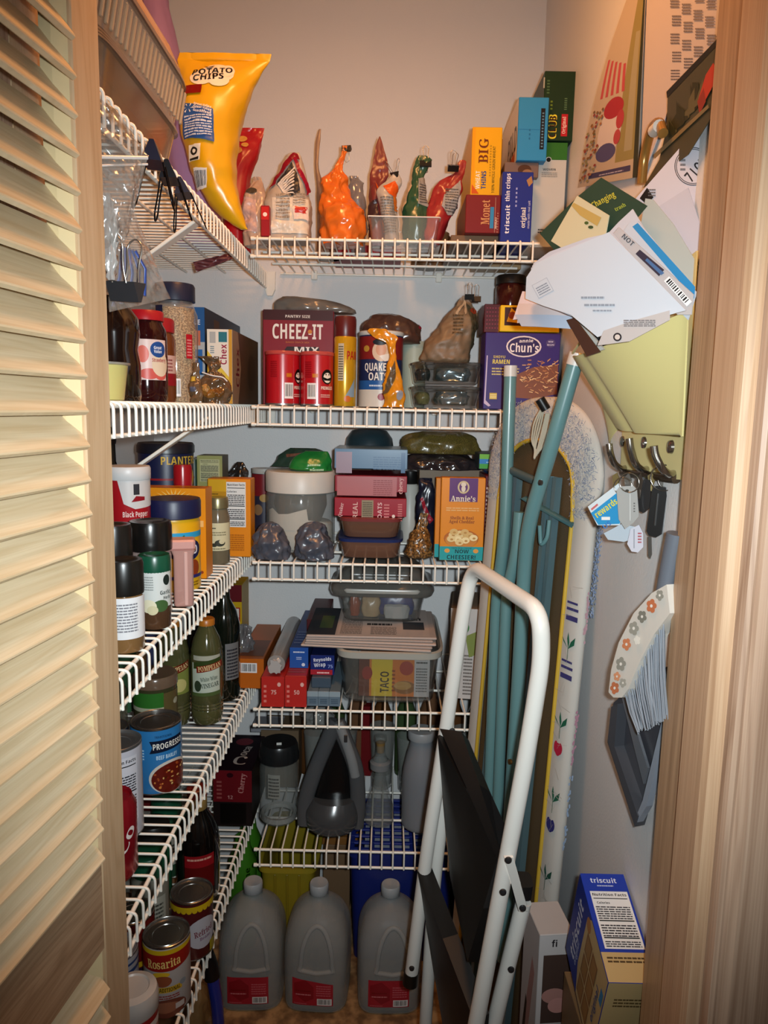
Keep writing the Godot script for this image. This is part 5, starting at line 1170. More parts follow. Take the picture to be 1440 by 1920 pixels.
# ------------------------------------------------------------------ second shelves
func back_two() -> void:
	var y: float = SHELF[2]
	carton("orange_wrap_box", "long orange wrap box with a barcode on its end", "box", Vector3(-0.317, y, -1.795), Vector3(0.066, 0.072, 0.28), hue("a2571c"), {"front": art().rect(-0.033, 0, 0.066, 0.072, Color("b8601c")).bars(-0.021, 0.038, 0.038, 0.024), "top": art().rect(-0.028, 0.02, 0.056, 0.12, Color("6a3c22"))})
	var red_end := func(n: String) -> Art: return art().rect(-0.024, 0, 0.048, 0.07, Color("b02a22")).text(n, 0.002, 0.034, 0.010, Color("d8a8a0"), bold, 0.012).lines(-0.02, 0.01, 0.006, 0.046, 4, Color("d88078"), 3).ell(0.014, 0.052, 0.004, 0.005, Color("d8a8a0"))
	carton("red_wrap_box", "long bright red wrap box with its end toward the doorway", "box", Vector3(-0.246, y, -1.700), Vector3(0.052, 0.068, 0.30), hue("a32420"), {"front": red_end.call("75")})
	carton("red_wrap_box", "second long red wrap box with a darker top, right of the first", "box", Vector3(-0.195, y, -1.702), Vector3(0.047, 0.072, 0.30), hue("9c2622"), {"front": red_end.call("50"), "top": art().lines(-0.02, 0.02, 0.04, 0.06, 4, Color("8a4a44"), 4)})
	var t := thing("wrapped_tube", "clear wrapped tube lying on the red wrap boxes", "tube", Vector3(-0.243, y + 0.089, -1.58), 0.0)
	part(t, "roll", tube([Vector3(0, 0, 0), Vector3(0, 0.0, -0.1), Vector3(0.0, 0.0, -0.31)], 0.020, 20), mat(Color("8a8784"), 0.18, {"spec": 0.7}))
	part(t, "film_end", loft([[0, 0.018], [0.012, 0.014], [0.026, 0.020]], 24, {"smooth": 3, "amp": 0.006, "freq": 50.0}), mat(Color("a8a4a2"), 0.14), Transform3D(Basis(Vector3.RIGHT, PI / 2), Vector3(0, 0, -0.002)))
	carton("blue_wrap_box", "long blue wrap box lying on the right red wrap box", "box", Vector3(-0.194, y + 0.073, -1.755), Vector3(0.042, 0.048, 0.31), hue("1f3a78"), {"front": art().rect(-0.021, 0, 0.042, 0.048, Color("24509c")).lines(-0.013, 0.036, 0.026, 0.006, 1, Color("c8d0e0"), 2).lines(-0.006, 0.02, 0.012, 0.008, 2, Color("a8b8d8"), 4).ell(0.01, 0.008, 0.004, 0.004, Color("c8d0e0")), "top": art().lines(-0.016, 0.03, 0.032, 0.1, 5, Color("5a6f9c"), 4)})
	for k in 3:
		carton("foil_pouch_box", ["pale blue silver carton end, leftmost of the three low ones", "pale blue silver carton end, middle of the three low ones", "pale blue silver carton end, right of the three low ones"][k], "box", Vector3(-0.158 + 0.0245 * k, y, -1.66), Vector3(0.024, 0.034, 0.20), hue("63747f"), {"rough": 0.25, "group": "low silver cartons", "front": art().rect(-0.0125, 0.0, 0.025, 0.034, Color("5f7180")).rect(-0.0125, 0.022, 0.025, 0.012, Color("8a9aa4")).lines(-0.008, 0.006, 0.016, 0.012, 3, Color("3a4a5a"), k)})
	carton("oven_bag_box", "dull blue carton stacked on the silver cartons", "box", Vector3(-0.141, y + 0.035, -1.68), Vector3(0.044, 0.024, 0.20), hue("3e4d5c"))
	carton("foil_box", "dark blue aluminum wrap box with a red strip", "box", Vector3(-0.140, y + 0.060, -1.74), Vector3(0.054, 0.046, 0.29), hue("16204e"), {"front": art().rect(-0.027, 0, 0.054, 0.046, Color("1c2a6a")).rect(-0.027, 0, 0.050, 0.012, Color("a02430")).text("Reynolds", 0, 0.035, 0.008, Color("d8dce8"), bold, 0.040, 6).text("Wrap", -0.006, 0.022, 0.009, Color("d8dce8"), bold, 0.026, 6).text("75", 0.018, 0.020, 0.008, Color("8a9ad0"), bold).lines(-0.012, 0.003, 0.028, 0.007, 1, Color("e0b0b0"), 2)})
	carton("dark_red_wrap_box", "dark red box end behind the blue wrap boxes", "box", Vector3(-0.165, y + 0.107, -1.82), Vector3(0.05, 0.045, 0.2), hue("4c1a20"))
	# clear tub with taco shells, newspapers, second tub
	var haze := mat(Color("8f8f88"), 0.12, {"alpha": 0.10})
	var T := Vector3(0.012, y, -1.738)
	t = thing("storage_tub", "large clear storage tub holding a taco dinner box", "tub", T)
	part(t, "tub", loft([[0, 0.100, 0.148, 0, 0, 7], [0.004, 0.106, 0.154, 0, 0, 7], [0.112, 0.116, 0.166, 0, 0, 7], [0.112, 0.114, 0.164, 0, 0, 7], [0.006, 0.104, 0.152, 0, 0, 7]], 64, {"sharp": 0.5}), haze)
	part(t, "rim", loft([[0.110, 0.116, 0.166, 0, 0, 7], [0.110, 0.123, 0.173, 0, 0, 7], [0.124, 0.124, 0.174, 0, 0, 7], [0.126, 0.118, 0.168, 0, 0, 7], [0.112, 0.114, 0.164, 0, 0, 7]], 64, {"sharp": 0.5, "cap_bottom": false, "cap_top": false}), mat(Color("a5a39a"), 0.35))
	carton("taco_box", "yellow and orange taco dinner box inside the clear tub", "box", Vector3(0.024, y + 0.008, -1.625), Vector3(0.158, 0.094, 0.04), hue("b5581a"), {"front": art().rect(-0.081, 0, 0.162, 0.094, Color("c8702a")).rect(-0.081, 0, 0.024, 0.094, Color("5c2a1a")).rect(-0.052, 0, 0.048, 0.094, Color("cfb42c")).text("TACO", -0.022, 0.034, 0.020, Color("2a2018"), bold, 0.050, 90).lines(-0.005, 0.012, 0.007, 0.056, 6, Color("7a3418"), 2).ell(-0.062, 0.055, 0.012, 0.016, Color("8a2a20")).ell(0.028, 0.068, 0.016, 0.017, Color("a03a28")).ell(0.024, 0.022, 0.026, 0.016, Color("8a5a2c")).ell(0.02, 0.026, 0.020, 0.010, Color("b08848")).rect(0.046, 0.0, 0.035, 0.094, Color("b8b6b4")).lines(0.05, 0.080, 0.026, 0.007, 1, Color("2a2a2a"), 5).lines(0.05, 0.012, 0.026, 0.06, 9, Color("6a6a6a"), 4)})
	carton("spice_packet_box", "dark packet box beside the taco box in the clear tub", "box", Vector3(-0.074, y + 0.008, -1.64), Vector3(0.03, 0.085, 0.05), hue("3f3a36"))
	t = thing("newspaper_stack", "folded newspapers lying on the large clear tub", "newspaper", Vector3(-0.032, y + 0.127, -1.70), -2.0)
	for k in 5:
		var sh := 0.0055 * k
		part(t, "newspaper", rbox(0.295 - 0.006 * (k % 2), 0.0052, 0.245 - 0.006 * k, 0.002), mat(Color("b5a59c") if k % 2 == 0 else Color("a3958e"), 0.8), Transform3D(Basis(Vector3.UP, deg_to_rad(1.2 * k - 3)), Vector3(0.003 * (k % 3), sh, 0)))
	var pg := art()
	pg.rect(-0.075, 0.01, 0.21, 0.22, Color("bfb0a8")); pg.lines(0.0, 0.135, 0.12, 0.04, 1, Color("2e2a2a"), 5); pg.lines(-0.01, 0.09, 0.06, 0.03, 1, Color("2e2a2a"), 9); pg.lines(-0.07, 0.02, 0.05, 0.15, 18, Color("6a625e"), 3); pg.lines(0.0, 0.02, 0.06, 0.06, 8, Color("6a625e"), 4); pg.rect(0.075, 0.06, 0.05, 0.06, Color("3a3c42")); pg.rect(-0.145, 0.01, 0.065, 0.22, Color("2f3338")); pg.rect(-0.12, 0.06, 0.03, 0.1, Color("4a5a3a"))
	part(t, "front_page", pg.mesh(func(q): return Vector3(q.x, 0.0274, 0.115 - q.y)), ink(0.8), Transform3D(Basis(Vector3.UP, deg_to_rad(1.8)), Vector3.ZERO))
	T = Vector3(-0.008, y + 0.157, -1.77)
	t = thing("lidded_tub", "smaller clear tub with a grey domed lid on the newspapers", "tub", T)
	part(t, "tub", loft([[0, 0.086, 0.070, 0, 0, 6], [0.004, 0.092, 0.076, 0, 0, 6], [0.072, 0.106, 0.090, 0, 0, 6], [0.072, 0.104, 0.088, 0, 0, 6], [0.006, 0.09, 0.074, 0, 0, 6]], 56, {"sharp": 0.5}), mat(Color("9a9a94"), 0.10, {"alpha": 0.10}))
	part(t, "lid", loft([[0.068, 0.122, 0.104, 0, 0, 6], [0.078, 0.126, 0.108, 0, 0, 6], [0.088, 0.124, 0.106, 0, 0, 6], [0.094, 0.112, 0.094, 0, 0, 6], [0.118, 0.098, 0.080, 0, 0, 5], [0.136, 0.078, 0.060, 0, 0, 4], [0.140, 0.05, 0.04, 0, 0, 3]], 56, {"sharp": 0.5}), mat(Color("6c6a64"), 0.16, {"alpha": 0.6}))
	part(t, "latch", loft([[0.0, 0.085, 0.006, 0, 0, 4], [0.006, 0.09, 0.008, 0, 0, 4], [0.010, 0.085, 0.006, 0, 0, 4]], 32), mat(Color("a8a49c"), 0.25), Transform3D(Basis(), Vector3(0, 0.078, 0.103)))
	for k in 4:
		var g := thing("snack_packet", ["orange packet in the smaller clear tub", "beige noodle packet in the smaller clear tub", "blue packet in the smaller clear tub", "white packet in the smaller clear tub"][k], "packet", T + Vector3([-0.066, -0.026, 0.034, 0.036][k], 0.008, [0.045, 0.05, 0.03, 0.062][k]))
		part(g, "film", loft([[0, [0.014, 0.022, 0.044, 0.03][k], 0.014], [0.03, [0.016, 0.026, 0.048, 0.034][k], 0.016], [[0.055, 0.05, 0.06, 0.022][k], [0.012, 0.022, 0.044, 0.03][k], 0.006]], 28, {"smooth": 3, "amp": 0.004, "freq": 40.0, "seed": k}), mat([Color("8a3c1c"), Color("a8906c"), Color("24346c"), Color("a8a8a4")][k], 0.3))
	# white storage bag box and slim things at the right end
	carton("storage_bag_box", "tall white storage bag box with a green emblem beside the ironing board", "box", Vector3(0.192, y, -1.70), Vector3(0.066, 0.215, 0.16), hue("7a6a58"), {"turn": -6.0, "front": art().rect(-0.033, 0, 0.066, 0.215, Color("bcb9b6")).ell(-0.004, 0.17, 0.014, 0.016, Color("2a7a34")).ell(-0.006, 0.168, 0.008, 0.009, Color("bcb9b6")).text("storage", -0.012, 0.045, 0.013, Color("3a302c"), serif, 0.062, 90).lines(0.0, 0.01, 0.02, 0.10, 12, Color("6a6460"), 3).poly([Vector2(0.002, 0.15), Vector2(0.033, 0.165), Vector2(0.033, 0.11), Vector2(0.012, 0.10)], Color("7d8a4a")), "left": art().rect(-0.08, 0, 0.16, 0.215, Color("6a5a4a")).poly([Vector2(-0.06, 0.05), Vector2(0.0, 0.16), Vector2(0.06, 0.05)], Color("54463a"))})
	for k in 3:
		t = thing("cutting_mat", ["red flexible cutting mat standing beside the storage box", "grey flexible cutting mat standing beside the storage box", "green flexible cutting mat standing beside the storage box"][k], "mat", Vector3(0.240 + 0.017 * k, y, -1.60 - 0.02 * k))
		part(t, "mat", prism(PackedVector2Array([Vector2(-0.006, 0), Vector2(0.006, 0.0), Vector2(0.008, 0.16), Vector2(0.002, 0.185), Vector2(-0.004, 0.16)]), 0.12), mat([Color("8c1c22"), Color("70707c"), Color("3d8a34")][k], 0.4), Transform3D(Basis(), Vector3(0, 0, -0.12)))

func left_two() -> void:
	var y: float = SHELF[2]
	var tin := mat(Color("9c9b98"), 0.25, {"metal": 0.95})
	# cans
	var t := vessel("soup_can", "tall light blue soup can with a bowl of bean soup pictured", "can", Vector3(-0.396, y, -1.208), 0.0435, 0.120, [["tube", [[0.985, 0.02], [1, 0.03], [1, 0.965]], mat(Color("2a72ac"), 0.3, {"coat": 0.3})]] + ringed_can(0.0435, 0.12, tin), {"draw": func(a):
		a.text("TRADITIONAL", 0.012, 0.105, 0.004, Color("173a5c"), bold, 0.030); a.poly([Vector2(-0.012, 0.098), Vector2(0.05, 0.100), Vector2(0.05, 0.080), Vector2(-0.012, 0.076), Vector2(-0.007, 0.087)], Color("15182e")); a.text("PROGRESSO", 0.022, 0.0885, 0.0105, Color("e0ddd4"), bold, 0.056, 1.5)
		a.text("BEEF BARLEY", 0.018, 0.068, 0.007, Color("b8d4e4"), bold, 0.038); a.ell(0.026, 0.030, 0.040, 0.030, Color("c4beb4"), 32); a.ell(0.027, 0.028, 0.037, 0.027, Color("5c1c10"), 32)
		var rng := RandomNumberGenerator.new(); rng.seed = 4
		for k in 46:
			var an := rng.randf() * TAU
			var r := sqrt(rng.randf())
			a.ell(0.027 + 0.034 * r * cos(an), 0.029 + 0.024 * r * sin(an), rng.randf_range(0.0012, 0.003), rng.randf_range(0.001, 0.0022), [Color("9c4a24"), Color("c07a3c"), Color("7a2414"), Color("c8a464"), Color("4a160c")][k % 5], 8)
		a.lines(-0.036, 0.066, 0.016, 0.02, 4, Color("a8c8dc"), 5)})
	vessel("milk_can", "white can with a printed nutrition table nearest the door", "can", Vector3(-0.412, y, -1.062), 0.039, 0.150, [["tube", [[0.985, 0.02], [1, 0.03], [1, 0.965]], mat(Color("b9bac4"), 0.35)]] + ringed_can(0.039, 0.15, mat(Color("7d7d7c"), 0.3, {"metal": 0.7})), {"draw": func(a):
		a.facts(-0.022, 0.03, 0.056, 0.105, bold, Color("c6c7cf"))})
	vessel("soda_can", "red soda can with white script at the shelf front", "can", Vector3(-0.377, y, -0.952), 0.033, 0.122, [["can", [[0, 0.02], [0.72, 0.02], [0.78, 0.0], [0.84, 0.02], [1.0, 0.09], [1.0, 0.88], [0.84, 0.97], [0.82, 1.0], [0.76, 0.985], [0.74, 0.965], [0, 0.965]], mat(Color("8e1420"), 0.25, {"metal": 0.4})]], {"draw": func(a):
		a.text("Co", 0.018, 0.066, 0.016, Color("d8d0cc"), serif, 0.04, 60)})
	vessel("yellow_ring_can", "can with a yellow ring behind the white can", "can", Vector3(-0.475, y, -1.185), 0.037, 0.115, [["tube", [[0.985, 0.02], [1, 0.03], [1, 0.965]], mat(Color("1c1a2a"), 0.35)]] + ringed_can(0.037, 0.115, tin), {"draw": func(a):
		a.rect(-0.06, 0.088, 0.12, 0.016, Color("c9a01c")); a.lines(0.012, 0.060, 0.034, 0.014, 2, Color("c9a01c"), 3)})
	var oil := mat(Color("4a4a2c"), 0.06, {"coat": 0.8})
	var pomp := func(a: Art):
		a.rect(-0.030, 0.145, 0.060, 0.010, Color("a8a898")); a.rect(-0.034, 0.075, 0.062, 0.064, Color("b3bcae")); a.poly([Vector2(-0.030, 0.126), Vector2(0.034, 0.136), Vector2(0.034, 0.150), Vector2(-0.030, 0.140)], Color("33401e")); a.poly([Vector2(-0.022, 0.118), Vector2(0.036, 0.128), Vector2(0.036, 0.142), Vector2(-0.022, 0.132)], Color("7a2418")); a.text("POMPEIAN", 0.006, 0.130, 0.010, Color("d6c08a"), serif, 0.050, 9)
		a.text("White Wine", 0.004, 0.106, 0.008, Color("4a5448"), serif, 0.036, 6); a.text("VINEGAR", 0.006, 0.092, 0.009, Color("2a342a"), serif, 0.038, 6); a.ell(-0.020, 0.090, 0.008, 0.012, Color("2f3c2c")); a.poly([Vector2(-0.034, 0.075), Vector2(0.03, 0.078), Vector2(0.03, 0.070), Vector2(-0.034, 0.068)], Color("4a5a34"))
	var bottle := [["glass", [[0, 0.01], [0.55, 0.0], [0.86, 0.02], [0.95, 0.06], [0.99, 0.14], [0.94, 0.155], [0.99, 0.17], [0.94, 0.185], [0.99, 0.20], [0.94, 0.215], [0.99, 0.23], [1.0, 0.28], [1.0, 0.66], [0.95, 0.69], [0.98, 0.71], [0.92, 0.74], [0.8, 0.82], [0.55, 0.9], [0.42, 0.94]], oil], ["cap", [[0.44, 0.935], [0.52, 0.94], [0.52, 0.99], [0.46, 1.0], [0, 1.0]], mat(Color("b06a1c"), 0.35)]]
	vessel("vinegar_bottle", "ridged vinegar bottle with an orange cap at the shelf edge", "bottle", Vector3(-0.371, y, -1.467), 0.0335, 0.226, bottle, {"draw": pomp, "at": 1.004})
	vessel("vinegar_bottle", "green vinegar bottle half hidden behind the orange capped one", "bottle", Vector3(-0.437, y, -1.452), 0.0335, 0.226, bottle, {"at": 1.004, "draw": func(a):
		a.rect(-0.034, 0.075, 0.07, 0.062, Color("77803e")); a.poly([Vector2(-0.022, 0.112), Vector2(0.036, 0.128), Vector2(0.036, 0.144), Vector2(-0.022, 0.130)], Color("6a2014")); a.text("POMPEIAN", 0.008, 0.129, 0.010, Color("d6c08a"), serif, 0.052, 14); a.ell(0.012, 0.094, 0.016, 0.014, Color("b8b070"))})
	vessel("dark_oil_bottle", "dark green glass oil bottle beside the vinegar", "bottle", Vector3(-0.366, y, -1.606), 0.036, 0.275, [["glass", [[0, 0], [0.94, 0], [1, 0.02], [1, 0.62], [0.8, 0.74], [0.4, 0.84], [0.36, 0.95]], mat(Color("10150e"), 0.06, {"coat": 0.8})], ["cap", [[0.4, 0.93], [0.44, 0.94], [0.44, 0.99], [0, 1.0]], mat(Color("151412"), 0.3)]], {"draw": func(a):
		a.rect(0.002, 0.050, 0.036, 0.085, Color("6f7072")); a.lines(0.006, 0.055, 0.028, 0.070, 9, Color("2a2a30"), 3); a.rect(-0.03, 0.06, 0.026, 0.06, Color("a8a494"))})
	vessel("oil_bottle", "black capped dark bottle in the corner behind the oil bottle", "bottle", Vector3(-0.43, y, -1.66), 0.034, 0.265, [["glass", [[0, 0], [1, 0.01], [1, 0.62], [0.6, 0.78], [0.4, 0.86], [0.4, 1.0], [0, 1.0]], mat(Color("14110e"), 0.08)]])
	vessel("bean_jar", "jar with a brown clear lid and green label behind the soup can", "jar", Vector3(-0.443, y, -1.352), 0.041, 0.150, [["jar", [[0, 0], [0.96, 0], [1, 0.03], [1, 0.86]], mat(Color("3c3a24"), 0.2)], ["lid", [[1.0, 0.85], [1.04, 0.86], [1.04, 0.97], [0.97, 1.0], [0, 0.99]], mat(Color("6a5544"), 0.18)]], {"draw": func(a):
		a.rect(-0.06, 0.092, 0.075, 0.03, Color("2f6a28")); a.rect(-0.06, 0.085, 0.075, 0.008, Color("a8a890")); a.rect(0.015, 0.07, 0.05, 0.05, Color("5c5030")); a.ell(0.045, 0.098, 0.008, 0.006, Color("a8a690"))})
	vessel("clear_bottle", "clear bottle with a narrow neck beside the brown lidded jar", "bottle", Vector3(-0.50, y, -1.27), 0.030, 0.24, [["glass", [[0, 0], [1, 0.01], [1, 0.6], [0.5, 0.76], [0.4, 1.0], [0, 1.0]], mat(Color("59574a"), 0.06, {"alpha": 0.6})]])
	carton("yellow_spam_box", "yellow box with white letters on red in the left back corner", "box", Vector3(-0.392, y, -1.79), Vector3(0.078, 0.228, 0.09), hue("a8880f"), {"front": art().rect(-0.039, 0, 0.078, 0.228, Color("b89410")).rect(-0.039, 0.185, 0.078, 0.043, Color("5c141c")).rect(-0.02, 0.135, 0.055, 0.036, Color("9a2420")).text("AM", 0.010, 0.157, 0.022, Color("d8ccc0"), bold, 0.044).lines(-0.01, 0.10, 0.04, 0.02, 3, Color("6a5408"), 4)})
	var p := Vector3(-0.372, y, -1.72)
	bag("clear_wrap_bag", "crumpled clear plastic bag beside the orange wrap box", "bag", p, [[1280, 436, 486, 0.03], [1240, 430, 480, 0.035], [1210, 432, 478, 0.03], [1180, 440, 476, 0.016], [1170, 450, 466, 0.004]], mat(Color("77777a"), 0.1, {"alpha": 0.55}), {"seed": 81, "amp": 0.008, "freq": 26.0})

# ------------------------------------------------------------------ lowest shelves and the floor
func back_one() -> void:
	var y: float = SHELF[1]
	var glass := mat(Color("8a908c"), 0.05, {"alpha": 0.22})
	var q := at(523, 1480, -1.67)
	var t := vessel("storage_jar", "glass storage jar with a black lid and white tag", "jar", Vector3(q.x, y, -1.672), 0.047, 0.198, [["glass", [[0, 0.02], [0.6, 0.0], [0.92, 0.01], [1, 0.05], [1, 0.70], [0.94, 0.76], [0.94, 0.79]], glass], ["lid", [[0.96, 0.78], [1.04, 0.79], [1.05, 0.86], [1.0, 0.90], [0.98, 0.96], [0.9, 1.0], [0, 0.99]], mat(Color("1b1c1d"), 0.25)]], {"draw": func(a):
		a.rect(-0.028, 0.075, 0.03, 0.060, Color("85867e")); a.lines(-0.026, 0.080, 0.026, 0.05, 6, Color("4a4a48"), 3)})
	part(t, "base_ring", lathe([[0.036, 0.006], [0.044, 0.006], [0.044, 0.018], [0.036, 0.016], [0.036, 0.006]], 32), mat(Color("9a9c98"), 0.08))
	part(t, "tag", rbox(0.012, 0.010, 0.001, 0.0003), mat(Color("d4d2cc"), 0.5), Transform3D(Basis(Vector3.RIGHT, -0.9), Vector3(0.0, 0.194, 0.020)))
	# handheld vacuum standing on its nozzle
	var P := Vector3(-0.117, y, -1.635)
	t = thing("hand_vacuum", "grey handheld vacuum with a looped handle and clear dust cup", "vacuum", P)
	var grey := mat(Color("4a4b4d"), 0.3)
	var pale := mat(Color("7b7d7e"), 0.3)
	var pt := func(u: float, v: float, dz := 0.0) -> Vector3: return at(u, v, P.z + dz) - P
	part(t, "dust_cup", loft([[0.0, 0.044, 0.040], [0.008, 0.060, 0.052], [0.03, 0.064, 0.056], [0.05, 0.062, 0.052], [0.075, 0.05, 0.038, 0.004]], 40, {"smooth": 3}), mat(Color("3c3e40"), 0.22, {"coat": 0.4}))
	part(t, "inner_bowl", loft([[0.045, 0.050, 0.020, 0.0, -0.012], [0.12, 0.048, 0.018, 0.004, -0.012], [0.20, 0.030, 0.014, 0.006, -0.012], [0.265, 0.008, 0.008, 0.012, -0.012]], 28, {"smooth": 3}), mat(Color("0f0f10"), 0.2))
	part(t, "handle_arm", tube(bend([pt.call(572, 1545), pt.call(572, 1500), pt.call(592, 1440), pt.call(620, 1375), pt.call(632, 1352)], 0.03), 0.0125, 14, 1.5), grey)
	part(t, "handle_arm", tube(bend([pt.call(632, 1352), pt.call(650, 1395), pt.call(668, 1440), pt.call(672, 1500), pt.call(668, 1550)], 0.03), 0.0125, 14, 1.5), grey)
	part(t, "grip", tube(bend([pt.call(634, 1354, 0.014), pt.call(648, 1390, 0.016), pt.call(660, 1425, 0.016), pt.call(666, 1455, 0.014)], 0.02), 0.010, 12, 1.2), pale)
	part(t, "switch", rbox(0.008, 0.018, 0.004, 0.001), mat(Color("2a2a2b"), 0.4), Transform3D(Basis(), pt.call(648, 1392, 0.028)))
	# decanter, white bottle
	q = at(712, 1480, -1.66)
	t = vessel("glass_decanter", "narrow clear decanter with a stopper and plastic collar", "decanter", Vector3(q.x, y, -1.665), 0.036, 0.222, [["glass", [[0, 0.02], [0.5, 0.0], [0.98, 0.02], [1, 0.06], [0.92, 0.2], [0.5, 0.42], [0.34, 0.58], [0.34, 0.66], [0.5, 0.70], [0.5, 0.74], [0.32, 0.78], [0.28, 0.92], [0.4, 0.94], [0.4, 1.0], [0, 1.0]], glass], ["collar", [[0.5, 0.62], [0.68, 0.63], [0.70, 0.70], [0.5, 0.72]], mat(Color("6f7172"), 0.3)]])
	part(t, "cork", lathe([[0, 0.18], [0.009, 0.18], [0.011, 0.205], [0, 0.207]], 16), mat(Color("7a5c2c"), 0.7))
	q = at(788, 1470, -1.655)
	vessel("white_milk_bottle", "translucent white plastic bottle with a ribbed cap", "bottle", Vector3(q.x, y, -1.657), 0.044, 0.243, [["body", [[0, 0.01], [0.9, 0.0], [0.98, 0.02], [1, 0.05], [1, 0.52], [0.96, 0.60], [0.8, 0.74], [0.62, 0.86], [0.58, 0.92]], mat(Color("76797e"), 0.35, {"sss": 0.2})], ["cap", [[0.62, 0.91], [0.72, 0.915], [0.74, 0.93], [0.74, 0.985], [0.70, 1.0], [0, 0.998]], mat(Color("8d9092"), 0.4)]], {"face": false})
	# behind
	pbox("white_label_box", "small white box behind the glass storage jar", "box", 470, 526, y + 0.159, 1372, -1.82, 0.08, hue("83848a"), {"vb": 1415, "draw": func(a):
		a.text("MOTOR", 498, -1384, 5, Color("2a2a2a"), bold, 22); a.lines(478, -1408, 12, 14, 3, Color("3a3a3a"), 3)})
	carton("dark_crate_box", "brown carton under the small white box", "box", Vector3(-0.270, y, -1.865), Vector3(0.10, 0.158, 0.10), hue("6a5844"))
	for k in 6:
		var gx: float = [-0.175, -0.100, 0.000, 0.072, 0.144, 0.216][k]
		vessel("drinking_glass", ["clear tumbler behind the storage jar", "clear tumbler behind the hand vacuum", "clear tumbler right of the decanter neck", "clear tumbler behind the white bottle", "clear tumbler right of the white bottle", "clear tumbler nearest the step stool"][k], "glass", Vector3(gx, y, -1.835 + 0.012 * (k % 2)), 0.034, 0.15 + 0.01 * (k % 3), [["glass", [[0, 0.03], [0.7, 0.0], [0.78, 0.02], [1.0, 1.0], [0.96, 1.0], [0.74, 0.06], [0, 0.06]], mat(Color("a4aaa6"), 0.05, {"alpha": 0.2})]], {"group": "clear tumblers at the back wall"})
	q = at(570, 1360, -1.80)
	t = thing("crumpled_film", "crumpled clear film lying on the tumblers", "wrap", Vector3(-0.17, y + 0.172, -1.82))
	part(t, "film", loft([[0, 0.03, 0.03], [0.02, 0.05, 0.045], [0.045, 0.045, 0.04], [0.06, 0.02, 0.02]], 40, {"smooth": 4, "amp": 0.012, "freq": 40.0}), mat(Color("a0a29e"), 0.08, {"alpha": 0.5}))
	carton("small_red_box", "small red box behind the decanter", "box", Vector3(-0.045, y, -1.90), Vector3(0.03, 0.20, 0.03), hue("6a1418"))

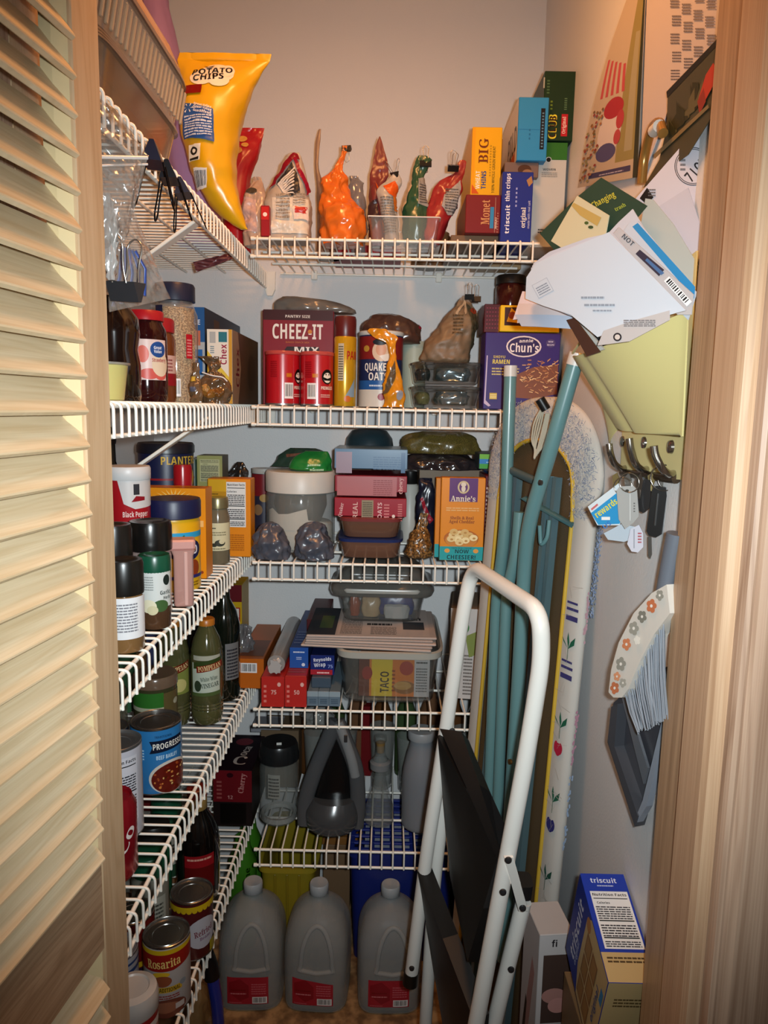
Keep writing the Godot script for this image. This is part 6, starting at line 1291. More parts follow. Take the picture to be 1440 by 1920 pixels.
func left_one() -> void:
	var y: float = SHELF[1]
	var tin := mat(Color("9c9b98"), 0.25, {"metal": 0.95})
	vessel("refried_beans_can", "refried beans can with red script letters at the shelf edge", "can", Vector3(-0.356, y, -1.112), 0.0385, 0.126, [["tube", [[0.985, 0.02], [1, 0.03], [1, 0.965]], mat(Color("b2a9a4"), 0.35)]] + ringed_can(0.0385, 0.126, tin), {"draw": func(a):
		a.rect(-0.062, 0.112, 0.124, 0.008, Color("c2a01a")); a.poly([Vector2(-0.062, 0.112), Vector2(0.06, 0.112), Vector2(0.06, 0.092), Vector2(0.01, 0.082), Vector2(-0.062, 0.082)], Color("8c1f1c")); a.text("Rosarita", -0.006, 0.096, 0.015, Color("e0c070"), serif, 0.056, 3); a.ell(-0.01, 0.076, 0.014, 0.005, Color("d0a828")); a.ell(-0.008, 0.064, 0.015, 0.010, Color("8a4a30")); a.text("TRADITIONAL", 0.0, 0.048, 0.008, Color("2e2a10"), bold, 0.04); a.rect(-0.024, 0.0435, 0.048, 0.010, Color("c29a2c")); a.text("TRADITIONAL", 0.0, 0.0485, 0.007, Color("2e2410"), bold, 0.042); a.lines(-0.02, 0.032, 0.04, 0.008, 2, Color("8a2a24"), 3)
		a.ell(0.0, 0.014, 0.032, 0.017, Color("6a3a2c")); a.ell(-0.004, 0.016, 0.024, 0.010, Color("8f5a44")); a.rect(0.012, 0.010, 0.016, 0.010, Color("b8b0ac")); a.ell(0.026, 0.054, 0.006, 0.005, Color("7d858c"))})
	vessel("refried_beans_can", "dark red refried beans can with a yellow scalloped band behind the first", "can", Vector3(-0.346, y, -1.232), 0.0385, 0.116, [["tube", [[0.985, 0.02], [1, 0.03], [1, 0.965]], mat(Color("4a1216"), 0.35)]] + ringed_can(0.0385, 0.116, tin), {"draw": func(a):
		a.rect(-0.062, 0.100, 0.124, 0.008, Color("b89a1c"))
		for k in 12: a.ell(-0.055 + k * 0.010, 0.100, 0.005, 0.005, Color("b89a1c"), 10)
		a.ell(0.020, 0.052, 0.032, 0.030, Color("a8a6ae")); a.text("Refried", 0.022, 0.054, 0.011, Color("6a2434"), serif, 0.038, 6); a.text("Beans", 0.024, 0.042, 0.006, Color("6a4464"), serif, 0.022, 6); a.rect(0.034, 0.006, 0.024, 0.022, Color("9a8a20"))})
	vessel("soy_sauce_bottle", "large black sauce bottle with a gold neck band and red label", "bottle", Vector3(-0.376, y, -1.392), 0.0445, 0.232, [["glass", [[0, 0.0], [0.96, 0.0], [1, 0.02], [1, 0.48], [0.94, 0.58], [0.7, 0.70], [0.46, 0.78], [0.42, 0.84]], mat(Color("0c0908"), 0.05, {"coat": 0.8})], ["neck_band", [[0.43, 0.80], [0.45, 0.805], [0.44, 0.92], [0.42, 0.925]], mat(Color("8f7440"), 0.35)], ["cap", [[0.42, 0.91], [0.46, 0.915], [0.46, 0.99], [0.4, 1.0], [0, 1.0]], mat(Color("7a2418"), 0.35)]], {"draw": func(a):
		a.rect(-0.028, 0.03, 0.062, 0.075, Color("8a1c20")); a.lines(-0.022, 0.095, 0.05, 0.008, 1, Color("d09a8a"), 3); a.rect(-0.028, 0.03, 0.062, 0.05, Color("5a0f14"))})
	vessel("grease_tub", "white lidded tub with red and green stripes at the bottom edge", "tub", Vector3(-0.372, y, -0.995), 0.036, 0.125, [["tub", [[0, 0], [0.94, 0], [1, 0.03], [1, 0.72]], mat(Color("9c1f22"), 0.35)], ["lid", [[1.0, 0.70], [1.05, 0.72], [1.05, 0.90], [0.98, 0.97], [0.7, 1.0], [0.64, 0.98], [0, 0.98]], mat(Color("bfbcb8"), 0.35)]], {"draw": func(a):
		a.rect(-0.06, 0.066, 0.12, 0.012, Color("cac6c0")); a.poly([Vector2(-0.04, 0.078), Vector2(0.01, 0.088), Vector2(0.02, 0.080), Vector2(-0.02, 0.066)], Color("1f6a2c")); a.poly([Vector2(-0.01, 0.06), Vector2(0.016, 0.080), Vector2(0.022, 0.068), Vector2(0.0, 0.05)], Color("7a9a20"))})
	vessel("blue_ring_can", "white can with blue rings behind the striped tub", "can", Vector3(-0.424, y, -1.062), 0.036, 0.135, [["tube", [[0.985, 0.02], [1, 0.03], [1, 0.965]], mat(Color("9a9da6"), 0.35)]] + ringed_can(0.036, 0.135, mat(Color("8a8d94"), 0.3, {"metal": 0.5})), {"draw": func(a):
		a.rect(-0.06, 0.118, 0.12, 0.004, Color("203a6a")); a.rect(-0.06, 0.104, 0.12, 0.006, Color("203a6a")); a.rect(-0.06, 0.02, 0.12, 0.05, Color("3a5a8a"))})
	vessel("chili_can", "dark red can with a yellow band behind the refried beans", "can", Vector3(-0.435, y, -1.175), 0.037, 0.115, [["tube", [[0.985, 0.02], [1, 0.03], [1, 0.965]], mat(Color("6a1614"), 0.35)]] + ringed_can(0.037, 0.115, tin), {"draw": func(a):
		a.rect(-0.06, 0.030, 0.12, 0.010, Color("b89a20")); a.rect(0.0, 0.0, 0.06, 0.028, Color("2a1a3a"))})
	# rows behind, seen through the shelf above
	for k in 5:
		var c: Color = [Color("7f7d70"), Color("1c5a3c"), Color("87857c"), Color("6a1c1e"), Color("1f4a34")][k]
		var pz: float = [-1.27, -1.355, -1.16, -1.05, -1.46][k]
		var px: float = [-0.435, -0.455, -0.515, -0.52, -0.46][k]
		vessel("pantry_jar", ["jar of pale powder with a green cap, seen through the wires", "jar with a dark green label behind the sauce bottle", "pale jar at the left wall of the lowest shelf", "red jar at the left wall beside the door", "green jar at the left wall behind the sauce bottle"][k], "jar", Vector3(px, y, pz), 0.034, 0.165 + 0.01 * (k % 3), [["jar", [[0, 0], [0.95, 0], [1, 0.03], [1, 0.7], [0.86, 0.78]], mat(c, 0.3)], ["cap", [[0.88, 0.76], [0.94, 0.77], [0.94, 0.97], [0.86, 1.0], [0, 0.99]], mat([Color("14543a"), Color("1a1a1a"), Color("a8a8a8"), Color("7a7a78"), Color("0f4a34")][k], 0.35)]], {"group": "jars behind on the lowest shelf", "draw": func(a):
			a.rect(-0.03, 0.03, 0.06, 0.06, Color("a8a698")); a.lines(-0.024, 0.04, 0.048, 0.04, 5, Color("4a4a44"), k)})
	for k in 3:
		carton("flat_packet_box", ["white and red packet lying flat at the left wall", "pale packet lying flat at the left wall, deeper in", "red packet lying flat in the corner of the lowest shelf"][k], "box", Vector3(-0.56, y, [-1.25, -1.45, -1.62][k]), Vector3(0.09, 0.10, 0.14), [hue("8a3a38"), hue("8f8d84"), hue("6a1a1c")][k])
	# drink carton at the corner
	carton("soda_carton", "red and black soda carton torn open at the front in the corner", "box", Vector3(-0.355, y, -1.725), Vector3(0.092, 0.142, 0.19), hue("160f10"), {"front": art().rect(-0.046, 0.062, 0.092, 0.08, Color("5e1018")).text("Cherry", 0.024, 0.110, 0.012, Color("a87a78"), serif, 0.05, 82).text("12", -0.006, 0.074, 0.009, Color("a87a78"), bold).ell(-0.006, 0.13, 0.008, 0.006, Color("2a0c0e")).lines(-0.038, 0.07, 0.012, 0.05, 5, Color("8a4a48"), 3).rect(-0.03, 0.006, 0.062, 0.052, Color("080707")), "top": art().rect(-0.046, 0, 0.092, 0.19, Color("120c0d")).text("C", 0.008, 0.05, 0.040, Color("a8a4a0"), serif).text("oca", 0.014, 0.10, 0.020, Color("a8a4a0"), serif, 0.05, 80).ell(0.0, 0.15, 0.022, 0.020, Color("6a2630"))})

# cans standing along the left wall behind the front row, alike and half hidden
func back_row(s: int, word: String, xs: Array, cols: Array, h: float) -> void:
	var y: float = SHELF[s]
	for k in xs.size():
		var p := Vector3(xs[k][0], y, xs[k][1])
		var c: Color = cols[k % cols.size()]
		vessel("stored_can", "labelled can in the half hidden back row of the %s left shelf" % word, "can", p, 0.036, h + 0.012 * (k % 3), [["tube", [[0, 0], [0.98, 0], [1, 0.02], [1, 0.96]], mat(c, 0.4)], ["lid", [[0.99, 0.95], [1.01, 0.96], [1.01, 0.995], [0.95, 1.0], [0.93, 0.97], [0, 0.97]], mat(Color("8c8b88"), 0.35, {"metal": 0.7})]], {"seg": 24, "group": "cans in the back row of the %s left shelf" % word})

func floor_things() -> void:
	var dull := [Color("8a3c30"), Color("3f6a48"), Color("94724a"), Color("4c5684"), Color("9c3a34"), Color("8a825e")]
	var first := []
	for i in 11: first.append([-0.583 + 0.006 * (i % 2), -0.93 - 0.085 * i])
	back_row(1, "lowest", first.filter(func(e): return e[1] > -0.99), dull, 0.14)
	back_row(2, "second", first, dull, 0.13)
	var second := []
	for i in 2: second.append([-0.505, -0.96 - 0.078 * i])
	back_row(2, "second", second, dull, 0.12)
	var third := []
	for i in 10: third.append([-0.585, -0.93 - 0.085 * i])
	third = third.filter(func(e): return e[1] > -1.29 or e[1] < -1.5)
	back_row(3, "third", third, dull, 0.12)
	for k in 8:
		vessel("glass_bottle", "tinted glass bottle in the back row of the lowest shelf, against the wall", "bottle", Vector3(-0.20 + 0.066 * k, SHELF[1], -1.913), 0.030, 0.25 + 0.012 * (k % 3), [["glass", [[0, 0], [0.95, 0], [1, 0.03], [1, 0.66], [0.5, 0.82], [0.42, 1.0], [0, 1.0]], mat([Color("5c3a20"), Color("3c5030"), Color("6a4a34")][k % 3], 0.12)]], {"seg": 24, "group": "glass bottles against the back wall"})
	for k in 2:
		carton("floor_carton", ["brown carton on the floor under the left shelves, near the doorway", "brown carton on the floor under the left shelves, deeper in"][k], "box", Vector3(-0.535, 0.0, -1.10 - 0.40 * k), Vector3(0.15, 0.30, 0.34), [hue("8c6c48"), hue("84664a")][k], {"rough": 0.8})
	carton("blue_tote", "dark blue fabric tote standing at the back wall right of the blue crate", "bag", Vector3(0.265, 0.0, -1.86), Vector3(0.13, 0.34, 0.15), hue("22357a"), {"bevel": 0.012, "rough": 0.8})
	# three water jugs
	var milky := mat(Color("a9adac"), 0.42, {"alpha": 0.42, "spec": 0.35})
	for k in 3:
		var t := thing("water_jug", ["clear plastic water jug beside the blue handle, left of three", "clear plastic water jug in the middle of three", "clear plastic water jug behind the step stool, right of three"][k], "jug", Vector3([-0.300, -0.143, 0.027][k], 0.0, -1.592), [2.0, -3.0, 2.0][k], "water jugs on the floor")
		var rows := [[0.0, 0.062, 0.062, 0, 0, 4], [0.004, 0.070, 0.070, 0, 0, 4], [0.012, 0.0745, 0.0745, 0, 0, 4.2], [0.09, 0.0765, 0.0765, 0, 0, 4.2], [0.15, 0.076, 0.076, 0, 0, 4], [0.185, 0.071, 0.071, 0, 0, 3.4], [0.215, 0.058, 0.060, 0, 0, 2.8], [0.237, 0.038, 0.040, 0, 0, 2.3], [0.248, 0.024, 0.025], [0.254, 0.021, 0.021], [0.262, 0.021, 0.021]]
		part(t, "body", loft(rows, 64, {"smooth": 4}), milky)
		part(t, "cap", lathe([[0.0215, 0.258], [0.0225, 0.259], [0.0225, 0.279], [0.0205, 0.282], [0, 0.281]], 28), mat(Color("a3a6a8"), 0.4))
		# hollow grip: a raised arch on the front with a darker sunk panel
		var arch := []
		for i in 25:
			var a := PI * i / 24.0
			var yy: float = 0.125 + 0.088 * sin(a) * (1.0 if i > 0 and i < 24 else 1.0)
			var xx := -0.036 * cos(a) + 0.006
			arch.append(Vector3(xx, yy, jug_front(rows, xx, yy) - 0.001))
		arch.push_front(Vector3(-0.034, 0.112, jug_front(rows, -0.034, 0.112))); arch.append(Vector3(0.045, 0.112, jug_front(rows, 0.045, 0.112)))
		part(t, "grip_ridge", tube(arch, 0.0055, 10), milky)
		part(t, "grip_foot", tube([arch[0], Vector3(0.006, 0.106, jug_front(rows, 0.006, 0.106)), arch[-1]], 0.0055, 10), milky)
		var lab := art(0.006)
		lab.poly([Vector2(-0.05, 0.022), Vector2(-0.05, 0.092), Vector2(0.045, 0.092 if k != 1 else 0.078), Vector2(0.045, 0.022)], Color("a3242f")); lab.poly([Vector2(-0.046, 0.052), Vector2(-0.046, 0.078), Vector2(-0.02, 0.088), Vector2(0.0, 0.07), Vector2(0.0, 0.04), Vector2(-0.02, 0.03)], Color("8c1c26")); lab.lines(-0.042, 0.057, 0.036, 0.007, 1, Color("7a1018"), 3); lab.lines(-0.042, 0.048, 0.036, 0.006, 1, Color("c8747a"), 5); lab.lines(0.006, 0.048, 0.034, 0.030, 5, Color("c05a64"), 4); lab.bars(0.008, 0.024, 0.034, 0.017); lab.lines(-0.046, 0.025, 0.03, 0.004, 1, Color("c05a64"), 6)
		part(t, "label", lab.mesh(loft_front(rows, {"smooth": 4}), true, 0.0006), ink(0.35))
		part(t, "water", loft([[0.004, 0.066, 0.066, 0, 0, 4], [0.012, 0.0705, 0.0705, 0, 0, 4.2], [0.09, 0.0725, 0.0725, 0, 0, 4.2], [0.15, 0.072, 0.072, 0, 0, 4], [0.205, 0.060, 0.060, 0, 0, 3]], 40), mat(Color("6c716e"), 0.08, {"alpha": 0.16}))
	# bins behind the jugs
	var yb := thing("yellow_bin", "yellow plastic bin behind the left water jugs", "bin", Vector3(-0.230, 0, -1.795))
	part(yb, "bin", loft([[0, 0.060, 0.11, 0, 0, 8], [0.26, 0.070, 0.125, 0, 0, 8], [0.26, 0.067, 0.122, 0, 0, 8], [0.005, 0.057, 0.107, 0, 0, 8]], 48, {"sharp": 0.5}), mat(Color("8c7a1c"), 0.4))
	part(yb, "rim", loft([[0.252, 0.070, 0.125, 0, 0, 8], [0.252, 0.076, 0.131, 0, 0, 8], [0.264, 0.076, 0.131, 0, 0, 8], [0.264, 0.068, 0.123, 0, 0, 8]], 48, {"sharp": 0.5, "cap_bottom": false, "cap_top": false}), mat(Color("978420"), 0.4))
	for k in 3:
		part(yb, "rib", rbox(0.006, 0.24, 0.003, 0.001), mat(Color("84721a"), 0.4), Transform3D(Basis(Vector3.RIGHT, 0.06), Vector3(-0.03 + 0.03 * k, 0.006, 0.112)))
	var bb := thing("blue_crate", "dark blue plastic crate with a slotted front at the back wall", "crate", Vector3(0.055, 0, -1.800))
	var navy := mat(Color("14236a"), 0.4)
	part(bb, "crate", loft([[0, 0.120, 0.11, 0, 0, 9], [0.30, 0.132, 0.122, 0, 0, 9], [0.30, 0.128, 0.118, 0, 0, 9], [0.006, 0.116, 0.106, 0, 0, 9]], 48, {"sharp": 0.5}), navy)
	part(bb, "rim", loft([[0.29, 0.132, 0.122, 0, 0, 9], [0.29, 0.138, 0.128, 0, 0, 9], [0.304, 0.138, 0.128, 0, 0, 9], [0.304, 0.128, 0.118, 0, 0, 9]], 48, {"sharp": 0.5, "cap_bottom": false, "cap_top": false}), navy)
	# slotted basket lid under the lowest shelf
	var lid := thing("slotted_lid", "blue slotted basket lid resting on the blue crate", "lid", Vector3(0.055, 0.306, -1.800))
	for i in 9:
		part(lid, "bar", rbox(0.262, 0.006, 0.012, 0.002), mat(Color("16287a"), 0.4), Transform3D(Basis(), Vector3(0, 0, -0.116 + 0.029 * i)))
	for i in 6:
		part(lid, "bar", rbox(0.012, 0.005, 0.25, 0.002), mat(Color("16287a"), 0.4), Transform3D(Basis(), Vector3(-0.125 + 0.05 * i, 0.0005, 0)))
	for i in 3:
		var pa := thing("folded_paper", ["lowest light paper in the blue crate", "middle light paper in the blue crate", "topmost light paper in the blue crate"][i], "paper", Vector3(0.055 + 0.004 * i, 0.286 + 0.004 * i, -1.800), 3.0 * i, "papers in the blue crate")
		part(pa, "sheet", rbox(0.19, 0.003, 0.18, 0.001), mat(Color("a2a6b0"), 0.7))
	carton("wooden_board", "light wooden board lying across the yellow bin", "board", Vector3(-0.110, 0.20, -1.90), Vector3(0.12, 0.022, 0.06), hue("8a5c2e"))
	carton("cardboard_box", "brown cardboard box at the back wall between the bins", "box", Vector3(-0.12, 0.0, -1.900), Vector3(0.075, 0.199, 0.06), hue("80644a"))
	# green bottles at the corner
	for k in 2:
		vessel("green_bottle", ["green ribbed bottle under the corner of the lowest shelf, front", "green ribbed bottle under the corner of the lowest shelf, rear"][k], "bottle", Vector3(-0.356, 0.0, -1.745 - 0.085 * k), 0.036, 0.30, [["bottle", [[0, 0], [0.94, 0], [1, 0.02], [1, 0.2], [0.93, 0.24], [1, 0.28], [1, 0.5], [0.93, 0.54], [1, 0.58], [1, 0.78], [0.6, 0.9], [0.5, 1.0], [0, 1.0]], mat(Color("3f7a1e"), 0.3)]], {"draw": func(a):
			a.text("Lime", 0.012, 0.20, 0.014, Color("12260c"), bold, 0.06, 90), "at": 1.01})
	# mop handle and paper at the lower left
	var m := thing("dust_mop", "dust mop with a glossy blue and black grip at the bottom left", "mop", Vector3.ZERO)
	part(m, "grip", tube(bend([at(412, 1990, -1.43), at(408, 1890, -1.43), at(398, 1830, -1.43)], 0.05), 0.0135, 14), mat(Color("122c8c"), 0.2, {"coat": 0.6}))
	part(m, "sleeve", tube(bend([at(398, 1832, -1.43), at(394, 1810, -1.43), at(386, 1790, -1.43)], 0.05), 0.0175, 14), mat(Color("0d0d10"), 0.4))
	var b := Vector3(-0.42, 0.0, -1.50)
	bag("paper_sack", "tan paper sack standing under the lowest left shelf", "sack", b, [[1960, 345, 392, 0.06], [1930, 342, 398, 0.065], [1880, 345, 394, 0.05], [1850, 352, 388, 0.02]], mat(Color("8f6a3c"), 0.7), {"seed": 91, "amp": 0.008, "freq": 12.0})

func jug_front(rows: Array, x: float, y: float) -> float:
	return loft_front(rows, {"smooth": 4}).call(Vector2(x, y)).z

# ------------------------------------------------------------------ the right side of the pantry
func ironing_board() -> void:
	var X := Vector3(0.42, 0, 0.907).normalized()
	var Y := Vector3(0.055, 1, 0).normalized()
	var Z := X.cross(Y).normalized()
	Y = Z.cross(X).normalized()
	var O := Vector3(0.226, 0.004, -1.35)
	var t := thing("ironing_board", "folded ironing board with teal legs and a floral cover leaning on the right wall", "ironing board", O)
	t.transform = Transform3D(Basis(X, Y, Z), O)
	var inv := t.transform.affine_inverse()
	var L := 1.425
	var hw := 0.165
	var loop := func(d: float, z: float) -> PackedVector3Array:
		var line := PackedVector3Array()
		var n := 72
		for i in n + 1:
			var a := TAU * (i % n) / n
			var c := cos(a)
			var s := sin(a)
			var grow := 1.0 + 1.1 * smoothstep(0.0, 0.8, s)
			var w := hw + 0.012 * smoothstep(0.0, 0.25, s) - d * (1.0 + 0.7 * smoothstep(-0.2, 0.3, s))
			var yy: float
			if s >= 0.0:
				yy = L - 0.20 + (0.20 - d * grow) * pow(absf(s), 0.8)
			else:
				yy = 0.20 - (0.20 - d) * pow(absf(s), 0.3)
			var xx := w * signf(c) * pow(absf(c), 0.8 if s >= 0.0 else 0.3)
			line.append(Vector3(xx, yy, z))
		return line
	var cover_rows := []
	for e in [[0.040, 0.004], [0.027, 0.0085], [0.010, 0.007], [0.002, 0.002], [0.0, -0.004], [0.002, -0.010], [0.010, -0.015], [0.04, -0.017], [0.10, -0.018], [0.155, -0.018]]:
		cover_rows.append(loop.call(e[0], e[1]))
	part(t, "cover", skin(cover_rows, 0.2), mat(Color("b5b0a8"), 0.8, {"sheen": 0.2}))
	var pan_poly := PackedVector2Array()
	for p in loop.call(0.037, 0.0): pan_poly.append(Vector2(p.x, p.y))
	pan_poly.remove_at(pan_poly.size() - 1)
	part(t, "mesh_pan", prism(pan_poly, 0.004), mat(Color.WHITE, 0.6, {"tex": speckle(256, 60.0, Color("2c2216"), Color("6a5434"), 41, 3.0), "tri": Vector3.ONE * 14.0}), Transform3D(Basis(), Vector3(0, 0, -0.006)))
	var trim_line: Array = Array(loop.call(0.039, 0.006))
	part(t, "elastic_trim", tube(trim_line, 0.0042, 8), mat(Color("b8962a"), 0.6))
	# printed flowers, stripes and the blue marbled end
	var a := art()
	var rng := RandomNumberGenerator.new(); rng.seed = 12
	for k in 3600:
		var ring: PackedVector3Array = loop.call(rng.randf_range(0.003, 0.038), 0.0)
		var q: Vector3 = ring[rng.randi_range(0, 38) if k % 12 else rng.randi_range(66, 71)]
		if q.y < 1.02: continue
		var an := rng.randf() * TAU
		var q2 := Vector2(q.x, q.y) + Vector2(rng.randf_range(-0.008, 0.008), rng.randf_range(-0.008, 0.008))
		if q2.x > 0.168: continue
		var e := Vector2(cos(an), sin(an)) * 0.0055
		a.quad(q2, q2 + e, q2 + e + e.orthogonal() * 0.16, q2 + e.orthogonal() * 0.16, [Color("5f6f90"), Color("8a94a8"), Color("9aa0ac"), Color("d0ceca")][k % 4]); a.top = k % 8
	a.top = 10
	for yy in [1.035, 0.93, 0.26]:
		a.rect(0.130, yy, 0.028, 0.009, Color("39366a")); a.rect(0.130, yy + 0.018, 0.028, 0.005, Color("39366a")); a.rect(0.130, yy + 0.030, 0.026, 0.004, Color("39366a"))
	for e in [[0.985, Color("1f5a44")], [0.84, Color("1f5a44")], [0.70, Color("1f5a44")], [0.55, Color("1f4a3c")], [0.40, Color("1f4a3c")]]:
		for k in 3:
			var an := 0.9 + k * 0.8
			a.poly([Vector2(0.144, e[0]), Vector2(0.144 + 0.014 * cos(an) - 0.003, e[0] + 0.018 * sin(an)), Vector2(0.144 + 0.022 * cos(an), e[0] + 0.030 * sin(an)), Vector2(0.144 + 0.014 * cos(an) + 0.004, e[0] + 0.012 * sin(an))], e[1])
		a.rect(0.1435, e[0] - 0.02, 0.0012, 0.022, e[1])
	for e in [[0.80, Color("a81f38")], [0.655, Color("2c2c6a")], [0.37, Color("9c5a70")], [0.22, Color("a83038")]]:
		a.ell(0.144, e[0], 0.008, 0.012, e[1]); a.ell(0.138, e[0] + 0.003, 0.005, 0.011, e[1]); a.ell(0.150, e[0] + 0.003, 0.005, 0.011, e[1])
	for k in 60:
		var yy := rng.randf_range(0.15, 1.1)
		var an := rng.randf() * TAU
		a.quad(Vector2(0.144, yy), Vector2(0.144 + 0.02 * cos(an), yy + 0.02 * sin(an)), Vector2(0.1446 + 0.02 * cos(an), yy + 0.0206 + 0.02 * sin(an) - 0.02), Vector2(0.1446, yy + 0.0006), Color("a8a29a"))
	part(t, "cover_print", a.mesh(func(q): return Vector3(q.x, q.y, 0.0088 - maxf(0.0, absf(q.x) - 0.153) * 0.5)), ink(0.75))
	# print on the outer edge of the cover
	var b := art()
	for e in [[1.0, 0.09, Color("b08a90")], [0.78, 0.10, Color("a87a8a")], [0.62, 0.14, Color("8a9cb4")], [0.42, 0.10, Color("a88088")], [0.2, 0.08, Color("9a6a74")]]:
		for k in 30:
			b.ell(rng.randf_range(-0.006, 0.0), e[0] + rng.randf_range(0, e[1]), 0.002, 0.003, e[2], 8)
	for k in 260:
		b.ell(rng.randf_range(-0.006, 0.0), rng.randf_range(1.05, 1.24), 0.0012, 0.002, [Color("6a7a98"), Color("8a94a8")][k % 2], 7)
	part(t, "edge_print", b.mesh(func(q): return Vector3(hw + 0.0002, q.y, -q.x - 0.008)), ink(0.75))
	# rails, legs, crossbars
	var teal := mat(Color("5a7f81"), 0.32, {"coat": 0.4})
	var steel := mat(Color("627d84"), 0.28, {"metal": 0.4})
	for x in [0.060, -0.060]:
		var u_shape := PackedVector2Array([Vector2(-0.016, 0), Vector2(0.016, 0), Vector2(0.016, 0.014), Vector2(0.006, 0.014), Vector2(0.006, 0.003), Vector2(-0.006, 0.003), Vector2(-0.006, 0.014), Vector2(-0.016, 0.014)])
		part(t, "rail", prism(u_shape, 1.16), steel, Transform3D(Basis(Vector3(1, 0, 0), Vector3(0, 0, 1), Vector3(0, 1, 0)), Vector3(x, 0.12, 0.003)))
	var path := func(l: Array, r := 0.06) -> Array:
		var w := []
		for e in l: w.append(inv * at(e[0], e[1], e[2]))
		return bend(w, r, 6)
	var leg1: Array = path.call([[957, 700, -1.385], [951, 880, -1.385], [946, 1010, -1.385], [931, 1120, -1.40], [921, 1400, -1.385], [912, 1640, -1.37], [905, 1800, -1.36]])
	var leg2: Array = path.call([[1079, 678, -1.205], [1036, 830, -1.225], [990, 985, -1.275], [982, 1080, -1.30], [974, 1250, -1.30], [958, 1500, -1.29], [944, 1800, -1.28]], 0.10)
	var leg3: Array = path.call([[974, 960, -1.36], [968, 1040, -1.36], [950, 1110, -1.37], [944, 1250, -1.36], [934, 1500, -1.35], [924, 1800, -1.34]])
	var lg := [part(t, "leg", tube(leg1, 0.0118, 14), teal), part(t, "leg", tube(leg2, 0.0130, 14), teal)]
	part(t, "leg", tube(leg3, 0.0110, 14), teal)
	for e in [[leg1, 0.0124, lg[0]], [leg2, 0.0138, lg[1]]]:
		var p0: Vector3 = e[0][0]
		var dir: Vector3 = (e[0][0] - e[0][1]).normalized()
		part(e[2], "foot_cap", tube([p0 - dir * 0.006, p0 + dir * 0.004, p0 + dir * 0.014], e[1], 14), mat(Color("c2beb8"), 0.4))
	part(t, "crossbar", tube(path.call([[950, 878, -1.39], [1004, 902, -1.33]]), 0.008, 10), mat(Color("3a4a4c"), 0.4))
	part(t, "crossbar", tube(path.call([[985, 935, -1.36], [1074, 985, -1.262]]), 0.0125, 4, 0.45), mat(Color("3a5c60"), 0.35))
	part(t, "leg_lock", tube(path.call([[1030, 975, -1.28], [1026, 1010, -1.28], [1014, 1024, -1.29], [1012, 985, -1.29]], 0.012), 0.004, 8), teal)
	part(t, "bolt", lathe([[0, 0], [0.005, 0], [0.005, 0.004], [0, 0.006]], 12), mat(Color("6a6a68"), 0.3, {"metal": 0.9}), Transform3D(Basis(Vector3.RIGHT, PI / 2), inv * at(1015, 905, -1.235)))
	part(t, "bolt", lathe([[0, 0], [0.005, 0], [0.005, 0.004], [0, 0.006]], 12), mat(Color("8a6a3c"), 0.3, {"metal": 0.9}), Transform3D(Basis(Vector3.RIGHT, PI / 2), inv * at(958, 1428, -1.27)))
	for k in 4:
		part(t, "cord", tube(path.call([[1020, 758, -1.28], [1016 - 5 * k, 790, -1.285], [1005 - 3 * k, 830, -1.29], [1000 + 3 * k, 868 - 6 * k, -1.29], [1010 + 3 * k, 835, -1.288], [1024 + 2 * k, 775, -1.28]], 0.015), 0.0016, 6), mat(Color("a89e8a"), 0.8))
	part(t, "cord_toggle", tube(path.call([[1012, 748, -1.27], [1024, 768, -1.27]]), 0.0085, 10), mat(Color("101010"), 0.35))

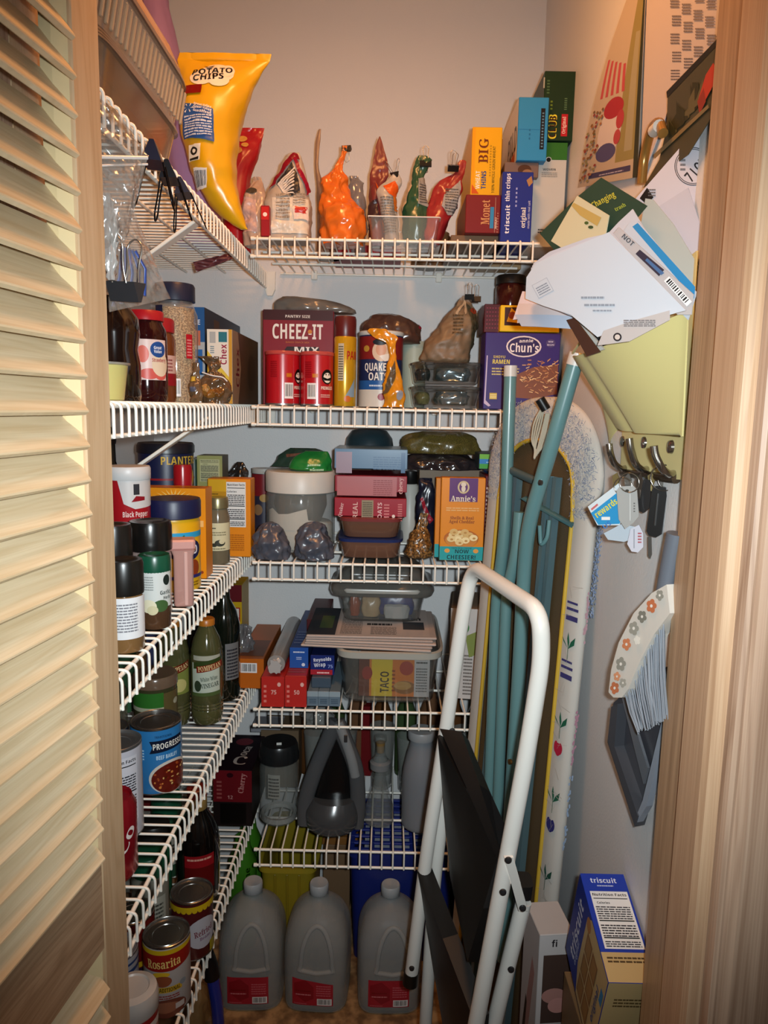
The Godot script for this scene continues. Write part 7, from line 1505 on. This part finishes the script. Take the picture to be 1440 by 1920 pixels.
func step_stool() -> void:
	var t := thing("step_stool", "folded white tube step stool with black treads", "step stool", Vector3.ZERO)
	var white := mat(Color("d6d3cc"), 0.3, {"coat": 0.3})
	var w := func(l: Array) -> Array:
		var o := []
		for e in l: o.append(at(e[0], e[1], e[2]) if e.size() == 3 else Vector3(e[0], e[1], e[2]))
		return o
	var hoop: Array = w.call([[770, 1836, -1.25], [800, 1600, -1.24], [836, 1370, -1.23], [868, 1150, -1.22], [886, 1060, -1.22], [1013, 1146, -0.98], [1016, 1235, -0.98], [990, 1400, -0.985], [960, 1560, -0.99]])
	hoop.append(Vector3(0.153, 0.467, -1.0)); hoop.append(Vector3(0.137, 0.335, -1.003))
	var hp := part(t, "hoop", tube(bend(hoop, 0.075, 8), 0.0125, 16), white)
	part(hp, "foot_cap", tube([hoop[0] + Vector3(0.001, 0.016, 0), hoop[0] - Vector3(0.001, 0.010, 0)], 0.0145, 14), mat(Color("14130f"), 0.4))
	part(hp, "foot_cap", tube([hoop[-1] + Vector3(0.001, 0.016, 0), hoop[-1] - Vector3(0.001, 0.010, 0)], 0.0145, 14), mat(Color("14130f"), 0.4))
	var r1: Array = w.call([[836, 1470, -1.262], [815, 1650, -1.262], [800, 1880, -1.262]]); r1.append(Vector3(0.092, 0.012, -1.27))
	var r2: Array = w.call([[982, 1690, -1.03], [955, 1800, -1.03], [925, 1925, -1.03]]); r2.append(Vector3(0.128, 0.012, -1.04))
	for r in [r1, r2]:
		var rl := part(t, "rear_leg", tube(bend(r, 0.04), 0.0122, 14), white)
		part(rl, "rear_foot", tube([r[-1] + Vector3(0, 0.02, 0), r[-1] - Vector3(0, 0.012, 0)], 0.0145, 12), mat(Color("14130f"), 0.4))
	var slab := func(n: String, c: Array, th: float, m: Material):
		var q: Array = w.call(c)
		part(t, n, sheet(cloth([q[3], q[2], q[1], q[0]], func(_s, _t): return 0.0), 1.0, 1.0, 2, 2, th), m)
	var black := mat(Color("0d0c0c"), 0.5)
	slab.call("tread", [[834, 1376, -1.225], [952, 1596, -1.0], [893, 1805, -1.02], [858, 1640, -1.215]], 0.028, black)
	slab.call("tread", [[796, 1630, -1.24], [902, 1905, -1.01], [889, 2060, -1.02], [846, 1935, -1.225]], 0.028, black)
	slab.call("tread_edge", [[832, 1374, -1.228], [872, 1380, -1.20], [952, 1592, -1.0], [946, 1608, -1.0]], 0.03, black)
	slab.call("link", [[945, 1606, -0.972], [962, 1606, -0.972], [990, 1706, -1.0], [972, 1706, -1.0]], 0.004, white)
	part(t, "rubber_stop", loft([[-0.012, 0.014, 0.018, 0, 0, 4], [0.012, 0.016, 0.02, 0, 0, 4]], 20), mat(Color("0e0e0e"), 0.5), Transform3D(Basis(), at(978, 1662, -1.04)))
	for e in [[953, 1612, -0.962], [943, 1672, -0.968], [980, 1702, -0.99], [958, 1817, -1.012], [848, 1370, -1.21], [772, 1815, -1.236]]:
		part(t, "rivet", lathe([[0, 0], [0.0052, 0.0005], [0.0045, 0.003], [0, 0.004]], 14), mat(Color("4a4a4c"), 0.3, {"metal": 0.8}), Transform3D(Basis(Vector3.RIGHT, PI / 2), at(e[0], e[1], e[2])))

func right_wall_things() -> void:
	var out := Vector3(-0.886, 0, 0.464)
	# calendars
	var t := thing("snowman_calendar", "calendar page with a flag carrying snowman picture on the right wall", "calendar", Vector3.ZERO)
	var c := [atx(1084, 352, 0.352), atx(1196, 332, 0.360), atx(1212, -40, 0.360), atx(1192, -40, 0.356)]
	var cal := cloth(c, func(s, v): return 0.012 * sin(v * 3.0) * (1.0 - s))
	part(t, "page", sheet(cal, 1.0, 1.0, 10, 16, 0.0008), mat(Color("b5a795"), 0.6))
	var a := art(0.05)
	a.rect(-0.5, 0.0, 1.0, 1.0, Color("b3a592")); a.rect(0.15, 0.1, 0.33, 0.85, Color("8c8250")); a.rect(0.28, 0.15, 0.12, 0.6, Color("9a9478"))
	for k in 5: a.poly([Vector2(-0.42 + 0.12 * k, 0.66 - 0.012 * k), Vector2(-0.36 + 0.12 * k, 0.66 - 0.012 * k), Vector2(-0.30 + 0.12 * k, 0.47), Vector2(-0.36 + 0.12 * k, 0.47)], Color("b04a50"))
	a.ell(-0.02, 0.28, 0.22, 0.13, Color("c8c0c0")); a.ell(0.0, 0.40, 0.20, 0.055, Color("9c2a34")); a.ell(0.16, 0.33, 0.07, 0.05, Color("a83a40")); a.ell(-0.04, 0.17, 0.18, 0.05, Color("4a4874"))
	a.ell(0.14, 0.24, 0.06, 0.04, Color("a84048")); a.rect(-0.3, 0.04, 0.7, 0.03, Color("3e3a5c")); a.lines(-0.1, 0.047, 0.4, 0.012, 1, Color("a8a4b8"), 3); a.rect(0.44, 0.0, 0.06, 1.0, Color("2c3020"))
	var rng := RandomNumberGenerator.new(); rng.seed = 3
	for k in 60: a.ell(rng.randf_range(-0.48, -0.2), rng.randf_range(0.03, 0.42), 0.025, 0.008, [Color("7a5a34"), Color("9a6a3c"), Color("8a3a30"), Color("8a8050")][k % 4], 8)
	part(t, "picture", a.mesh(cal, true, 0.0008, 0.00003), ink(0.6))
	t = thing("date_calendar", "white printed calendar sheet on the right wall near the door frame", "calendar", Vector3.ZERO)
	leaf(t, "page", Vector3(0.361, 1.7, -1.0), Vector3(-1, 0, 0), [[1200, 345], [1255, 200], [1350, 78], [1352, -90], [1216, -90]], 0.0012, mat(Color("bfb6b8"), 0.7), func(a):
		for i in 6:
			for j in 4: a.lines(1258 + j * 22 + (i % 2) * 3, -150 + i * 34 - j * 12, 17, 22, 4, Color("6f686c"), i * 5 + j))
	t = thing("bird_calendar", "calendar photo of a red cardinal hanging below the white sheet", "calendar", Vector3.ZERO)
	leaf(t, "page", Vector3(0.350, 1.66, -0.98), Vector3(-1, 0, 0.05), [[1206, 352], [1236, 300], [1250, 240], [1252, 172], [1350, 70], [1346, 200], [1290, 290]], 0.001, mat(Color("3d3a26"), 0.5), func(a):
		a.poly([Vector2(1250, -172), Vector2(1348, -70), Vector2(1348, -82), Vector2(1251, -184)], Color("1c1c18"))
		for k in 24:
			var x := rng.randf_range(1242, 1330)
			a.quad(Vector2(x, -280 + (x - 1242) * 1.2 + rng.randf_range(0, 60)), Vector2(x + 12, -270 + (x - 1242) * 1.2 + rng.randf_range(0, 60)), Vector2(x + 12, -268 + (x - 1242) * 1.2), Vector2(x, -276 + (x - 1242) * 1.2), [Color("4e4a30"), Color("5a543a"), Color("2e2c1c")][k % 3])
		a.poly([Vector2(1312, -185), Vector2(1326, -140), Vector2(1340, -118), Vector2(1346, -130), Vector2(1340, -160), Vector2(1324, -190)], Color("b03a28")); a.poly([Vector2(1310, -190), Vector2(1322, -165), Vector2(1326, -190), Vector2(1314, -215)], Color("8a3024")); a.poly([Vector2(1228, -290), Vector2(1330, -196), Vector2(1332, -202), Vector2(1230, -298)], Color("7a6a4a")), 0.5)
	t = thing("cane_handle", "curved golden cane handle hanging beside the calendar", "cane", Vector3.ZERO)
	part(t, "crook", tube(bend([atx(1203, 345, 0.345), atx(1208, 290, 0.345), atx(1222, 240, 0.343), atx(1236, 226, 0.340), atx(1243, 250, 0.338)], 0.03), 0.0065, 12), mat(Color("a5793c"), 0.25, {"metal": 0.5}))
	part(t, "tip", tube([atx(1226, 246, 0.336), atx(1236, 236, 0.336)], 0.008, 12), mat(Color("cfc9c0"), 0.4))
	# mail holder
	t = thing("mail_holder", "yellow fabric mail pocket hung on the right wall", "mail holder", Vector3.ZERO)
	var canvas := mat(Color("cdbf80"), 0.85, {"sheen": 0.4})
	var pc := [at(1158, 806, -1.14), at(1280, 818, -0.875), at(1306, 575, -0.862), at(1086, 662, -1.17)]
	part(t, "pocket", sheet(cloth(pc, func(s, v): return 0.040 * sin(PI * clampf(s, 0, 1)) * (0.35 + 0.65 * v) * (1.0 if v > 0.0 else 0.0) + 0.010 * v - 0.006 * exp(-pow((s - 0.42 + 0.1 * v) * 16.0, 2.0)) * (1.0 - 0.3 * v)), 1.0, 1.0, 32, 20, 0.0022), canvas)
	part(t, "gusset", sheet(cloth([Vector3(0.362, 1.345, -1.20), pc[0], pc[3], Vector3(0.362, 1.49, -1.26)], func(s, v): return 0.004 * sin(PI * s)), 1.0, 1.0, 8, 10, 0.002), canvas)
	part(t, "backing", sheet(cloth([atx(1164, 890, 0.361), atx(1284, 900, 0.361), atx(1310, 470, 0.361), atx(1180, 560, 0.361)], func(s, _v): return 0.002 * sin(s * 7.0)), 1.0, 1.0, 12, 6, 0.002), canvas)
	part(t, "hem", tube([pc[3] + out * 0.012, pc[3].lerp(pc[2], 0.25) + out * 0.042, pc[3].lerp(pc[2], 0.5) + out * 0.052, pc[3].lerp(pc[2], 0.75) + out * 0.042, pc[2] + out * 0.012], 0.0022, 6), canvas)
	part(t, "snap", lathe([[0, 0], [0.005, 0], [0.0045, 0.002], [0, 0.003]], 14), mat(Color("c9c4b0"), 0.3), Transform3D(Basis(Vector3.UP, -0.6) * Basis(Vector3.RIGHT, PI / 2), at(1194, 796, -1.03)))
	# the mail, from the wall outward; each lies on its own plane
	var o := Vector3(0.285, 1.5, -1.02)
	var mail := func(n: String, label: String, cat: String, off: float, pts: Array, col: String, draw = null, th := 0.0012, turn := 0.0):
		var m := thing(n, label, cat, Vector3.ZERO, 0.0, "mail in the yellow pocket")
		leaf(m, "sheet", o + out * off, out.rotated(Vector3.UP, turn), pts, th, mat(Color(col), 0.7), draw, 0.7)
	mail.call("stamped_bag", "white paper bag with a round black stamp at the back of the mail", "paper bag", -0.030, [[1192, 372], [1300, 248], [1320, 226], [1332, 300], [1316, 430], [1230, 470]], "c6c3cc", func(a):
		for k in 3: a.ell(1300, -312, 35 - k * 1.5, 36 - k * 1.5, [Color("3a3a3e"), Color("c6c3cc"), Color("4a4a4e")][k], 40)
		a.ell(1300, -312, 30.5, 31.5, Color("c6c3cc"), 40); a.text("7 LOZ", 1306, -318, 20, Color("2c2c30"), bold, 48, 48); a.lines(1276, -320, 10, 26, 3, Color("6a6a6e"), 3); a.poly([Vector2(1200, -372), Vector2(1214, -352), Vector2(1226, -370), Vector2(1214, -384)], Color("161616")); a.lines(1216, -368, 14, 16, 3, Color("5a5a5c"), 4))
	mail.call("plain_envelope", "plain white envelope standing tall beside the door frame", "envelope", -0.020, [[1222, 395], [1290, 352], [1312, 420], [1312, 470], [1300, 540], [1230, 470]], "bdb9c2")
	mail.call("folded_letter", "pale green grey folded letter behind the blue striped envelope", "letter", -0.012, [[1210, 372], [1224, 374], [1262, 420], [1310, 500], [1306, 560], [1200, 430]], "aeb4ae")
	mail.call("green_envelope", "dark green envelope with yellow lettering", "envelope", 0.006, [[1012, 438], [1086, 366], [1127, 333], [1213, 386], [1176, 430], [1120, 500], [1040, 470]], "1a3a2b", func(a):
		a.text("Changing", 1132, -376, 11, Color("b8b03c"), bold, 48, 28); a.text("trash", 1163, -388, 7, Color("9aa83c"), serif, 22, 28))
	mail.call("cream_flyer", "cream flyer with an ochre band beside the green envelope", "flyer", 0.014, [[1033, 452], [1082, 367], [1142, 404], [1130, 470], [1096, 492]], "c4bc9a", func(a):
		a.poly([Vector2(1072, -386), Vector2(1076, -380), Vector2(1128, -408), Vector2(1120, -424), Vector2(1088, -404)], Color("b59a58")); a.ell(1100, -418, 4, 3, Color("4a5a2c")); a.ell(1108, -426, 5, 3, Color("3a4a2c")))
	mail.call("white_letter", "white letter behind the coupon strip", "letter", 0.020, [[1110, 470], [1160, 416], [1186, 392], [1215, 440], [1300, 560], [1240, 590]], "bfc0c8")
	mail.call("striped_envelope", "white envelope with a bright blue stripe", "envelope", 0.026, [[1150, 462], [1178, 420], [1196, 414], [1306, 548], [1290, 600]], "bcc0c8", func(a):
		a.poly([Vector2(1186, -425), Vector2(1196, -418), Vector2(1304, -538), Vector2(1302, -560)], Color("2f84b8")))
	mail.call("coupon_strip", "printed coupon strip with black block letters", "coupon", 0.034, [[1144, 446], [1160, 426], [1300, 552], [1296, 590], [1270, 590]], "b4b0b0", func(a):
		a.text("NOT", 1178, -450, 9, Color("4a4c54"), bold, 26, -42); a.poly([Vector2(1192, -476), Vector2(1200, -468), Vector2(1246, -506), Vector2(1236, -518)], Color("3a3440")); a.poly([Vector2(1210, -488), Vector2(1214, -484), Vector2(1246, -512), Vector2(1240, -516)], Color("4a6a94")); a.turn = Transform2D(deg_to_rad(-48), Vector2(1272, -546)); a.bars(-32, -7, 64, 13, 4); a.turn = Transform2D.IDENTITY)
	for k in 3:
		mail.call("back_letter", ["white letter just behind the big front envelope, topmost edge", "white letter behind the big front envelope, middle edge", "white letter behind the big front envelope, lowest edge"][k], "letter", 0.040 + 0.003 * k, [[1000 - 2 * k, 494 + 4 * k], [1030 + 8 * k, 472 + 4 * k], [1102 + 8 * k, 446 + 2 * k], [1148, 436 + 3 * k], [1270, 580], [1140, 620], [990, 560]], ["b9bcc8", "c3c6d0", "b4b8c4"][k])
	mail.call("front_envelope", "large white envelope with a return address in front of the mail", "envelope", 0.052, [[985, 560], [987, 520], [1004, 494], [1142, 435], [1286, 582], [1180, 610], [1120, 632], [1070, 590], [1020, 574]], "c2cad4", func(a):
		a.turn = Transform2D(deg_to_rad(28), Vector2(1018, -540)); a.rect(-16, -14, 32, 28, Color("a3abb8")); a.rect(-15, -13, 30, 26, Color("c2cad4")); a.lines(-12, -10, 24, 18, 4, Color("828a98"), 3); a.turn = Transform2D.IDENTITY; a.lines(1090, -560, 44, 8, 1, Color("8a93a0"), 3); a.lines(1096, -574, 58, 8, 1, Color("8a93a0"), 4); a.lines(1112, -584, 36, 6, 1, Color("8a93a0"), 6))
	# curled letters spilling at the left
	for k in 3:
		t = thing("curled_letter", ["curled pinkish letter spilling left, uppermost", "curled pinkish letter spilling left, middle", "curled blue grey letter spilling left, lowest"][k], "letter", Vector3.ZERO, 0.0, "mail in the yellow pocket")
		var q := [at(962 + 8 * k, 600 + 6 * k, -1.12 + 0.012 * k), at(1110, 600 + 10 * k, -1.06 + 0.012 * k), at(1120, 575 + 10 * k, -1.05 + 0.012 * k), at(975 - 8 * k, 540 + 24 * k, -1.13 + 0.012 * k)]
		part(t, "sheet", sheet(cloth(q, func(s, v): return 0.010 * sin(s * PI) - 0.012 * v * (1.0 - s)), 1.0, 1.0, 12, 6, 0.001), mat([Color("b8b0b8"), Color("b4a8a8"), Color("98a0b0")][k], 0.7))
	t = thing("magazine", "rolled magazines with dark and striped spines in the mail pocket", "magazine", Vector3.ZERO)
	for k in 6:
		leaf(t, "page", o + out * (0.030 - 0.008 * k), out, [[1062 + 10 * k, 600 + 2 * k], [1076 + 10 * k, 596 + 2 * k], [1124 + 8 * k, 660 - 5 * k], [1100 + 8 * k, 668 - 5 * k]], 0.003, mat([Color("4a2c22"), Color("b8b4ac"), Color("26282c"), Color("a8a4a0"), Color("39506a"), Color("b0aaa4")][k], 0.4))
	t = thing("portrait_flyer", "pale flyer with a small drawn face at the pocket edge", "flyer", Vector3.ZERO)
	leaf(t, "sheet", o + out * 0.056, out, [[1120, 648], [1132, 620], [1190, 600], [1255, 582], [1255, 600], [1180, 640]], 0.001, mat(Color("b8b2b0"), 0.7), func(a):
		a.ell(1158, -632, 8, 8, Color("2c2a2c")); a.ell(1158, -632, 5, 5, Color("c8bcb4")); a.lines(1170, -612, 60, 14, 4, Color("6a6668"), 4), 0.7)
	# key hooks and keys
	var chrome := mat(Color("9a948c"), 0.18, {"metal": 0.95})
	t = thing("key_rack", "metal key rack with three curved hooks under the mail pocket", "key rack", Vector3.ZERO)
	part(t, "rail", tube([atx(1168, 886, 0.360), atx(1268, 898, 0.360)], 0.006, 10), mat(Color("4a3a2c"), 0.35, {"metal": 0.6}))
	for e in [[1166, 878, 1142, 832], [1206, 880, 1180, 822], [1256, 888, 1226, 836]]:
		part(t, "hook", tube(bend([atx(e[0] + 6, e[1], 0.358), atx(e[0] - 2, e[1] + 2, 0.345), atx(e[0] - 16, e[1] - 10, 0.330), atx(e[2] + 2, e[3] + 16, 0.322), atx(e[2], e[3], 0.320)], 0.03), 0.0048, 12), chrome)
		part(t, "hook_base", lathe([[0, 0], [0.009, 0], [0.008, 0.004], [0, 0.006]], 14), chrome, Transform3D(Basis(Vector3(0, 0, 1), PI / 2), atx(e[0] + 4, e[1] - 50, 0.361)))
	var ko := Vector3(0.318, 1.24, -1.0)
	var kn := Vector3(-0.55, 0, 0.83)
	var ring := func(parent: Node, u: float, v: float, r: float, off: float):
		var l := []
		var m := on_plane(u, v, ko + kn * off, kn)
		var X := Vector3.UP.cross(kn).normalized()
		for i in 21: l.append(m + X * r * cos(TAU * i / 20.0) + Vector3.UP * r * sin(TAU * i / 20.0))
		part(parent, "ring", tube(l, 0.0009, 6), chrome)
	t = thing("rewards_card", "small plastic rewards card with blue and yellow print on a key ring", "card", Vector3.ZERO)
	leaf(t, "card", ko + kn * 0.006, kn, [[1102, 950], [1160, 906], [1176, 925], [1162, 985], [1120, 985]], 0.0012, mat(Color("b9c0c4"), 0.3), func(a):
		a.poly([Vector2(1108, -962), Vector2(1162, -920), Vector2(1174, -930), Vector2(1162, -982), Vector2(1122, -984)], Color("2c7fae")); a.text("rewards", 1136, -952, 12, Color("c8b83a"), bold, 48, 36); a.rect(1128, -975, 16, 6, Color("d0ccc8")); a.text("US", 1138, -984, 9, Color("3a6aa4"), bold, 16, 36); a.poly([Vector2(1108, -954), Vector2(1120, -944), Vector2(1122, -947), Vector2(1110, -957)], Color("b05a5a")), 0.3)
	ring.call(t, 1168, 912, 0.012, 0.007)
	t = thing("clear_card", "clear plastic tag hanging below the rewards card", "tag", Vector3.ZERO)
	leaf(t, "tag", ko + kn * 0.0, kn, [[1132, 1000], [1166, 982], [1200, 990], [1194, 1008], [1170, 1016], [1140, 1012]], 0.0015, mat(Color("a8b0b8"), 0.15))
	t = thing("silver_tag", "silver rounded key tag in front of the rewards card", "tag", Vector3.ZERO)
	leaf(t, "tag", ko + kn * 0.014, kn, [[1156, 920], [1162, 912], [1188, 911], [1194, 918], [1198, 968], [1188, 980], [1172, 992], [1160, 974]], 0.0016, mat(Color("a6a5a2"), 0.28, {"metal": 0.3}), func(a):
		a.ell(1176, -920, 3.5, 2.5, Color("3a3634")); a.rect(1181, -976, 1.2, 50, Color("c2c0bc")); a.lines(1188, -960, 3, 20, 4, Color("5a5856"), 3), 0.3)
	ring.call(t, 1180, 905, 0.013, 0.015)
	t = thing("white_tag", "white oval tag with small red print at the lower end of the keys", "tag", Vector3.ZERO)
	leaf(t, "tag", ko + kn * 0.010, kn, [[1176, 1020], [1182, 992], [1198, 984], [1206, 1000], [1206, 1026], [1196, 1036], [1184, 1034]], 0.0016, mat(Color("b5b3bc"), 0.4), func(a):
		a.rect(1188, -1028, 2, 36, Color("8a8a90")); a.lines(1196, -1018, 7, 22, 4, Color("9a3a40"), 3), 0.4)
	for k in 3:
		t = thing("car_key", ["black car key fob hanging from the right hook", "black key fob behind the silver tag", "dark brown key fob beside the door frame"][k], "car key", Vector3.ZERO)
		var fo: Vector3 = ko + kn * [0.016, 0.002, -0.004][k]
		leaf(t, "fob", fo, kn, [[[1212, 996], [1222, 920], [1228, 912], [1248, 914], [1250, 930], [1240, 1002], [1230, 1008], [1216, 1004]], [[1192, 955], [1194, 900], [1206, 894], [1220, 902], [1220, 950], [1206, 962]], [[1234, 1030], [1240, 960], [1256, 930], [1268, 940], [1258, 1000], [1244, 1042]]][k], 0.010, mat([Color("131212"), Color("171414"), Color("22120e")][k], 0.3))
		if k == 0:
			leaf(t, "blade", fo - kn * 0.004, kn, [[1215, 1006], [1221, 1006], [1222, 1040], [1219, 1048], [1215, 1042]], 0.002, mat(Color("77736e"), 0.3, {"metal": 0.9}))
			part(t, "button_strip", tube([on_plane(1228, 985, fo, kn), on_plane(1234, 925, fo, kn)], 0.0022, 8), mat(Color("2c2c2c"), 0.25))
			ring.call(t, 1245, 896, 0.017, 0.017)
			ring.call(t, 1252, 900, 0.012, 0.012)
	for k in 5:
		t = thing("key", ["brass house key at the far left of the hooks", "steel house key next to the brass one", "dark key between the left hooks", "brass house key behind the silver tag", "steel house key at the right hook"][k], "key", Vector3.ZERO, 0.0, "keys under the hooks")
		var u := 1148.0 + 22.0 * k
		leaf(t, "key", ko + kn * (0.003 * (k % 3)), kn, [[u, 892 + (k % 3) * 5], [u + 9, 886], [u + 14, 900], [u + 8, 935 - (k % 2) * 14], [u + 3, 935 - (k % 2) * 14]], 0.002, mat([Color("8a7a52"), Color("77736e"), Color("4a4038")][k % 3], 0.3, {"metal": 0.8}))
	# dustpan and brush
	var wo := Vector3(0.340, 1.0, -0.96)
	var wn := Vector3(-0.95, 0, 0.31)
	t = thing("dustpan", "dark grey dustpan hanging on the right wall behind the brush", "dustpan", Vector3.ZERO)
	var slate := mat(Color("55575c"), 0.35)
	leaf(t, "pan", wo - wn * 0.004, wn, [[1150, 1318], [1139, 1392], [1190, 1550], [1208, 1520], [1248, 1362], [1250, 1250], [1180, 1290]], 0.004, mat(Color("33343a"), 0.4))
	leaf(t, "side_wall", wo + wn * 0.012, wn, [[1146, 1325], [1139, 1390], [1190, 1550], [1196, 1530], [1152, 1400], [1158, 1320]], 0.016, mat(Color("3a3b40"), 0.4))
	leaf(t, "lip", wo + wn * 0.010, wn, [[1190, 1550], [1212, 1512], [1250, 1352], [1246, 1330], [1205, 1500], [1194, 1528]], 0.010, mat(Color("7c828c"), 0.35))
	leaf(t, "ridge", wo + wn * 0.004, wn, [[1166, 1310], [1174, 1306], [1214, 1440], [1206, 1470]], 0.004, slate)
	t = thing("dust_brush", "floral handled dust brush with grey bristles hanging on the right wall", "brush", Vector3.ZERO)
	leaf(t, "head", wo + wn * 0.045, wn, [[1250, 1096], [1222, 1112], [1188, 1150], [1160, 1205], [1146, 1255], [1141, 1298], [1150, 1308], [1166, 1308], [1178, 1292], [1200, 1240], [1226, 1190], [1256, 1150]], 0.022, mat(Color("c3bcb2"), 0.35, {"coat": 0.3}), func(a):
		for e in [[1153, -1290, 8, Color("b56a46")], [1165, -1245, 9, Color("8a877c")], [1176, -1208, 8, Color("bf7650")], [1190, -1178, 9, Color("8f8d82")], [1206, -1156, 8, Color("76746a")], [1224, -1136, 9, Color("b56a46")], [1240, -1116, 7, Color("8a877c")], [1160, -1268, 6, Color("c98a64")], [1198, -1200, 6, Color("d6d0c4")], [1172, -1280, 6, Color("9a978c")]]:
			for k in 5:
				var an: float = k * TAU / 5.0 + e[0]
				a.ell(e[0] + e[2] * 0.6 * cos(an), e[1] + e[2] * 0.9 * sin(an), e[2] * 0.5, e[2] * 0.62, e[3], 10)
			a.ell(e[0], e[1], e[2] * 0.28, e[2] * 0.36, Color("d8d2c8"), 8)
		, 0.35)
	part(t, "handle", tube(bend([on_plane(1246, 1118, wo + wn * 0.034, wn), on_plane(1256, 1060, wo + wn * 0.034, wn), on_plane(1268, 1000, wo + wn * 0.034, wn)], 0.03), 0.011, 12), mat(Color("585c64"), 0.4))
	var sx := SurfaceTool.new(); sx.begin(Mesh.PRIMITIVE_TRIANGLES)
	rng.seed = 21
	for k in 150:
		var s := k / 150.0
		var u := lerpf(1172, 1246, s)
		var v := lerpf(1300, 1160, s)
		var dp := rng.randf_range(0.018, 0.042)
		var p0 := on_plane(u, v, wo + wn * dp, wn)
		var p1 := on_plane(lerpf(1196, 1252, s) + rng.randf_range(-4, 4), lerpf(1372, 1345, s) + rng.randf_range(-6, 6), wo + wn * (dp + rng.randf_range(-0.006, 0.004)), wn)
		sx.append_from(tube([p0, p0.lerp(p1, 0.5) + wn * 0.002, p1], 0.0009, 5), 0, Transform3D.IDENTITY)
	var br := part(t, "bristles", sx.commit(), mat(Color("7f838a"), 0.5))
	br.set_meta("kind", "stuff")
	# boxes at the lower right
	blue_box()

func blue_box() -> void:
	carton("moving_carton", "plain brown carton standing on the floor at the lower right", "box", Vector3(0.331, 0.0, -0.965), Vector3(0.062, 0.510, 0.19), hue("7a6244"))
	# lies on edge, sloping toward the doorway: nutrition panel on top, picture side toward the shelves
	var f := art()
	f.rect(-0.032, 0, 0.064, 0.16, Color("1d3a9c")); f.text("triscuit", -0.001, 0.149, 0.008, Color("c8d0e4"), bold, 0.038); f.lines(-0.012, 0.139, 0.024, 0.004, 1, Color("a8b4d4"), 3); f.facts(-0.025, 0.045, 0.054, 0.086, bold); f.rect(-0.032, 0.0, 0.064, 0.040, Color("b7a070")); f.lines(-0.026, 0.026, 0.05, 0.010, 2, Color("4a3c28"), 4)
	var s := art()
	s.rect(-0.08, 0, 0.16, 0.17, Color("17308a")); s.text("triscuit", -0.052, 0.085, 0.022, Color("c8d0e4"), bold, 0.120, 90); s.text("original", -0.034, 0.055, 0.009, Color("a8b4d4"), bold, 0.05, 90)
	s.poly([Vector2(0.079, 0.169), Vector2(0.079, 0.001), Vector2(-0.010, 0.001), Vector2(-0.024, 0.05), Vector2(-0.022, 0.150), Vector2(-0.006, 0.169)], Color("b7a070")); s.ell(-0.012, 0.150, 0.010, 0.012, Color("a5703a"))
	for i in 2:
		for j in 3:
			s.rect(-0.010 + 0.029 * i, 0.012 + 0.044 * j, 0.025, 0.039, Color("7d5830")); s.rect(-0.007 + 0.029 * i, 0.016 + 0.044 * j, 0.019, 0.031, Color("94703e"))
	s.text("original", 0.058, 0.085, 0.010, Color("27407c"), bold, 0.07, 90); s.rect(0.066, 0.11, 0.010, 0.026, Color("2f7ab0"))
	var t := carton("cracker_carton", "blue cracker box lying on edge with its nutrition panel up at the lower right", "box", Vector3(0.330, 0.535, -0.975), Vector3(0.064, 0.17, 0.16), hue("1c3590"), {"top": f, "left": s, "front": art().rect(-0.032, 0, 0.064, 0.17, Color("b7a070")).lines(-0.02, 0.12, 0.04, 0.02, 3, Color("5a4a2c"), 3)})
	t.rotation_degrees.x = 17.5
	var h := art()
	h.rect(-0.03, 0, 0.06, 0.30, Color("c2bcba")); h.text("fi", -0.004, 0.286, 0.012, Color("2a2628"), bold); h.rect(-0.022, 0.14, 0.05, 0.125, Color("4a3a34")); h.ell(0.0, 0.19, 0.022, 0.014, Color("b08078")); h.ell(0.008, 0.172, 0.018, 0.014, Color("c08c84")); h.rect(-0.014, 0.130, 0.04, 0.008, Color("a8a4a0"))
	var g := art()
	g.rect(-0.04, 0, 0.08, 0.30, Color("bdb7b6")); g.poly([Vector2(-0.02, 0.10), Vector2(0.01, 0.24), Vector2(0.025, 0.22), Vector2(0.0, 0.06)], Color("a8807c")); g.poly([Vector2(-0.03, 0.05), Vector2(-0.014, 0.15), Vector2(-0.006, 0.14), Vector2(-0.016, 0.03)], Color("1c1818"))
	var k := carton("appliance_box", "white appliance box with a hand pictured beside the cracker box", "box", Vector3(0.288, 0.0, -1.125), Vector3(0.058, 0.555, 0.08), hue("b5b0ae"), {"turn": 6.0})
	part(k, "front_print", h.mesh(func(q): return Vector3(q.x * 0.95, 0.253 + q.y, 0.04)), ink())
	part(k, "side_print", g.mesh(func(q): return Vector3(-0.029, 0.253 + q.y, q.x * 0.98)), ink())
